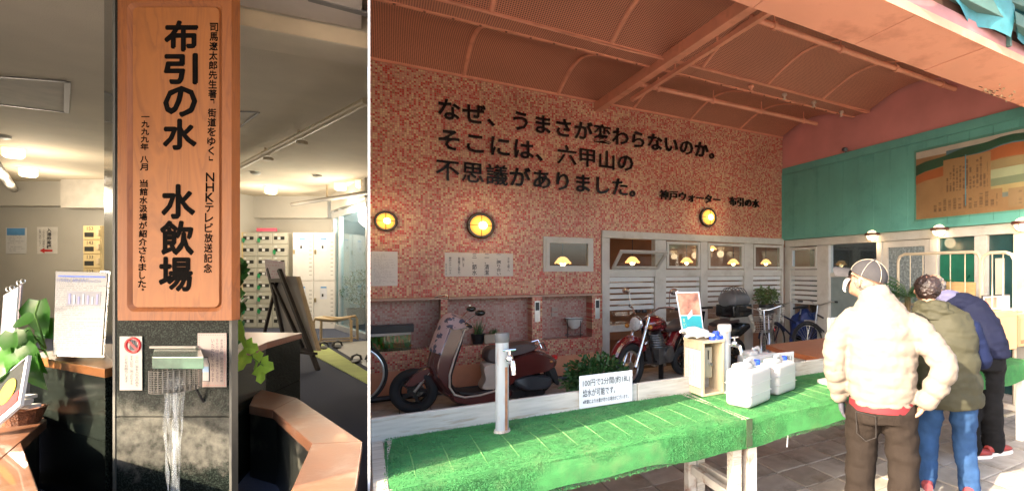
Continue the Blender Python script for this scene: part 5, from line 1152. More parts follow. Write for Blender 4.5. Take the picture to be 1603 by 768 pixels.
# --- notice boards on the rail
blue_w = M('notice_white', (.60, .62, .64), .4, var=.03)
def railsign(label, px0, px1, y, z0, z1, lines):
    a, b_ = ry(px0, 600, y), ry(px1, 600, y); t = yroot('water_notice', label, 'sign', 'water price notices on the rail')
    MB().box((a.x, y, z0), (b_.x, y+.006, z1)).build('plate', blue_w, t, bevel=.0015, seg=1); m = facing((0, y-.001, 0), YX, YZ); W_, H_ = b_.x-a.x, z1-z0
    for s, u0, u1, v0, v1, bd in lines: ftext(s, inkb, t, a.x+W_*u0, a.x+W_*u1, z0+H_*v0, z0+H_*v1, m, bold=bd)
ys = TY0-.012; sa = ry(907, 632, ys); sb = ry(989, 588, ys)
railsign('white notice of water price and minutes beside the leafy planter', 907, 990, ys, TZ+.006, TZ+.006+.19, (('100円で2分間(約18L)', .06, .95, .62, .88, .012), ('給水が可能です。', .06, .66, .34, .58, .014), ('※時期により水量が変わる場合がございます。', .06, .92, .12, .26, .01)))
railsign('white notice of water price half hidden behind the water cans', 1172, 1243, ys, TZ+.006, TZ+.006+.19, (('100円で2分間(約18L)', .06, .95, .62, .88, .012), ('給水が可能です。', .06, .66, .34, .58, .014), ('※時期により水量が変わる場合がございます。', .06, .92, .12, .26, .01)))
# --- coin box and things on it
cbx = rz(1100, 621, TZ+.004); wn_w = M('box_pine', (.56, .44, .29), .6, var=.15, stretch=(8, 8, 1), dirt=(.35, .25, .14), damt=.4)
cb_ = thing('coin_box', 'open fronted pine coin box on the turf table with a notice on its side', 'box', W(cbx.x, cbx.y, TZ+.005), RA)
bw, bd_, bh = .17, .235, .335
for nm, a_, b2 in (('side_panel', (0, 0, 0), (.016, bd_, bh)), ('side_panel', (bw-.016, 0, 0), (bw, bd_, bh)), ('back_panel', (.016, bd_-.014, 0), (bw-.016, bd_, bh)), ('base', (.016, 0, 0), (bw-.016, bd_-.014, .014)), ('top', (-.004, -.004, bh+.001), (bw+.004, bd_+.004, bh+.018))): MB().box(a_, b2).build(nm, wn_w, cb_, bevel=.002, seg=1)
MB().box((.04, .07, .10), (.12, .17, .30)).build('coin_safe', M('safe_beige', (.42, .38, .29), .4, .3), cb_, bevel=.004); MB().lathe([(.014, 0), (.012, .02)], (.10, .068, .19), 'y', 12).build('lock', chrome, cb_); MB().box((.085, .066, .22), (.092, .07, .28)).build('coin_slot', black_pl, cb_)
MB().box((-.004, .02, .05), (-.001, bd_-.02, bh-.04)).build('side_notice', printmat('boxnotice', (.60, .56, .53), (.35, .30, .30), 9, 'x', .6, .55, 26, flat='y'), cb_)
for z in (.05, bh-.04): MB().box((-.005, .02, z-.003), (-.0035, bd_-.02, z)).build('notice_border', M('border_red', (.5, .12, .1), .6), cb_)
ptp = yroot('food_poster', 'small poster of bread with a turquoise caption standing above the coin box', 'poster')
qq = [rD(1068, 522, 3.30), rD(1102, 522, 3.36), rD(1094, 456, 3.42), rD(1057, 457, 3.36)]
def yq(q, off, th, mat, nm, par):
    n = (q[1]-q[0]).cross(q[3]-q[0]).normalized()
    if n.y > 0: n = -n
    return MB().prism([p+n*off for p in q], n*th).build(nm, mat, par), n
yq(qq, 0, .004, M('poster_card', (.6, .58, .58), .5), 'board', ptp); _, nq = yq(qsub(qq, .05, .95, .03, .42), .0045, .001, M('poster_teal', (.02, .30, .32), .5), 'caption_band', ptp); yq(qsub(qq, .05, .95, .44, .97), .0045, .001, M('bread_photo', (.48, .20, .12), .5, var=.6, scale=16), 'photo', ptp)
mq = facing(qq[0]+nq*.0062, qq[1]-qq[0], qq[3]-qq[0]); wq, hq_ = (qq[1]-qq[0]).length, (qq[3]-qq[0]).length; yel = M('caption_yellow', (.62, .55, .15), .5)
ftext('富士薬品の健康', yel, ptp, .12*wq, .85*wq, .28*hq_, .36*hq_, mq); ftext('クアハウスサルシェ', yel, ptp, .10*wq, .92*wq, .16*hq_, .25*hq_, mq)
def blob(name, label, cat, loc, rad, mat, seed=1, amp=.35, n=24, fr=6):
    mb = MB().ball((0, 0, 0), 1, n, n//2)
    for v in mb.v:
        k = 1+amp*mnoise.noise(Vector(v)*fr*.35+Vector((seed, 0, 0)))+amp*.5*mnoise.noise(Vector(v)*fr+Vector((0, seed, 0))); v.x *= rad[0]*k; v.y *= rad[1]*k; v.z = max(-rad[2]*.55, v.z*rad[2]*k)
    o = mb.build(name, mat, None, smooth=True, loc=loc, rot=RA); return tag(o, label, cat)
glv = M('glove_white', (.70, .68, .64), .8, bump=.5, bscale=200)
zb = TZ+.005+bh+.018
gv = thing('work_gloves', 'white cotton work gloves draped over the coin box', 'gloves', W(cbx.x+.06, cbx.y+.06, zb), RA)
gm = MB()
def glove(mb, o, a):
    c, s = math.cos(a), math.sin(a); T = lambda x, y, z: (o[0]+c*x-s*y, o[1]+s*x+c*y, o[2]+z)
    mb.tube([T(-.02, 0, .02), T(.03, 0, .025), T(.07, 0, .02)], [.03, .042, .04], 10, flat=.5)
    for k in range(4): mb.tube([T(.06, -.03+k*.02, .02), T(.10, -.036+k*.024, .016), T(.13-.01*abs(k-1.5), -.04+k*.027, .004)], [.011, .011, .008], 7)
    mb.tube([T(.0, .03, .02), T(.03, .06, .018), T(.05, .075, .01)], [.012, .011, .008], 7); mb.tube([T(-.02, 0, .02), T(-.06, 0, .012), T(-.075, 0, -.02)], [.032, .035, .036], 10, flat=.45)
g1 = MB(); glove(g1, (0, .02, .012), 2.6); g1.build('glove', glv, gv, smooth=True); g2 = MB(); glove(g2, (-.02, .06, .035), 2.1); g2.build('glove', glv, gv, smooth=True)
bl = M('cap_blue', (.015, .07, .55), .35)
for k, (x, y, z) in enumerate(((-.03, 0, 0), (.01, .0, 0), (.05, .01, 0), (0, .04, 0), (.04, .05, 0), (.01, .02, .026))): MB().lathe([(.022, 0), (.022, .018), (.019, .025), (.016, .025)], (0, 0, 0), 'z', 12).build('blue_stopper', bl, None, loc=W(cbx.x+.125+x, cbx.y+.03+y, zb+z), rot=RA)['label'] = ('blue bottle cap %s on top of the coin box' % ('by the gloves', 'at the front edge', 'at the outer corner', 'behind the front caps', 'at the back corner', 'stacked on the others')[k])
for o in bpy.data.objects:
    if o.name.startswith('blue_stopper'): o['category'] = 'cap'; o['group'] = 'blue caps on the coin box'
blob('white_rag', 'crumpled white rag on the turf against the rail', 'rag', W(*rz(1052, 607, TZ+.03)), (.05, .03, .035), glv, 3, .6)
# --- water cans
can_m = M('can_polythene', (.40, .40, .385), .35, var=.03); can_m.node_tree.nodes['Principled BSDF'].inputs['Subsurface Weight'].default_value = .15
def can(label, px, py, rot, s=1.0, cap=True, dy=0):
    p = rz(px, py, TZ+.006); t = thing('water_can', label, 'water can', W(p.x, p.y+dy, TZ+.007), RA+rot, 'white water cans on the turf table'); t.scale = (s, s, s)
    bd2 = MB().box((-.13, -.085, 0), (.13, .085, .215)).build('body', can_m, t, bevel=.035, smooth=True, seg=4); MB().box((-.12, -.05, .195), (-.02, .05, .245)).build('shoulder', can_m, t, bevel=.022, smooth=True, seg=3)
    MB().tube([(-.04, 0, .215), (-.03, 0, .25), (.02, 0, .255), (.06, 0, .215)], .014, 8, flat=1.2).build('handle', can_m, t, smooth=True)
    for z in (.07, .13): MB().box((-.131, -.0865, z), (.131, .0865, z+.004)).build('moulded_band', can_m, t, bevel=.0015, seg=1)
    if cap: MB().lathe([(.026, .20), (.026, .235), (.022, .243)], (.085, 0, 0), 'z', 14).build('cap', bl, t, smooth=True)
can('large white water can at the front beside the coin box', 1172, 630, .35, 1.02); can('white water can between the coin box and the sign', 1217, 612, .3, .92); can('white water can under the running tap', 1183, 597, .2, .95, False)
# --- brown table behind, white panel, shrub
bt_ = yroot('brown_table', 'reddish brown wooden table behind the turf table', 'table'); zB = .72
MB().prism([tuple(rz(px, py, zB)) for px, py in ((1199, 539), (1222, 547), (1330, 570), (1330, 524))], (0, 0, -.05)).build('top', woodmat('brown_top', (.36, .115, .045), (.25, .07, .025), 'x', 2, .35, 6, .2), bt_, bevel=.004)
for px, py in ((1222, 552), (1262, 555)): p = rz(px, py, zB-.05); MB().cyl((p.x, p.y+.1, .02), (p.x, p.y+.1, zB-.051), .06, n=16).build('leg', M('leg_white', (.6, .58, .55), .5), bt_)
wp = yroot('upright_board', 'plain white upright board standing on the turf beside the person in the cap', 'board'); a_, b_ = ry(1298, 600, -4.75), ry(1335, 600, -4.75)
MB().box((a_.x, -4.76, TZ+.005), (b_.x, -4.73, ry(1300, 497, -4.75).z)).build('board', M('panel_white', (.42, .41, .39), .5), wp, bevel=.003); MB().box((a_.x+.02, -4.73, TZ+.005), (b_.x-.02, -4.62, TZ+.03)).build('foot', M('panel_white', (.42, .41, .39), .5), wp)
def bush(name, label, loc, rad, zc, n, mat, seed, leaf=.05, stemz=0, parent=None):
    t = thing(name, label, 'plant', loc, RA); r_ = random.Random(seed); fo = MB()
    for k in range(n):
        v = Vector((r_.gauss(0, 1), r_.gauss(0, 1), r_.gauss(0, 1))).normalized()*(r_.uniform(.1, 1)**.45); lump = 1+.25*mnoise.noise(v*2.3+Vector((seed, 0, 0))); p = Vector((v.x*rad[0]*lump, v.y*rad[1]*lump, zc+v.z*rad[2]*lump)); d = (Vector((v.x, v.y, v.z*.5+.3))+Vector((r_.gauss(0, .6), r_.gauss(0, .6), r_.gauss(0, .6)))).normalized()*leaf*r_.uniform(.6, 1.2); s = d.cross(Vector((r_.gauss(0, 1), r_.gauss(0, 1), 1))).normalized()*leaf*.26
        fo.add([p, p+d*.45+s, p+d+Vector((0, 0, -leaf*.15)), p+d*.45-s], [(0, 1, 2, 3)])
    tag(fo.build('foliage', mat, t, fix=False), kind='stuff')
    for k in range(6): a = r_.uniform(0, 6.28); MB().tube([(0, 0, stemz), (.3*rad[0]*math.cos(a), .3*rad[1]*math.sin(a), zc), (.8*rad[0]*math.cos(a), .8*rad[1]*math.sin(a), zc+.5*rad[2])], [.012, .009, .004], 5).build('branch', M('bush_branch', (.20, .13, .06), .8), t)
    return t
bp_ = rD(932, 585, 4.75); bu = bush('planter_bush', 'dense dark green bush in a grey box planter behind the rail', W(bp_.x, bp_.y, .02), (.30, .25, .21), .50, 2000, leafmat('bush_green', (.035, .10, .025)), 5, .06, .25)
MB().box((-.34, -.17, 0), (.28, .17, .32)).build('planter_box', M('planter_grey', (.14, .14, .13), .7, bump=.3), bu, bevel=.008)
wp2 = ry(1198, 500, -.35); b2_ = bush('window_planter', 'small trailing plant in a dark pot below the slatted window', W(wp2.x, -.38, .02), (.24, .16, .15), 1.10, 500, leafmat('sill_green', (.10, .15, .05)), 9, .07, .9); MB().lathe([(.09, 0), (.13, .85), (.14, .95), (.12, .93)], (0, 0, 0), 'z', 16).build('tall_pot', M('pot_black', (.02, .02, .022), .5), b2_)
# --- right-hand corner: barricades, palm, cartons, menus
cream = M('barricade_cream', (.50, .42, .30), .45, var=.12, dirt=(.22, .12, .05), damt=.4)
def barricade(label, px0, px1, pyt, x):
    a, b_ = rx(px0, 430, x), rx(px1, 430, x); zt_ = rx((px0+px1)/2, pyt, x).z; t = yroot('barricade', label, 'barricade', 'cream tube barricades by the glazed doors')
    y0, y1 = a.y, b_.y; r = .09; R_ = .019
    MB().tube([(x, y0, .05), (x, y0, zt_-r), (x, y0-r*.3, zt_-r*.3), (x, y0-r, zt_), (x, y1+r, zt_), (x, y1+r*.3, zt_-r*.3), (x, y1, zt_-r), (x, y1, .05)], R_, 10).build('outer_tube', cream, t, smooth=True)
    for zz in (1.13, .35): MB().tube([(x, y0, zz), (x, y1, zz)], R_*.9, 8).build('rail', cream, t, smooth=True)
    n = max(3, int(abs(y1-y0)/.17))
    for k in range(1, n): yy = y0+(y1-y0)*k/n; MB().cyl((x, yy, .36), (x, yy, zt_-.005), .007, n=6).build('bar', cream, t)
    for yy in (y0, y1): MB().bar((x-.2, yy, .03), (x+.2, yy, .03), .03).build('foot', cream, t)
barricade('wide cream tube barricade in front of the green blind', 1406, 1535, 396, -.75); barricade('narrow cream tube barricade beside the menu board', 1537, 1588, 395, -.75)
tag(ychild('plywood_sheet', M('plywood', (.50, .32, .14), .6, var=.12, stretch=(2, 2, 9)), MB().box((-.62, rx(1470, 430, -.6).y, .1), (-.60, rx(1528, 430, -.6).y, rx(1500, 441, -.6).z))), 'sheet of pale plywood leaning behind the wide barricade', 'board')
pm = rD(1420, 470, 6.2); pa_ = thing('potted_palm', 'dark green feathery palm behind the person in the cap', 'plant', W(pm.x, pm.y, .02), RA)
MB().lathe([(.16, 0), (.21, .36), (.23, .38), (.18, .37)], (0, 0, 0), 'z', 16).build('pot', M('pot_terracotta', (.20, .09, .05), .7), pa_); MB().tube([(0, 0, .35), (.01, 0, 1.22)], .035, 8).build('trunk', M('palm_trunk', (.16, .11, .05), .9, bump=.6), pa_)
rp_ = random.Random(8); pg = leafmat('palm_green', (.035, .12, .035))
for k in range(20):
    a = 2*math.pi*k/20+rp_.uniform(-.15, .15); L_ = rp_.uniform(.45, .70); up0 = rp_.uniform(.15, 1.3); fr_ = MB(); prev = None
    for i in range(15):
        t_ = i/14; R = L_*t_*math.cos(up0*(1-t_*.5)); z = 1.2+L_*t_*math.sin(up0)-.45*L_*t_*t_; c_ = Vector((math.cos(a)*R, math.sin(a)*R, z)); 
        if i > 1:
            sd = Vector((-math.sin(a), math.cos(a), 0)); ll = .17*math.sin(math.pi*min(1, t_*1.05))+.03; fw_ = Vector((math.cos(a), math.sin(a), 0))
            for s in (-1, 1): e = c_+sd*s*ll*.8+fw_*ll*.5+Vector((0, 0, -ll*.35)); n2_ = fw_*.012; fr_.add([c_-n2_, c_+n2_, e], [(0, 1, 2)])
        if prev: fr_.tube([prev, c_], .004, 4)
        prev = c_
    fr_.build('frond', pg, pa_, fix=False)
card_m = M('cardboard', (.50, .30, .145), .75, var=.08, scale=4)
def carton(label, px0, px1, py0, py1, y, dep, zb=None):
    a, b_ = ry(px0, py1, y), ry(px1, py0, y); z0 = zb if zb is not None else a.z; t = yroot('carton', label, 'carton', 'cardboard cartons on the far table')
    MB().box((a.x, y, z0), (b_.x, y+dep, b_.z)).build('box', card_m, t, bevel=.004, seg=1); MB().box((a.x-.002, y-.0015, b_.z-.045), (b_.x+.002, y+dep+.002, b_.z+.0015)).build('tape', M('tape_tan', (.50, .33, .17), .3), t); MB().box((a.x+.06, y-.003, z0+.03), (a.x+.17, y-.001, z0+.07)).build('printed_mark', M('carton_ink', (.22, .12, .06), .7), t)
    MB().box((a.x+.01, y+dep*.48, b_.z+.002), (b_.x-.01, y+dep*.52, b_.z+.004)).build('lid_gap', M('gap_dark', (.12, .07, .03), .9), t); return t, a, b_
t, a_, b_ = carton('large cardboard carton on the far table behind the stooping person', 1532, 1592, 486, 553, -4.62, .3, TZ+.01)
carton('second cardboard carton cut off beside the large carton', 1593.5, 1680, 484, 553, -4.58, .3, TZ+.01)
mst = yroot('menu_stand', 'white timber stand behind the cartons carrying framed menus', 'stand'); ms0, ms1 = ry(1496, 480, -4.2), ry(1600, 480, -4.2); zm = ry(1540, 487, -4.2).z
MB().box((ms0.x, -4.24, zm-.03), (ms1.x+.1, -4.0, zm)).build('shelf', paint_white, mst)
for x in (ms0.x+.05, ms1.x): MB().box((x, -4.2, .02), (x+.04, -4.16, zm-.031)).build('leg', paint_white, mst)
for px0, px1, pyt, lab, pm_ in ((1497, 1537, 466, 'framed menu with coloured dots standing behind the carton', M('menu_dots', (.58, .56, .50), .4, var=.25, scale=30)), (1538.5, 1581, 460, 'framed menu with a pink photo standing behind the carton', M('menu_plain', (.60, .58, .56), .4, var=.05))):
    a_, b_ = ry(px0, 489, -4.2), ry(px1, pyt, -4.2); t = yroot('framed_menu', lab, 'menu', 'framed menus behind the cartons'); H_ = b_.z-zm
    MB().box((a_.x, -4.2, zm+.001), (b_.x, -4.185, zm+H_)).build('frame', M('frame_dark', (.05, .045, .04), .4), t); MB().box((a_.x+.012, -4.204, zm+.013), (b_.x-.012, -4.2, zm+H_-.012)).build('sheet', pm_, t)
    MB().box((a_.x+.03, -4.206, zm+.03), (a_.x+(b_.x-a_.x)*.48, -4.2045, zm+H_-.03)).build('photo', M('menu_pink', (.60, .25, .18), .5, var=.4, scale=12) if px0 > 1530 else M('menu_tint', (.55, .50, .42), .5, var=.3, scale=25), t); MB().box((a_.x+(b_.x-a_.x)*.55, -4.206, zm+.03), (b_.x-.03, -4.2045, zm+H_-.03)).build('print', printmat('menu_print', (.60, .58, .56), (.3, .3, .32), 9, 'y', .6, .6, 20), t)
mbd = yroot('menu_board', 'tall white menu board with bread pictures at the doors', 'board'); a_, b_ = ry(1579, 490, -3.9), ry(1650, 371, -3.9)
MB().box((a_.x, -3.9, .02), (b_.x, -3.86, b_.z)).build('panel', M('board_white', (.66, .65, .63), .45), mbd, bevel=.005); MB().box((a_.x+.10, -3.904, b_.z-.17), (b_.x-.1, -3.9005, b_.z-.09)).build('bread_picture', M('bread_photo2', (.5, .26, .08), .5, var=.5, scale=14), mbd)
for k in range(3): z = b_.z-.36-.17*k; MB().box((a_.x+.14, -3.904, z), (a_.x+.22, -3.9005, z+.045)).build('menu_item', M('item_orange', (.62, .30, .05), .5), mbd)
for k in (1,):
    p = rz((1290, 1452)[k], (768, 712)[k], .02); t = thing('rope_bundle', ('frayed tan rope bundle on the paving at the feet of the person in the cap', 'frayed tan rope bundle on the paving between the standing people')[k], 'rope', W(p.x, p.y, .024), RA+.5); rb = MB()
    for i in range(150): x = rp_.uniform(-.12, .12); rb.tube([(x, rp_.uniform(-.04, .04), 0), (x+rp_.gauss(0, .01), rp_.uniform(-.05, .05), rp_.uniform(.04, .10))], .004, 4)
    tag(rb.build('fibres', M('rope_tan', (.42, .30, .15), .9, var=.3), t, fix=False), kind='stuff'); MB().cbox((0, 0, .012), (.25, .09, .02)).build('binding', M('rope_dark', (.22, .13, .06), .9), t)
# ================================================================ scooter, motorbikes, bicycles
rubber = M('tyre_rubber', (.012, .012, .012), .75, var=.2, bump=.3, bscale=80); maroon = M('maroon_paint', (.085, .016, .013), .18, coat=.9, var=.1); cream_p = M('cream_plastic', (.46, .38, .31), .4); seat_m = M('seat_vinyl', (.07, .045, .04), .45, bump=.15, bscale=200); blackp = M('black_gloss', (.008, .008, .009), .25, coat=.3); floorm = M('floor_rubber', (.03, .022, .02), .7)
redl = M('tail_red', (.45, .01, .015), .15, coat=.5)
def crom(pts, n=5):
    out = []; m = len(pts)
    for i in range(m):
        p0, p1, p2, p3 = [np.array(pts[(i+k) % m], float) for k in (-1, 0, 1, 2)]
        for k in range(n):
            t = k/n; out.append(.5*((2*p1)+(-p0+p2)*t+(2*p0-5*p1+4*p2-p3)*t*t+(-p0+3*p1-3*p2+p3)*t**3))
    return out
SY = -.95
SO = ry(740, 600, SY); SO.z = .022
sc_ = thing('motor_scooter', 'dark maroon retro scooter with a floral cloth over its front', 'scooter', W(SO.x, SY, .022), RA)
def S(px, py): p = ry(px, py, SY); return (p.x-SO.x, 0, p.z-.022)
def slab(name, pts, y0, y1, mat, bev=.02, seg=3, curve=4, parent=sc_, taper=1.0):
    pp = [S(*p) for p in pts]; pp = crom([(p[0], p[2]) for p in pp], curve) if curve else [(p[0], p[2]) for p in pp]
    c = np.mean(pp, axis=0); n = len(pp); mb = MB(); ym = (y0+y1)/2; ks = [(y0, .86*taper), (y0+(y1-y0)*.12, .97), (y0+(y1-y0)*.3, 1.0), (y1-(y1-y0)*.3, 1.0), (y1-(y1-y0)*.12, .97), (y1, .86*taper)]
    vs_ = []
    for y, k in ks: vs_ += [(c[0]+(p[0]-c[0])*k, y, c[1]+(p[1]-c[1])*k) for p in pp]
    fs = [tuple(range(n))[::-1], tuple(range(5*n, 6*n))]
    for j in range(5):
        for i in range(n): fs.append((j*n+i, j*n+(i+1) % n, (j+1)*n+(i+1) % n, (j+1)*n+i))
    return mb.add(vs_, fs).build(name, mat, parent, smooth=True)
def shell(name, line, th, w, mat, parent=sc_, bow=.05, nrm=1):     # a curved panel swept along a side profile, wide in y and bowed
    pp = [Vector((S(*p)[0], 0, S(*p)[2])) for p in line]; q = []
    for i in range(len(pp)-1):
        for k in range(4):
            t = k/4; a = pp[max(i-1, 0)]; b_, c = pp[i], pp[i+1]; d = pp[min(i+2, len(pp)-1)]
            q.append(.5*((2*b_)+(c-a)*t+(2*a-5*b_+4*c-d)*t*t+(3*b_-a-3*c+d)*t**3))
    q.append(pp[-1]); m = 11; vs_ = []; ww = w if hasattr(w, '__len__') else [w]*len(pp)
    for side in (0, 1):
        for i, p in enumerate(q):
            d = (q[min(i+1, len(q)-1)]-q[max(i-1, 0)]).normalized(); nn = Vector((-d.z, 0, d.x))*nrm; wi = np.interp(i/(len(q)-1), np.linspace(0, 1, len(ww)), ww)
            for k in range(m):
                s = -1+2*k/(m-1); vs_.append(p-nn*bow*s*s+Vector((0, wi*s, 0))+nn*(th if side else 0)*(1-.7*s**4))
    L_ = len(q); fs = []
    for side in (0, 1):
        o = side*L_*m
        for i in range(L_-1):
            for k in range(m-1): fs.append((o+i*m+k, o+i*m+k+1, o+(i+1)*m+k+1, o+(i+1)*m+k))
    o = L_*m
    for i in range(L_-1):
        for k in (0, m-1): fs.append((i*m+k, (i+1)*m+k, o+(i+1)*m+k, o+i*m+k))
    for i in (0, L_-1):
        for k in range(m-1): fs.append((i*m+k, i*m+k+1, o+i*m+k+1, o+i*m+k))
    return MB().add(vs_, fs).build(name, mat, parent, smooth=True)
def wheel(parent, c, R, r, w=None, hub=.06, spokes=5, disc=False, mat=None, yaw=0, thin=False, name='wheel'):
    e = MB().torus((0, 0, 0), R-r, r, 'y', 40, 10).build(name, rubber, parent, smooth=True, loc=c, rot=(0, 0, yaw))
    rm = MB().torus((0, 0, 0), R-2*r, r*.35, 'y', 36, 6).build('rim', mat or blackp, e, smooth=True); MB().lathe([(hub, -.03), (hub, .03)], (0, 0, 0), 'y', 16).build('hub', mat or blackp, e)
    sp = MB()
    for k in range(spokes):
        a = 2*math.pi*k/spokes; q = Vector((math.cos(a), 0, math.sin(a)))
        if thin: sp.tube([q*hub*.8+Vector((0, .02*(-1)**k, 0)), Vector((math.cos(a+.2), 0, math.sin(a+.2)))*(R-2*r)], .0016, 4)
        else: sp.bar(q*hub*.7, q*(R-2*r), .035, .02, (0, 1, 0))
    sp.build('spokes', mat or blackp, e)
    if disc: MB().lathe([(.085, -.055), (.085, -.05)], (0, 0, 0), 'y', 24).build('brake_disc', steel, e)
    return e
wheel(sc_, Vector(S(648, 611)), .245, .052, yaw=-.35, disc=True); wheel(sc_, Vector(S(838, 588))-Vector((0, 0, .0)), .235, .055)
slab('front_fender', [(633, 602), (642, 588), (656, 577), (672, 572), (684, 577), (682, 598), (670, 596), (656, 596), (645, 603)], -.085, .085, maroon)
shell('leg_shield', [(701, 499), (690, 520), (678, 550), (673, 572), (678, 592), (690, 609), (706, 619)], -.03, [.11, .15, .19, .20, .20, .19, .17], maroon, bow=-.07)
slab('front_body', [(702, 500), (691, 520), (679, 550), (674, 574), (679, 594), (691, 610), (706, 621), (713, 616), (704, 604), (701, 585), (708, 558), (716, 535), (722, 514)], -.135, .135, maroon, taper=1.1)
shell('inner_shield', [(722, 512), (716, 535), (708, 558), (700, 585), (702, 603), (712, 614)], .012, [.10, .13, .16, .17, .17, .16], M('inner_dark', (.04, .025, .022), .5), bow=-.03)
for s in (-1,):
    tb_ = [Vector(S(*p)) for p in ((726, 512), (718, 533), (709, 556), (701, 582), (701, 600), (709, 612), (724, 616), (748, 613), (770, 607), (786, 601))]
    ws = [.11, .14, .165, .18, .185, .185, .18, .175, .17, .16]
    for sg_ in (-1, 1): MB().tube([p+Vector((0, sg_*w_, 0)) for p, w_ in zip(tb_, ws)], .011, 6).build('cream_trim', cream_p, sc_, smooth=True)
slab('floor_board', [(700, 609), (720, 615), (760, 611), (790, 603), (800, 610), (790, 620), (740, 629), (706, 625)], -.17, .17, maroon)
slab('foot_mat', [(712, 609), (740, 611), (772, 604), (772, 607), (740, 614), (714, 613)], -.14, .14, floorm, curve=0)
slab('seat_base', [(754, 568), (779, 566), (781, 590), (776, 604), (764, 607), (750, 605), (756, 590)], -.15, .15, cream_p)
slab('rear_body', [(778, 568), (800, 556), (832, 546), (856, 553), (868, 562), (860, 575), (838, 581), (808, 588), (788, 602), (780, 598)], -.18, .18, maroon)
slab('seat', [(757, 562), (757, 548), (768, 541), (786, 541), (800, 537), (822, 534), (836, 536), (838, 543), (818, 551), (798, 556), (776, 568)], -.145, .145, seat_m); MB().tube([Vector(S(px, py))+Vector((0, -.135, 0)) for px, py in ((800, 550), (812, 541), (828, 537), (836, 540))], .004, 5).build('seat_piping', cream_p, sc_)
MB().tube([Vector(S(828, 540))+Vector((0, -.12, .01)), Vector(S(846, 536))+Vector((0, -.12, .02)), Vector(S(852, 546))+Vector((0, -.1, 0)), Vector(S(852, 546))+Vector((0, .1, 0)), Vector(S(846, 536))+Vector((0, .12, .02)), Vector(S(828, 540))+Vector((0, .12, .01))], .01, 8).build('grab_rail', chrome, sc_, smooth=True)
slab('engine_cover', [(800, 590), (822, 584), (852, 585), (858, 592), (852, 602), (824, 606), (806, 602)], -.20, -.08, M('grey_cover', (.03, .034, .04), .35)); slab('engine', [(776, 604), (800, 596), (846, 600), (848, 616), (810, 622), (780, 616)], -.12, .12, blackp)
slab('rear_fender', [(852, 566), (866, 572), (874, 598), (868, 600), (858, 582)], -.07, .07, black_pl); MB().ball(Vector(S(866, 558))+Vector((0, -.03, 0)), (.045, .09, .035)).build('tail_light', redl, sc_, smooth=True)
for sg_ in (-1, 1): MB().ball(Vector(S(857, 562))+Vector((0, sg_*.16, 0)), (.035, .025, .022)).build('indicator', M('amber_lens', (.5, .2, .03), .2), sc_, smooth=True)
slab('exhaust', [(790, 608), (830, 600), (866, 596), (868, 605), (832, 612), (792, 616)], .13, .20, blackp)
MB().tube([Vector(S(725, 506))+Vector((0, y, z)) for y, z in ((-.33, .0), (-.22, .04), (0, .01), (.22, .04), (.33, .0))], .014, 8).build('handlebar', chrome, sc_, smooth=True)
hb_ = Vector(S(725, 506))
for sg_ in (-1, 1):
    MB().tube([hb_+Vector((.0, sg_*.27, .02)), hb_+Vector((.03, sg_*.38, -.005))], .019, 10).build('grip', black_pl, sc_, smooth=True); MB().tube([hb_+Vector((-.03, sg_*.24, .03)), hb_+Vector((.05, sg_*.40, .0))], .006, 6).build('brake_lever', chrome, sc_)
    b0 = hb_+Vector((0, sg_*.22, .04)); mt_ = b0+Vector((.13, sg_*.12, .10)); MB().tube([b0, b0.lerp(mt_, .5)+Vector((.01, 0, .02)), mt_], .006, 6).build('mirror_stem', chrome, sc_); MB().ball(mt_, (.055, .05, .035), 16, 8).build('mirror', M('mirror_shell', (.06, .065, .06), .15, .8), sc_, smooth=True)
slab('headset', [(706, 500), (724, 499), (736, 508), (730, 518), (712, 520), (703, 510)], -.10, .10, maroon); MB().tube([Vector(S(716, 512)), Vector(S(690, 560)), Vector(S(655, 605))], .022, 8).build('steering_column', blackp, sc_)
for sg_ in (-1, 1): MB().tube([Vector(S(676, 575))+Vector((0, sg_*.07, 0)), Vector(S(648, 611))+Vector((0, sg_*.07, 0))], .016, 8).build('fork', steel, sc_, smooth=True)
cloth = bpy.data.materials.new('floral_cloth'); cloth.use_nodes = True; N, L = nodes_of(cloth); b = N['Principled BSDF']; b.inputs['Roughness'].default_value = .85
tc = N.new('ShaderNodeTexCoord'); v = N.new('ShaderNodeTexVoronoi'); v.inputs['Scale'].default_value = 13; L.new(tc.outputs['Object'], v.inputs[0]); v2 = N.new('ShaderNodeTexVoronoi'); v2.inputs['Scale'].default_value = 42; L.new(tc.outputs['Object'], v2.inputs[0])
f = mth(N, L, 'ADD', v.outputs['Distance'], mth(N, L, 'MULTIPLY', v2.outputs['Distance'], .35)); L.new(ramp(N, L, f, [(.57, (.10, .095, .13)), (.62, (.50, .35, .34))]), b.inputs['Base Color']); MATS['floral_cloth'] = cloth
cv_ = shell('front_cover', [(716, 497), (703, 494), (693, 503), (685, 522), (676, 548)], -.035, [.10, .15, .19, .21, .215], cloth, bow=-.075)
slab('cover_top', [(696, 500), (704, 493), (722, 497), (738, 508), (722, 512), (706, 514)], -.17, .17, cloth)
MB().tube([Vector(S(780, 615)), Vector(S(772, 632))], .012, 6).build('side_stand', steel, sc_)
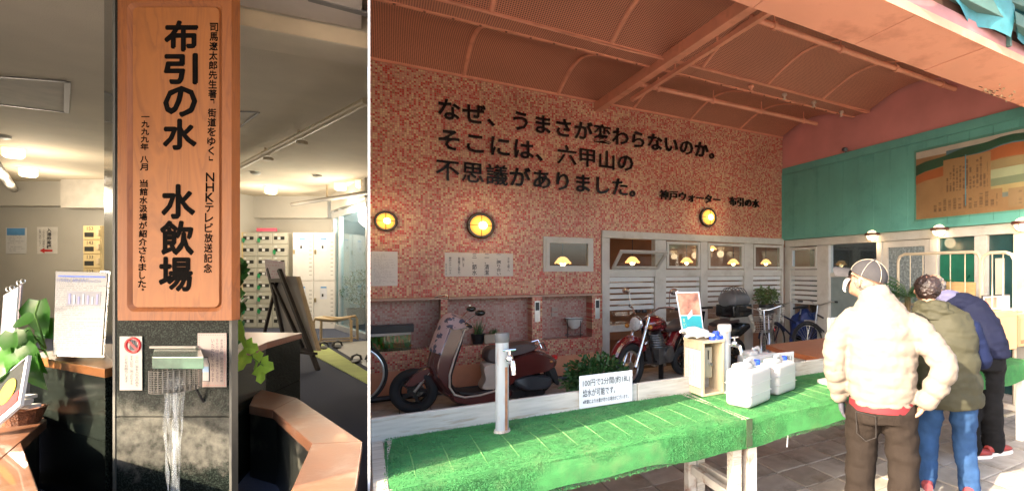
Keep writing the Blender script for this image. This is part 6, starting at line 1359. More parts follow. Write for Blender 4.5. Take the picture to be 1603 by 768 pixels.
# --- cruiser motorbike
fr_ = rz(985, 612, .0); hd_ = Vector((-.88, -.47, 0)).normalized()
mo_ = thing('motorbike', 'dark red cruiser motorbike with round chrome headlight parked by the slatted windows', 'motorbike', W(fr_.x+hd_.x*-.66, fr_.y+hd_.y*-.66, .022), RA+math.atan2(hd_.y, hd_.x))
wheel(mo_, (.66, 0, .30), .30, .05, spokes=24, thin=True, mat=steel); wheel(mo_, (-.64, 0, .29), .29, .06, spokes=24, thin=True, mat=steel)
red_p = M('tank_red', (.16, .010, .012), .15, coat=1, var=.1)
for s in (-.10, .10):
    MB().tube([(.66, s, .30), (.50, s, .62), (.36, s, .92)], [.026, .022, .022], 10).build('fork', chrome, mo_, smooth=True); MB().tube([(.40, s*1.0, .95), (.30, s*2.2, 1.04), (.22, s*3.4, 1.05), (.10, s*3.9, 1.02)], .012, 8).build('handlebar', chrome, mo_, smooth=True)
    MB().tube([(.22, s*3.3, 1.05), (.08, s*3.95, 1.015)], .018, 8).build('grip', black_pl, mo_); m1 = Vector((.22, s*3.4, 1.24)); MB().tube([(.20, s*3.2, 1.05), m1], .006, 6).build('mirror_stem', chrome, mo_); MB().ball(m1+Vector((-.01, s*.6, .02)), (.02, .07, .045)).build('mirror', chrome, mo_, smooth=True); MB().ball((.46, s*1.9, .80), .032).build('indicator', M('amber_lens', (.5, .2, .03), .2), mo_, smooth=True)
    MB().tube([(-.64, s*1.2, .30), (-.46, s*1.2, .64)], .022, 8).build('shock', chrome, mo_, smooth=True)
MB().lathe([(.02, -.10), (.07, -.07), (.098, 0), (.10, .02), (.09, .03)], (.50, 0, .84), 'x', 24).build('headlight', chrome, mo_, smooth=True); MB().lathe([(.0, .045), (.05, .04), (.088, .03)], (.50, 0, .84), 'x', 24, cap=False).build('headlight_lens', M('lens_clear', (.75, .76, .76), .05, .4, var=.2, scale=40), mo_, smooth=True)
for y in (-.05, .05): MB().lathe([(.035, 0), (.04, .02), (.035, .04)], (.40, y, .98), 'z', 14).build('gauge', black_pl, mo_)
def loft(secs, n=16):      # (x, y, z, ry, rz)
    vs_ = []; fs = []
    for x, y, z, a, c in secs:
        for k in range(n): q = 2*math.pi*k/n; vs_.append((x, y+a*math.cos(q), z+c*math.sin(q)))
    for i in range(len(secs)-1):
        for k in range(n): fs.append((i*n+k, i*n+(k+1) % n, (i+1)*n+(k+1) % n, (i+1)*n+k))
    fs += [tuple(range(n))[::-1], tuple((len(secs)-1)*n+k for k in range(n))]; return MB().add(vs_, fs)
loft([(.34, 0, .80, .03, .04), (.28, 0, .81, .11, .09), (.15, 0, .82, .15, .12), (.0, 0, .79, .14, .11), (-.12, 0, .75, .08, .07), (-.16, 0, .74, .03, .03)]).build('tank', red_p, mo_, smooth=True); loft([(.25, 0, .805, .125, .04), (.1, 0, .81, .157, .05), (-.02, 0, .785, .135, .035)]).build('tank_badge', blackp, mo_, smooth=True)
loft([(-.08, 0, .72, .09, .04), (-.2, 0, .70, .14, .05), (-.42, 0, .70, .14, .05), (-.55, 0, .78, .12, .045), (-.78, 0, .80, .10, .04), (-.84, 0, .80, .05, .02)]).build('seat', seat_m, mo_, smooth=True)
MB().torus((.66, 0, .30), .35, .055, 'y', 20, 8, a0=.5, a1=2.6).build('front_fender', red_p, mo_, smooth=True); MB().torus((-.64, 0, .29), .36, .075, 'y', 22, 8, a0=.0, a1=2.6).build('rear_fender', red_p, mo_, smooth=True); loft([(-.2, -.13, .55, .02, .05), (-.3, -.15, .56, .03, .08), (-.42, -.14, .58, .02, .05)]).build('side_cover', red_p, mo_, smooth=True)
eng = MB(); eng.cbox((-.02, 0, .36), (.36, .26, .22)); eng.cyl((.02, 0, .45), (.10, 0, .68), .10, n=16)
for k in range(6): p = Vector((.03+k*.014, 0, .48+k*.035)); eng.lathe([(.13, -.006), (.13, .006)], p, 'z', 18)
eng.lathe([(.11, -.16), (.11, -.12)], (-.08, 0, .36), 'y', 20); eng.lathe([(.10, .12), (.10, .16)], (.05, 0, .36), 'y', 20); eng.build('engine', M('engine_alloy', (.18, .18, .18), .35, .8, var=.3), mo_, bevel=.006)
MB().tube([(.16, -.08, .55), (.24, -.12, .45), (.18, -.16, .24), (-.2, -.18, .20), (-.75, -.19, .24)], [.022, .022, .025, .035, .045], 10).build('exhaust', chrome, mo_, smooth=True)
for s in (-.08, .08): MB().tube([(.36, s*.3, .88), (.2, s, .30), (-.2, s, .22), (-.5, s, .55)], .018, 8).build('frame_tube', blackp, mo_, smooth=True); MB().tube([(.34, 0, .85), (-.1, s, .70), (-.6, s, .66)], .018, 8).build('frame_tube', blackp, mo_, smooth=True)
MB().ball((-.95, 0, .62), (.04, .06, .04)).build('tail_light', redl, mo_, smooth=True); MB().box((-.1, -.03, .0), (-.06, .03, .26)).build('centre_stand', blackp, mo_)
# --- black delivery scooter with a grey top box
dp = ry(1112, 560, -.75); ds = thing('delivery_scooter', 'black scooter with a grey ribbed top box behind the coin box', 'scooter', W(dp.x, -.75, .022), RA+math.pi+.15)
wheel(ds, (.55, 0, .22), .22, .05); wheel(ds, (-.55, 0, .22), .22, .05)
loft([(-.85, 0, .62, .06, .05), (-.6, 0, .58, .16, .12), (-.25, 0, .52, .18, .16), (-.05, 0, .42, .16, .16), (0, 0, .3, .14, .06), (.3, 0, .26, .15, .05), (.4, 0, .3, .15, .07)]).build('body', blackp, ds, smooth=True); MB().grid(lambda u, v: (.42-.14*v+.05*math.cos((u-.5)*3), -.2+.4*u, .28+.66*v), 8, 8).grid(lambda u, v: (.45-.14*v+.05*math.cos((u-.5)*3), -.2+.4*u, .28+.66*v), 8, 8).build('leg_shield', blackp, ds, smooth=True)
loft([(-.05, 0, .70, .10, .03), (-.2, 0, .72, .14, .05), (-.5, 0, .74, .14, .05), (-.6, 0, .74, .08, .03)]).build('seat', seat_m, ds, smooth=True); MB().tube([(.26, -.33, 1.0), (.30, -.1, .98), (.30, .1, .98), (.26, .33, 1.0)], .016, 8).build('handlebar', blackp, ds); MB().tube([(.28, 0, .97), (.45, 0, .5), (.55, 0, .22)], .03, 8).build('steering_column', blackp, ds)
tb2 = ry(1127, 470, -.75); lx_ = -.52
bxm = M('topbox_grey', (.12, .12, .125), .35, coat=.2); MB().box((lx_-.22, -.21, .80), (lx_+.22, .21, 1.0)).build('top_box_base', blackp, ds, bevel=.03, smooth=True, seg=3); lid = loft([(lx_-.23, 0, 1.05, .10, .05), (lx_-.18, 0, 1.07, .20, .12), (lx_, 0, 1.09, .22, .15), (lx_+.16, 0, 1.07, .21, .13), (lx_+.23, 0, 1.04, .12, .06)], 20).build('top_box_lid', bxm, ds, smooth=True)
for k in range(5): x = lx_-.14+.07*k; MB().torus((x, 0, 1.08), .205-.01*abs(k-2), .008, 'x', 16, 5, a0=.2, a1=2.94).build('lid_rib', bxm, lid)
MB().box((lx_-.2, -.12, .74), (lx_+.2, .12, .80)).build('rack', steel, ds)
# --- bicycles
def bicycle(label, x, y, rot, frame, basket=True, rack=True, lean=.06):
    t = thing('bicycle', label, 'bicycle', W(x, y, .022), (lean, 0, RA+rot), 'bicycles parked by the windows'); R = .32
    for xx in (.54, -.52): wheel(t, (xx, 0, R), R, .018, hub=.025, spokes=28, thin=True, mat=steel); MB().torus((xx, 0, R), R+.02, .018, 'y', 24, 6, a0=.2, a1=2.7).build('mudguard', frame, t, smooth=True)
    hd0, hd1, bb, st0 = Vector((.36, 0, .62)), Vector((.32, 0, .78)), Vector((-.08, 0, .28)), Vector((-.22, 0, .74))
    for a, b_ in ((hd0, bb), (hd1, (-.17, 0, .56)), (bb, st0)): MB().tube([a, b_], .017, 8).build('frame_tube', frame, t, smooth=True)
    for s in (-.05, .05): MB().tube([bb, (-.52, s, R)], .009, 6).build('chain_stay', frame, t); MB().tube([(-.19, 0, .64), (-.52, s, R)], .008, 6).build('seat_stay', frame, t); MB().tube([hd0, (.44, s, .50), (.54, s, R)], .012, 6).build('fork', frame, t)
    MB().tube([hd0, (.29, 0, .95)], .014, 8).build('stem', steel, t); MB().tube([(.10, -.28, .99), (.22, -.25, 1.0), (.29, -.08, .95), (.29, .08, .95), (.22, .25, 1.0), (.10, .28, .99)], .011, 8).build('handlebar', steel, t, smooth=True)
    for s in (-.28, .28): MB().tube([(.15, s*.98, .995), (.03, s, .985)], .016, 8).build('grip', black_pl, t)
    MB().tube([st0, (-.25, 0, .84)], .012, 8).build('seat_post', steel, t); loft([(-.05, 0, .86, .02, .015), (-.15, 0, .87, .04, .02), (-.28, 0, .875, .10, .035), (-.36, 0, .88, .09, .035), (-.39, 0, .88, .04, .015)]).build('saddle', black_pl, t, smooth=True)
    MB().lathe([(.09, -.055), (.09, -.05)], bb, 'y', 20).build('chain_ring', blackp, t); MB().bar(bb+Vector((0, -.07, 0)), bb+Vector((.12, -.07, -.11)), .015).build('crank', steel, t); MB().cbox(bb+Vector((.12, -.12, -.11)), (.09, .08, .02)).build('pedal', black_pl, t)
    if basket:
        bk2 = MB(); x0, x1, w0, w1, z0, z1 = .40, .66, .13, .18, .66, .90
        for f_ in np.linspace(0, 1, 8):
            z = z0+(z1-z0)*f_; e = .03*f_; w = w0+(w1-w0)*f_; L4 = [(x0-e, -w, z), (x1+e, -w, z), (x1+e, w, z), (x0-e, w, z), (x0-e, -w, z)]; bk2.tube(L4, .003, 4)
        for k in range(11):
            f_ = k/10
            for (a, b_) in (((x0+(x1-x0)*f_, -w0, z0), (x0-.03+(x1-x0+.06)*f_, -w1, z1)), ((x0+(x1-x0)*f_, w0, z0), (x0-.03+(x1-x0+.06)*f_, w1, z1)), ((x1, -w0+2*w0*f_, z0), (x1+.03, -w1+2*w1*f_, z1)), ((x0, -w0+2*w0*f_, z0), (x1, -w0+2*w0*f_, z0))): bk2.tube([a, b_], .003, 4)
        bk2.build('basket', steel, t)
    if rack: MB().box((-.72, -.07, .70), (-.30, .07, .712)).build('rear_rack', steel, t); MB().ball((-.88, 0, .52), (.02, .03, .035)).build('reflector', redl, t)
    MB().tube([(-.1, .06, .26), (-.16, .14, .0)], .009, 6).build('kick_stand', steel, t)
b2p = ry(1205, 545, -1.25); bicycle('silver framed bicycle with a wire front basket beside the delivery scooter', b2p.x, -1.25, math.pi+.75, M('frame_silver', (.42, .42, .42), .3, .8)); b3p = ry(1300, 540, -1.0)
bicycle('dark bicycle with black saddle standing behind the brown table', b3p.x, -1.05, math.pi-.1, M('frame_black', (.02, .02, .022), .3), False); b4p = ry(1246, 540, -.6); bicycle('blue framed bicycle against the slatted windows', b4p.x, -.55, math.pi+.1, M('frame_blue', (.006, .012, .04), .3), True, False)
bw_ = yroot('leaning_wheel', 'bicycle wheel with grey rim leaning at the added white divider', 'bicycle'); wc_ = ry(546, 588, -.8)
a_lo = math.acos(min(1, max(-1, (ry(580.5, 588, -.8).x-wc_.x)/.33)))
for nm, R_, r_, m_ in (('tyre', .335, .017, rubber), ('rim', .312, .012, steel)): MB().torus(wc_, R_, r_, 'y', 30, 8, a0=-a_lo*.97, a1=a_lo*.97).build(nm, m_, bw_, smooth=True)
blob('blue_cover', 'crumpled dark blue cover sheet lying behind the bicycles', 'cover', W(ry(1262, 520, -.4).x, -.42, .40), (.42, .2, .42), M('blue_tarp', (.01, .025, .12), .5, bump=.4), 6, .4)
# ================================================================ people
def union(mb, voxel, it=6, fac=.5):
    me = mb.mesh('tmp', M('skin', (.30, .16, .105), .55)); o = link('tmp', me); bm = bmesh.new(); bm.from_mesh(me); bmesh.ops.recalc_face_normals(bm, faces=bm.faces); bm.to_mesh(me); bm.free()
    r = o.modifiers.new('r', 'REMESH'); r.mode = 'VOXEL'; r.voxel_size = voxel; s = o.modifiers.new('s', 'SMOOTH'); s.iterations = it; s.factor = fac
    dg = bpy.context.evaluated_depsgraph_get(); out = bpy.data.meshes.new_from_object(o.evaluated_get(dg)); bpy.data.objects.remove(o); return out
def eloft(mb, secs, n=20):      # secs: (center, rx, ry, [tilt dir]) rings in planes normal to the path
    pts = [Vector(s[0]) for s in secs]; vs_ = []; fs = []
    for i, s in enumerate(secs):
        d = (pts[min(i+1, len(pts)-1)]-pts[max(i-1, 0)]).normalized(); x = Vector((1, 0, 0)); x = (x-d*x.dot(d)).normalized(); y = d.cross(x)
        for k in range(n): a = 2*math.pi*k/n; vs_.append(pts[i]+x*s[1]*math.cos(a)+y*s[2]*math.sin(a))
    for i in range(len(secs)-1):
        for k in range(n): fs.append((i*n+k, i*n+(k+1) % n, (i+1)*n+(k+1) % n, (i+1)*n+k))
    fs += [tuple(range(n))[::-1], tuple((len(secs)-1)*n+k for k in range(n))]; mb.add(vs_, fs)
def limb(mb, pts, rs_, n=14):
    P_ = [Vector(p) for p in pts]; q, r = [], []
    for i in range(len(P_)-1):
        for k in range(6): t = k/6; q.append(P_[i].lerp(P_[i+1], t)); r.append(rs_[i]+(rs_[i+1]-rs_[i])*t)
    q.append(P_[-1]); r.append(rs_[-1])
    for _ in range(2): q = [q[0]]+[(q[i-1]+q[i]*2+q[i+1])/4 for i in range(1, len(q)-1)]+[q[-1]]
    mb.tube(q, r, n)
    for p, rr in ((q[0], r[0]), (q[-1], r[-1])): mb.ball(p, rr*.98, 12, 8)
def hand(mb, wrist, d, palm, s=1.0, curl=.5):      # palm + five unequal bent fingers
    d = Vector(d).normalized(); n = Vector(palm); n = (n-d*n.dot(d)).normalized(); x = d.cross(n); w = Vector(wrist)
    mb.tube([w, w+d*.03*s, w+d*.06*s, w+d*.088*s], [.024*s, .030*s, .036*s, .034*s], 12, flat=.5, up=n)
    for k, (off, L_) in enumerate(((-.028, .070), (-.010, .080), (.010, .074), (.027, .058))):
        p = w+d*.082*s+x*off*s; a = 0; pts = [p]
        for j, f_ in enumerate((.45, .32, .23)): a += curl*(.5, .9, .7)[j]; p = p+(d*math.cos(a)+n*math.sin(a))*L_*f_*s; pts.append(p)
        mb.tube(pts, [.0095*s, .009*s, .008*s, .0065*s], 8); mb.ball(pts[-1], .0066*s, 8, 6)
    p = w+d*.03*s-x*.028*s; pts = [p, p-x*.022*s+d*.022*s+n*.01*s, p-x*.028*s+d*.048*s+n*.02*s, p-x*.022*s+d*.066*s+n*.028*s]; mb.tube(pts, [.013*s, .0115*s, .010*s, .008*s], 8); mb.ball(pts[-1], .008*s, 8, 6)
def wrinkle(me, segs, pitch, amp, fold=.006, seed=0, quilt=True, fs_=9, vert=None):
    n = len(me.vertices); co = np.empty(n*3); me.vertices.foreach_get('co', co); co = co.reshape(-1, 3); no = np.empty(n*3); me.vertices.foreach_get('normal', no); no = no.reshape(-1, 3)
    best = np.full(n, 1e9); par = np.zeros(n); acc = 0
    for a, b_ in segs:
        a, b_ = np.array(a, float), np.array(b_, float); ab = b_-a; L_ = np.linalg.norm(ab); t = np.clip(((co-a)@ab)/L_**2, 0, 1); d = np.linalg.norm(co-(a+t[:, None]*ab), axis=1); d = d-(.10 if acc == 0 else 0); m = d < best; best[m] = d[m]; par[m] = (t*L_)[m]+acc; acc += 10*pitch
    disp = np.zeros(n)
    if quilt: disp += amp*(np.abs(np.sin(np.pi*par/pitch))**.4-.7)
    f_ = np.array([mnoise.noise(Vector((c[0]*fs_+seed, c[1]*fs_, c[2]*fs_*1.9)))+.5*mnoise.noise(Vector((c[0]*fs_*2.3, c[1]*fs_*2.3+seed, c[2]*fs_*4))) for c in co]); disp += fold*f_
    me.vertices.foreach_set('co', (co+no*disp[:, None]).ravel()); me.polygons.foreach_set('use_smooth', [True]*len(me.polygons)); me.update()
def garment(name, mb, mat, parent, voxel=.012, it=6, **w):
    me = union(mb, voxel, it)
    if w: wrinkle(me, **w)
    me.materials.clear(); me.materials.append(mat); me.polygons.foreach_set('use_smooth', [True]*len(me.polygons)); return link(name, me, parent)
def head(mb, c, yaw, pitch, s=1.0):
    R_ = Matrix.Rotation(yaw, 3, 'Z') @ Matrix.Rotation(-pitch, 3, 'X'); c = Vector(c)
    def T(x, y, z): return c+R_ @ Vector((x*s, y*s, z*s))
    for (p, r) in (((0, -.01, .03), (.077, .095, .085)), ((0, .015, -.03), (.064, .078, .085)), ((0, .05, -.085), (.035, .035, .03)), ((0, .02, -.06), (.058, .06, .05))):
        b_ = MB().ball((0, 0, 0), r, 18, 12); b_.v = [T(v.x+p[0], v.y+p[1], v.z+p[2]) for v in b_.v]; mb.add(b_.v, b_.f)
    mb.tube([T(0, .088, .012), T(0, .105, -.018), T(0, .112, -.035)], [.008*s, .012*s, .014*s], 8); mb.ball(T(0, .105, -.037), .014*s, 8, 6)
    for sx in (-1, 1): mb.ball(T(sx*.078, -.005, -.01), (.012*s, .02*s, .03*s), 8, 8); mb.ball(T(sx*.03, .075, .012), .016*s, 8, 6)
    mb.tube([T(-.022, .088, -.066), T(0, .094, -.066), T(.022, .088, -.066)], .007*s, 6); return T
def eyes(T, parent):
    for sx in (-1, 1): MB().ball(T(sx*.031, .083, .012), .0105, 8, 6).build('eye', M('eye_dark', (.02, .015, .012), .2), parent, smooth=True)
def shoe(parent, p, yaw, mat, s=1.0):
    c, sn = math.cos(yaw), math.sin(yaw); T = lambda x, y, z: (p[0]+c*x-sn*y, p[1]+sn*x+c*y, p[2]+z); mb = MB(); secs = []
    for y, w, h in ((-.09, .030, .055), (-.06, .038, .075), (0, .040, .080), (.06, .044, .060), (.12, .046, .045), (.16, .036, .034), (.18, .015, .022)): secs.append((y*s, w*s, h*s))
    vs_ = []; n = 14; fs = []
    for y, w, h in secs:
        for k in range(n): a = 2*math.pi*k/n; vs_.append(T(w*math.cos(a), y, max(.018, .018+h*.5+h*.55*math.sin(a))))
    for i in range(len(secs)-1):
        for k in range(n): fs.append((i*n+k, i*n+(k+1) % n, (i+1)*n+(k+1) % n, (i+1)*n+k))
    fs += [tuple(range(n))[::-1], tuple((len(secs)-1)*n+k for k in range(n))]; mb.add(vs_, fs); o = mb.build('shoe', mat, parent, smooth=True)
    out = [(w*1.12*math.cos(a), y) for y, w, a in [(s_[0], s_[1], 0) for s_ in secs]]; pl_ = [T(s_[1]*1.1, s_[0], 0) for s_ in secs]+[T(-s_[1]*1.1, s_[0], 0) for s_ in secs[::-1]]; MB().prism(pl_, (0, 0, .024)).build('sole', M('sole_white', (.60, .56, .52), .6), o); return o
def place(px, D): v = Vector(((px-PPX)/FPX*D, D, 0)); return v, -math.atan2((px-PPX)/FPX, 1)
puff = M('puffer_cream', (.17, .142, .116), .75, var=.05, bump=.12, bscale=60, spec=.2); cord = M('brown_corduroy', (.017, .0125, .010), .85, var=.15, bump=.35, bscale=220, stretch=(1, 1, .08), spec=.08); capm = M('cap_grey', (.040, .038, .041), .8, spec=.12, bump=.3, bscale=250); skin = M('skin', (.30, .16, .105), .55)
# --- the person in the cream puffer jacket
loc, yw = place(1380, 2.82); loc.z = .022
p1 = thing('person', 'person in grey cap, cream puffer jacket and brown trousers with hands at hips', 'person', loc, yw)
hc_ = (-.088, .10, 1.475)
bm_ = MB(); T1 = head(bm_, hc_, 1.12, -.38); limb(bm_, [(-.08, .07, 1.38), (-.03, .02, 1.27), (0, 0, 1.20)], [.055, .06, .07]); eloft(bm_, [((0, .01, .78), .15, .11), ((0, 0, .95), .14, .10), ((0, 0, 1.12), .16, .11), ((-.01, 0, 1.24), .15, .09), ((-.02, .01, 1.30), .07, .06)])
aL = [(-.185, .0, 1.24), (-.255, -.03, .98), (-.235, .05, .79)]; aR = [(.175, 0, 1.22), (.325, -.07, 1.02), (.225, -.05, .80)]
limb(bm_, aL, [.05, .042, .03]); limb(bm_, aR, [.05, .042, .03]); hand(bm_, aL[2], (.15, .25, -1), (1, 0, 0), 1, .5); hand(bm_, aR[2], (-.35, .5, -.6), (-1, .3, 0), 1, .6)
lg = {s: [(s*.095, 0, .80), (s*.12, .03, .44), (s*.125, -.02, .07)] for s in (-1, 1)}
for s in (-1, 1): limb(bm_, lg[s], [.08, .055, .04])
body = union(bm_, .0075, 3); body.materials.clear(); body.materials.append(skin); body.polygons.foreach_set('use_smooth', [True]*len(body.polygons)); link('body', body, p1)
eyes(T1, p1)
jk = MB(); eloft(jk, [((.0, 0, .775), .172, .140), ((.0, 0, .81), .180, .148), ((0, -.01, .90), .185, .15), ((0, -.01, 1.05), .19, .15), ((0, 0, 1.18), .195, .145), ((-.01, .01, 1.27), .165, .12), ((-.03, .03, 1.34), .12, .11), ((-.045, .05, 1.39), .095, .09), ((-.055, .06, 1.42), .09, .085)])
limb(jk, [(-.17, 0, 1.25), (-.25, -.02, 1.12), aL[1], (-.245, .02, .87), (-.24, .045, .80)], [.075, .073, .070, .063, .053]); limb(jk, [(.17, 0, 1.23), (.25, -.04, 1.13), aR[1], (.28, -.065, .91), (.23, -.05, .82)], [.075, .074, .072, .064, .053])
garment('jacket', jk, puff, p1, .011, 5, segs=[((0, 0, .72), (0, 0, 1.42)), (aL[0], aL[1]), (aL[1], aL[2]), (aR[0], aR[1]), (aR[1], aR[2])], pitch=.085, amp=.012, fold=.0085, seed=3, fs_=14)
tr = MB(); eloft(tr, [((0, .005, .80), .165, .125), ((0, 0, .75), .172, .132), ((0, 0, .68), .17, .13)])
for s in (-1, 1): limb(tr, [(s*.085, 0, .76), (s*.105, .02, .6), (s*.115, .02, .44), (s*.12, 0, .22), (s*.125, -.02, .04)], [.105, .098, .088, .086, .085])
garment('trousers', tr, cord, p1, .011, 5, segs=[((0, 0, 0), (0, 0, 1))], pitch=.1, amp=0, fold=.013, seed=9, quilt=False, fs_=7)
MB().lathe([(.178, .0), (.180, .02), (.178, .055)], (0, 0, .748), 'z', 28, cap=False).build('red_waistband', M('waist_red', (.13, .004, .008), .7), p1, smooth=True).scale = (1, .79, 1)
pkt = [(-.135, .74), (-.03, .735), (-.028, .62), (-.08, .59), (-.13, .62), (-.135, .74)]
MB().tube([(x, -math.sqrt(max(0, 1-(x/.185)**2))*.137-.006, z) for x, z in pkt], .003, 5).build('back_pocket', M('pocket_stitch', (.012, .009, .008), .9), p1)
gl_ = MB(); hand(gl_, Vector(aL[2])+Vector((0, 0, .005)), (.15, .25, -1), (1, 0, 0), 1.14, .5); garment('glove', gl_, M('glove_grey', (.05, .05, .065), .8), p1, .006, 2)
for s in (-1, 1): shoe(p1, (s*.13, -.0, 0), -s*.15, M('shoe_dark', (.05, .04, .035), .6))
capo = MB(); Rm = .108; vs_ = []
def capT(x, y, z): return T1(x, y, z)
n = 24; m = 9; fs = []
for j in range(m+1):
    t = j/m*math.pi/2
    for k in range(n): a = 2*math.pi*k/n; vs_.append(capT(.094*math.cos(t)*math.cos(a), -.008+.112*math.cos(t)*math.sin(a), .032+.098*math.sin(t)))
for j in range(m):
    for k in range(n): fs.append((j*n+k, j*n+(k+1) % n, (j+1)*n+(k+1) % n, (j+1)*n+k))
cp_ = capo.add(vs_, fs).build('cap', capm, p1, smooth=True)
br = MB().grid(lambda u, v: capT(.088*math.sin((u-.5)*2.6)*(1-.12*v), .06+.045*math.cos((u-.5)*2.6)+.12*v*math.cos((u-.5)*1.6), .034-.03*v-.035*((u-.5)*2)**2), 12, 4); br.grid(lambda u, v: capT(.088*math.sin((u-.5)*2.6)*(1-.12*v), .06+.045*math.cos((u-.5)*2.6)+.12*v*math.cos((u-.5)*1.6), .030-.03*v-.035*((u-.5)*2)**2), 12, 4); br.build('brim', capm, cp_, smooth=True)
for a in (0, math.pi/3, 2*math.pi/3): MB().tube([capT(.096*math.cos(t)*math.cos(a), -.008+.114*math.cos(t)*math.sin(a), .033+.0995*math.sin(t)) for t in np.linspace(0, math.pi, 15)], .0014, 5).build('cap_seam', M('seam_tan', (.40, .32, .25), .7), cp_)
MB().ball(capT(0, -.008, .133), .008, 8, 6).build('cap_button', capm, cp_)
hr = MB(); hr.ball((0, 0, 0), 1, 18, 10); hr.v = [T1(v.x*.083, -.022+v.y*.098, -.012+v.z*.055) for v in hr.v]; garment('hair', hr, M('hair_grey', (.12, .105, .09), .8, var=.4, scale=40, stretch=(30, 30, 4)), p1, .007, 2, segs=[((0, 0, 0), (0, 0, 1))], pitch=1, amp=0, fold=.010, quilt=False, fs_=45)
gs = MB()
for s in (-1, 1): gs.torus(T1(s*.032, .098, .008), .022, .0022, 'y', 16, 5); gs.tube([T1(s*.054, .096, .012), T1(s*.080, .03, .014), T1(s*.082, -.02, .008)], .002, 5)
gs.tube([T1(-.010, .10, .012), T1(.010, .10, .012)], .002, 5); gs.build('glasses', black_pl, p1)
mk = MB().grid(lambda u, v: T1(.075*math.sin((u-.5)*2.5), .035+.078*math.cos((u-.5)*2.5)+.012*math.sin(v*3.14), -.015-.085*v), 12, 6); mk.build('face_mask', M('mask_white', (.45, .45, .44), .8), p1, smooth=True)
# --- the person in the olive vest
loc, yw = place(1482, 3.42); loc.z = .022
p2 = thing('person', 'person with reddish curly hair in an olive quilted vest and blue jeans', 'person', loc, yw)
hc_ = (-.135, .16, 1.40); bm_ = MB(); T2 = head(bm_, hc_, .35, -.55); limb(bm_, [(-.12, .12, 1.31), (-.06, .05, 1.22), (-.02, .02, 1.14)], [.05, .055, .065]); eloft(bm_, [((.0, 0, .72), .15, .11), ((0, 0, .9), .13, .10), ((-.01, .01, 1.05), .15, .10), ((-.03, .03, 1.17), .14, .09)])
aL = [(-.20, .05, 1.14), (-.24, .22, .95), (-.16, .40, .98)]; aR = [(.15, .04, 1.13), (.225, .10, .90), (.16, .34, .93)]
for a in (aL, aR): limb(bm_, a, [.05, .04, .03]); hand(bm_, a[2], (.1, 1, .0), (0, 0, -1), .95, .5)
lg = {-1: [(-.09, 0, .70), (-.115, .04, .40), (-.13, -.02, .07)], 1: [(.09, 0, .70), (.11, .03, .40), (.135, -.04, .07)]}
for s in (-1, 1): limb(bm_, lg[s], [.08, .055, .04])
body = union(bm_, .0075, 3); body.materials.clear(); body.materials.append(skin); body.polygons.foreach_set('use_smooth', [True]*len(body.polygons)); link('body', body, p2); eyes(T2, p2)
olive = M('olive_puffer', (.040, .038, .024), .6, spec=.12, var=.08, bump=.1, bscale=60); ve = MB(); eloft(ve, [((.02, 0, .60), .205, .16), ((.015, 0, .66), .215, .165), ((.01, 0, .80), .205, .16), ((0, 0, .95), .20, .16), ((-.01, .01, 1.08), .205, .155), ((-.03, .03, 1.19), .175, .13), ((-.06, .06, 1.25), .11, .10)])
garment('vest', ve, olive, p2, .011, 5, segs=[((0, 0, .58), (0, 0, 1.3))], pitch=.135, amp=.011, fold=.010, seed=5, fs_=9)
ho = MB(); ho.torus((-.085, .045, 1.265), .085, .052, 'z', 24, 12); ho.ball((-.08, -.035, 1.24), (.13, .075, .085)); garment('hood', ho, olive, p2, .011, 5, segs=[((0, 0, 0), (0, 0, 1))], pitch=1, amp=0, fold=.022, quilt=False, seed=8, fs_=12)
navy = M('navy_knit', (.006, .010, .035), .85, spec=.12, bump=.3, bscale=250)
for a in (aL, aR): sl = MB(); limb(sl, [a[0], Vector(a[0]).lerp(Vector(a[1]), .5), a[1], Vector(a[1]).lerp(Vector(a[2]), .6), a[2]], [.072, .068, .062, .055, .045]); garment('sleeve', sl, navy, p2, .011, 4, segs=[(a[0], a[2])], pitch=1, amp=0, fold=.008, quilt=False, seed=2)
den = M('blue_denim', (.020, .050, .12), .85, spec=.12, var=.25, scale=9, bump=.25, bscale=300); je = MB(); eloft(je, [((0, 0, .80), .16, .12), ((0, 0, .70), .17, .13), ((0, 0, .62), .165, .125)])
for s in (-1, 1): limb(je, [Vector(lg[s][0]), Vector(lg[s][0]).lerp(Vector(lg[s][1]), .5), lg[s][1], Vector(lg[s][1]).lerp(Vector(lg[s][2]), .5), (lg[s][2][0], lg[s][2][1], .06)], [.098, .090, .078, .072, .068])
garment('jeans', je, den, p2, .011, 4, segs=[((0, 0, 0), (0, 0, 1))], pitch=1, amp=0, fold=.011, quilt=False, seed=4, fs_=9)
pinks = M('shoe_pink', (.20, .035, .04), .6); shoe(p2, (-.135, -.02, 0), .25, pinks, 1.02); shoe(p2, (.14, -.04, 0), -.2, pinks, 1.02)
hr = MB(); hr.ball((0, 0, 0), 1, 20, 12); hr.v = [T2(v.x*.092, -.022+v.y*.10, .032+v.z*.088) for v in hr.v]; garment('hair', hr, M('hair_auburn', (.016, .007, .0055), .55, var=.5, scale=30), p2, .006, 2, segs=[((0, 0, 0), (0, 0, 1))], pitch=1, amp=0, fold=.011, quilt=False, fs_=42)
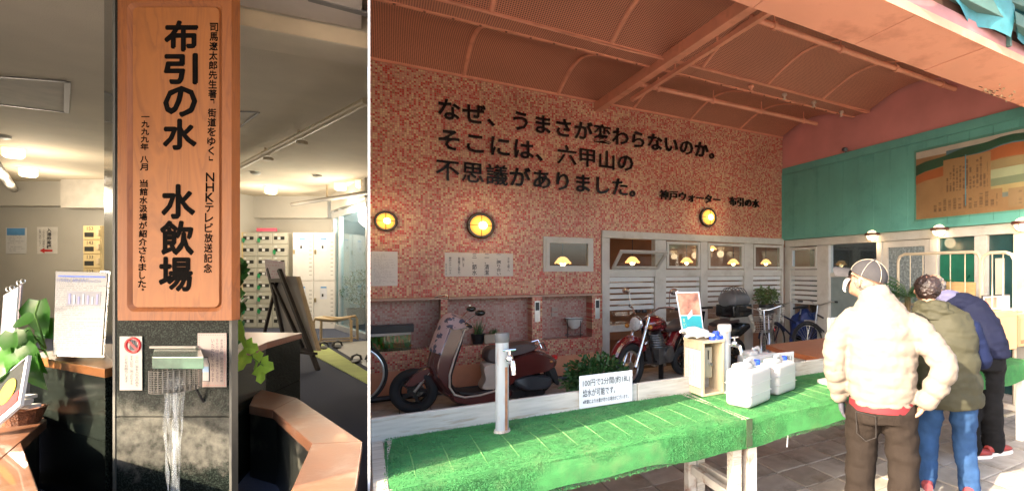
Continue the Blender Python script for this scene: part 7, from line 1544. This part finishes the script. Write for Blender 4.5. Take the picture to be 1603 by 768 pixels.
# --- the person in the navy hoodie, bending over the table
loc, yw = place(1527, 4.06); loc.z = .022
p3 = thing('person', 'grey haired person in navy hoodie and dark trousers bending over the far table', 'person', loc, yw)
hc_ = (-.33, .30, 1.40); bm_ = MB(); T3 = head(bm_, hc_, .45, -.75); limb(bm_, [(-.29, .25, 1.34), (-.22, .2, 1.28), (-.17, .17, 1.24)], [.05, .055, .065]); eloft(bm_, [((.06, -.02, .82), .15, .12), ((.03, .0, .98), .14, .11), ((-.05, .08, 1.12), .15, .11), ((-.13, .15, 1.22), .14, .09)])
aL = [(-.29, .17, 1.18), (-.33, .38, 1.0), (-.22, .55, .92)]; aR = [(.0, .14, 1.16), (.10, .30, .98), (.02, .52, .90)]
for a in (aL, aR): limb(bm_, a, [.05, .04, .03]); hand(bm_, a[2], (.2, 1, -.2), (0, 0, -1), .95, .5)
lg = {-1: [(-.04, -.02, .84), (-.05, .03, .46), (-.04, -.02, .07)], 1: [(.12, -.02, .84), (.11, .06, .46), (.13, .18, .07)]}
for s in (-1, 1): limb(bm_, lg[s], [.085, .058, .04])
body = union(bm_, .0075, 3); body.materials.clear(); body.materials.append(skin); body.polygons.foreach_set('use_smooth', [True]*len(body.polygons)); link('body', body, p3); eyes(T3, p3)
navh = M('navy_hoodie', (.006, .0075, .021), .8, spec=.12, bump=.3, bscale=200); hd2 = MB(); eloft(hd2, [((.075, -.03, .82), .175, .15), ((.06, -.02, .92), .18, .155), ((0, .03, 1.06), .19, .155), ((-.07, .09, 1.17), .19, .145), ((-.14, .15, 1.25), .15, .11), ((-.18, .18, 1.28), .09, .08)])
for a in (aL, aR): limb(hd2, [a[0], Vector(a[0]).lerp(Vector(a[1]), .5), a[1], Vector(a[1]).lerp(Vector(a[2]), .6), a[2]], [.075, .07, .064, .056, .046])
garment('hoodie', hd2, navh, p3, .012, 5, segs=[((0, 0, 0), (0, 0, 1))], pitch=1, amp=0, fold=.013, quilt=False, seed=6, fs_=8)
ho = MB(); ho.ball((-.205, .16, 1.30), (.115, .10, .075)); ho.torus((-.22, .21, 1.30), .075, .04, 'z', 20, 10); garment('hood', ho, M('lilac_lining', (.075, .072, .14), .85), p3, .011, 5, segs=[((0, 0, 0), (0, 0, 1))], pitch=1, amp=0, fold=.014, quilt=False, seed=1)
drk = M('charcoal_trousers', (.008, .008, .009), .85, spec=.12, var=.2, bump=.2, bscale=200); tr = MB(); eloft(tr, [((.05, -.02, .92), .165, .14), ((.04, -.02, .82), .175, .15), ((.04, -.02, .74), .17, .14)])
for s in (-1, 1): limb(tr, [lg[s][0], Vector(lg[s][0]).lerp(Vector(lg[s][1]), .5), lg[s][1], Vector(lg[s][1]).lerp(Vector(lg[s][2]), .5), (lg[s][2][0], lg[s][2][1], .07)], [.105, .098, .09, .088, .088])
garment('trousers', tr, drk, p3, .012, 4, segs=[((0, 0, 0), (0, 0, 1))], pitch=1, amp=0, fold=.01, quilt=False, seed=7, fs_=8)
redsh = M('shoe_red', (.22, .025, .02), .6); shoe(p3, (-.03, -.03, 0), -.9, redsh, 1.02); shoe(p3, (.14, .16, 0), -.7, redsh, 1.02)
hr = MB(); hr.ball((0, 0, 0), 1, 20, 12); hr.v = [T3(v.x*.086, -.018+v.y*.10, .030+v.z*.084) for v in hr.v]; garment('hair', hr, M('hair_silver', (.085, .075, .072), .6, var=.55, scale=26), p3, .006, 2, segs=[((0, 0, 0), (0, 0, 1))], pitch=1, amp=0, fold=.015, quilt=False, fs_=26)
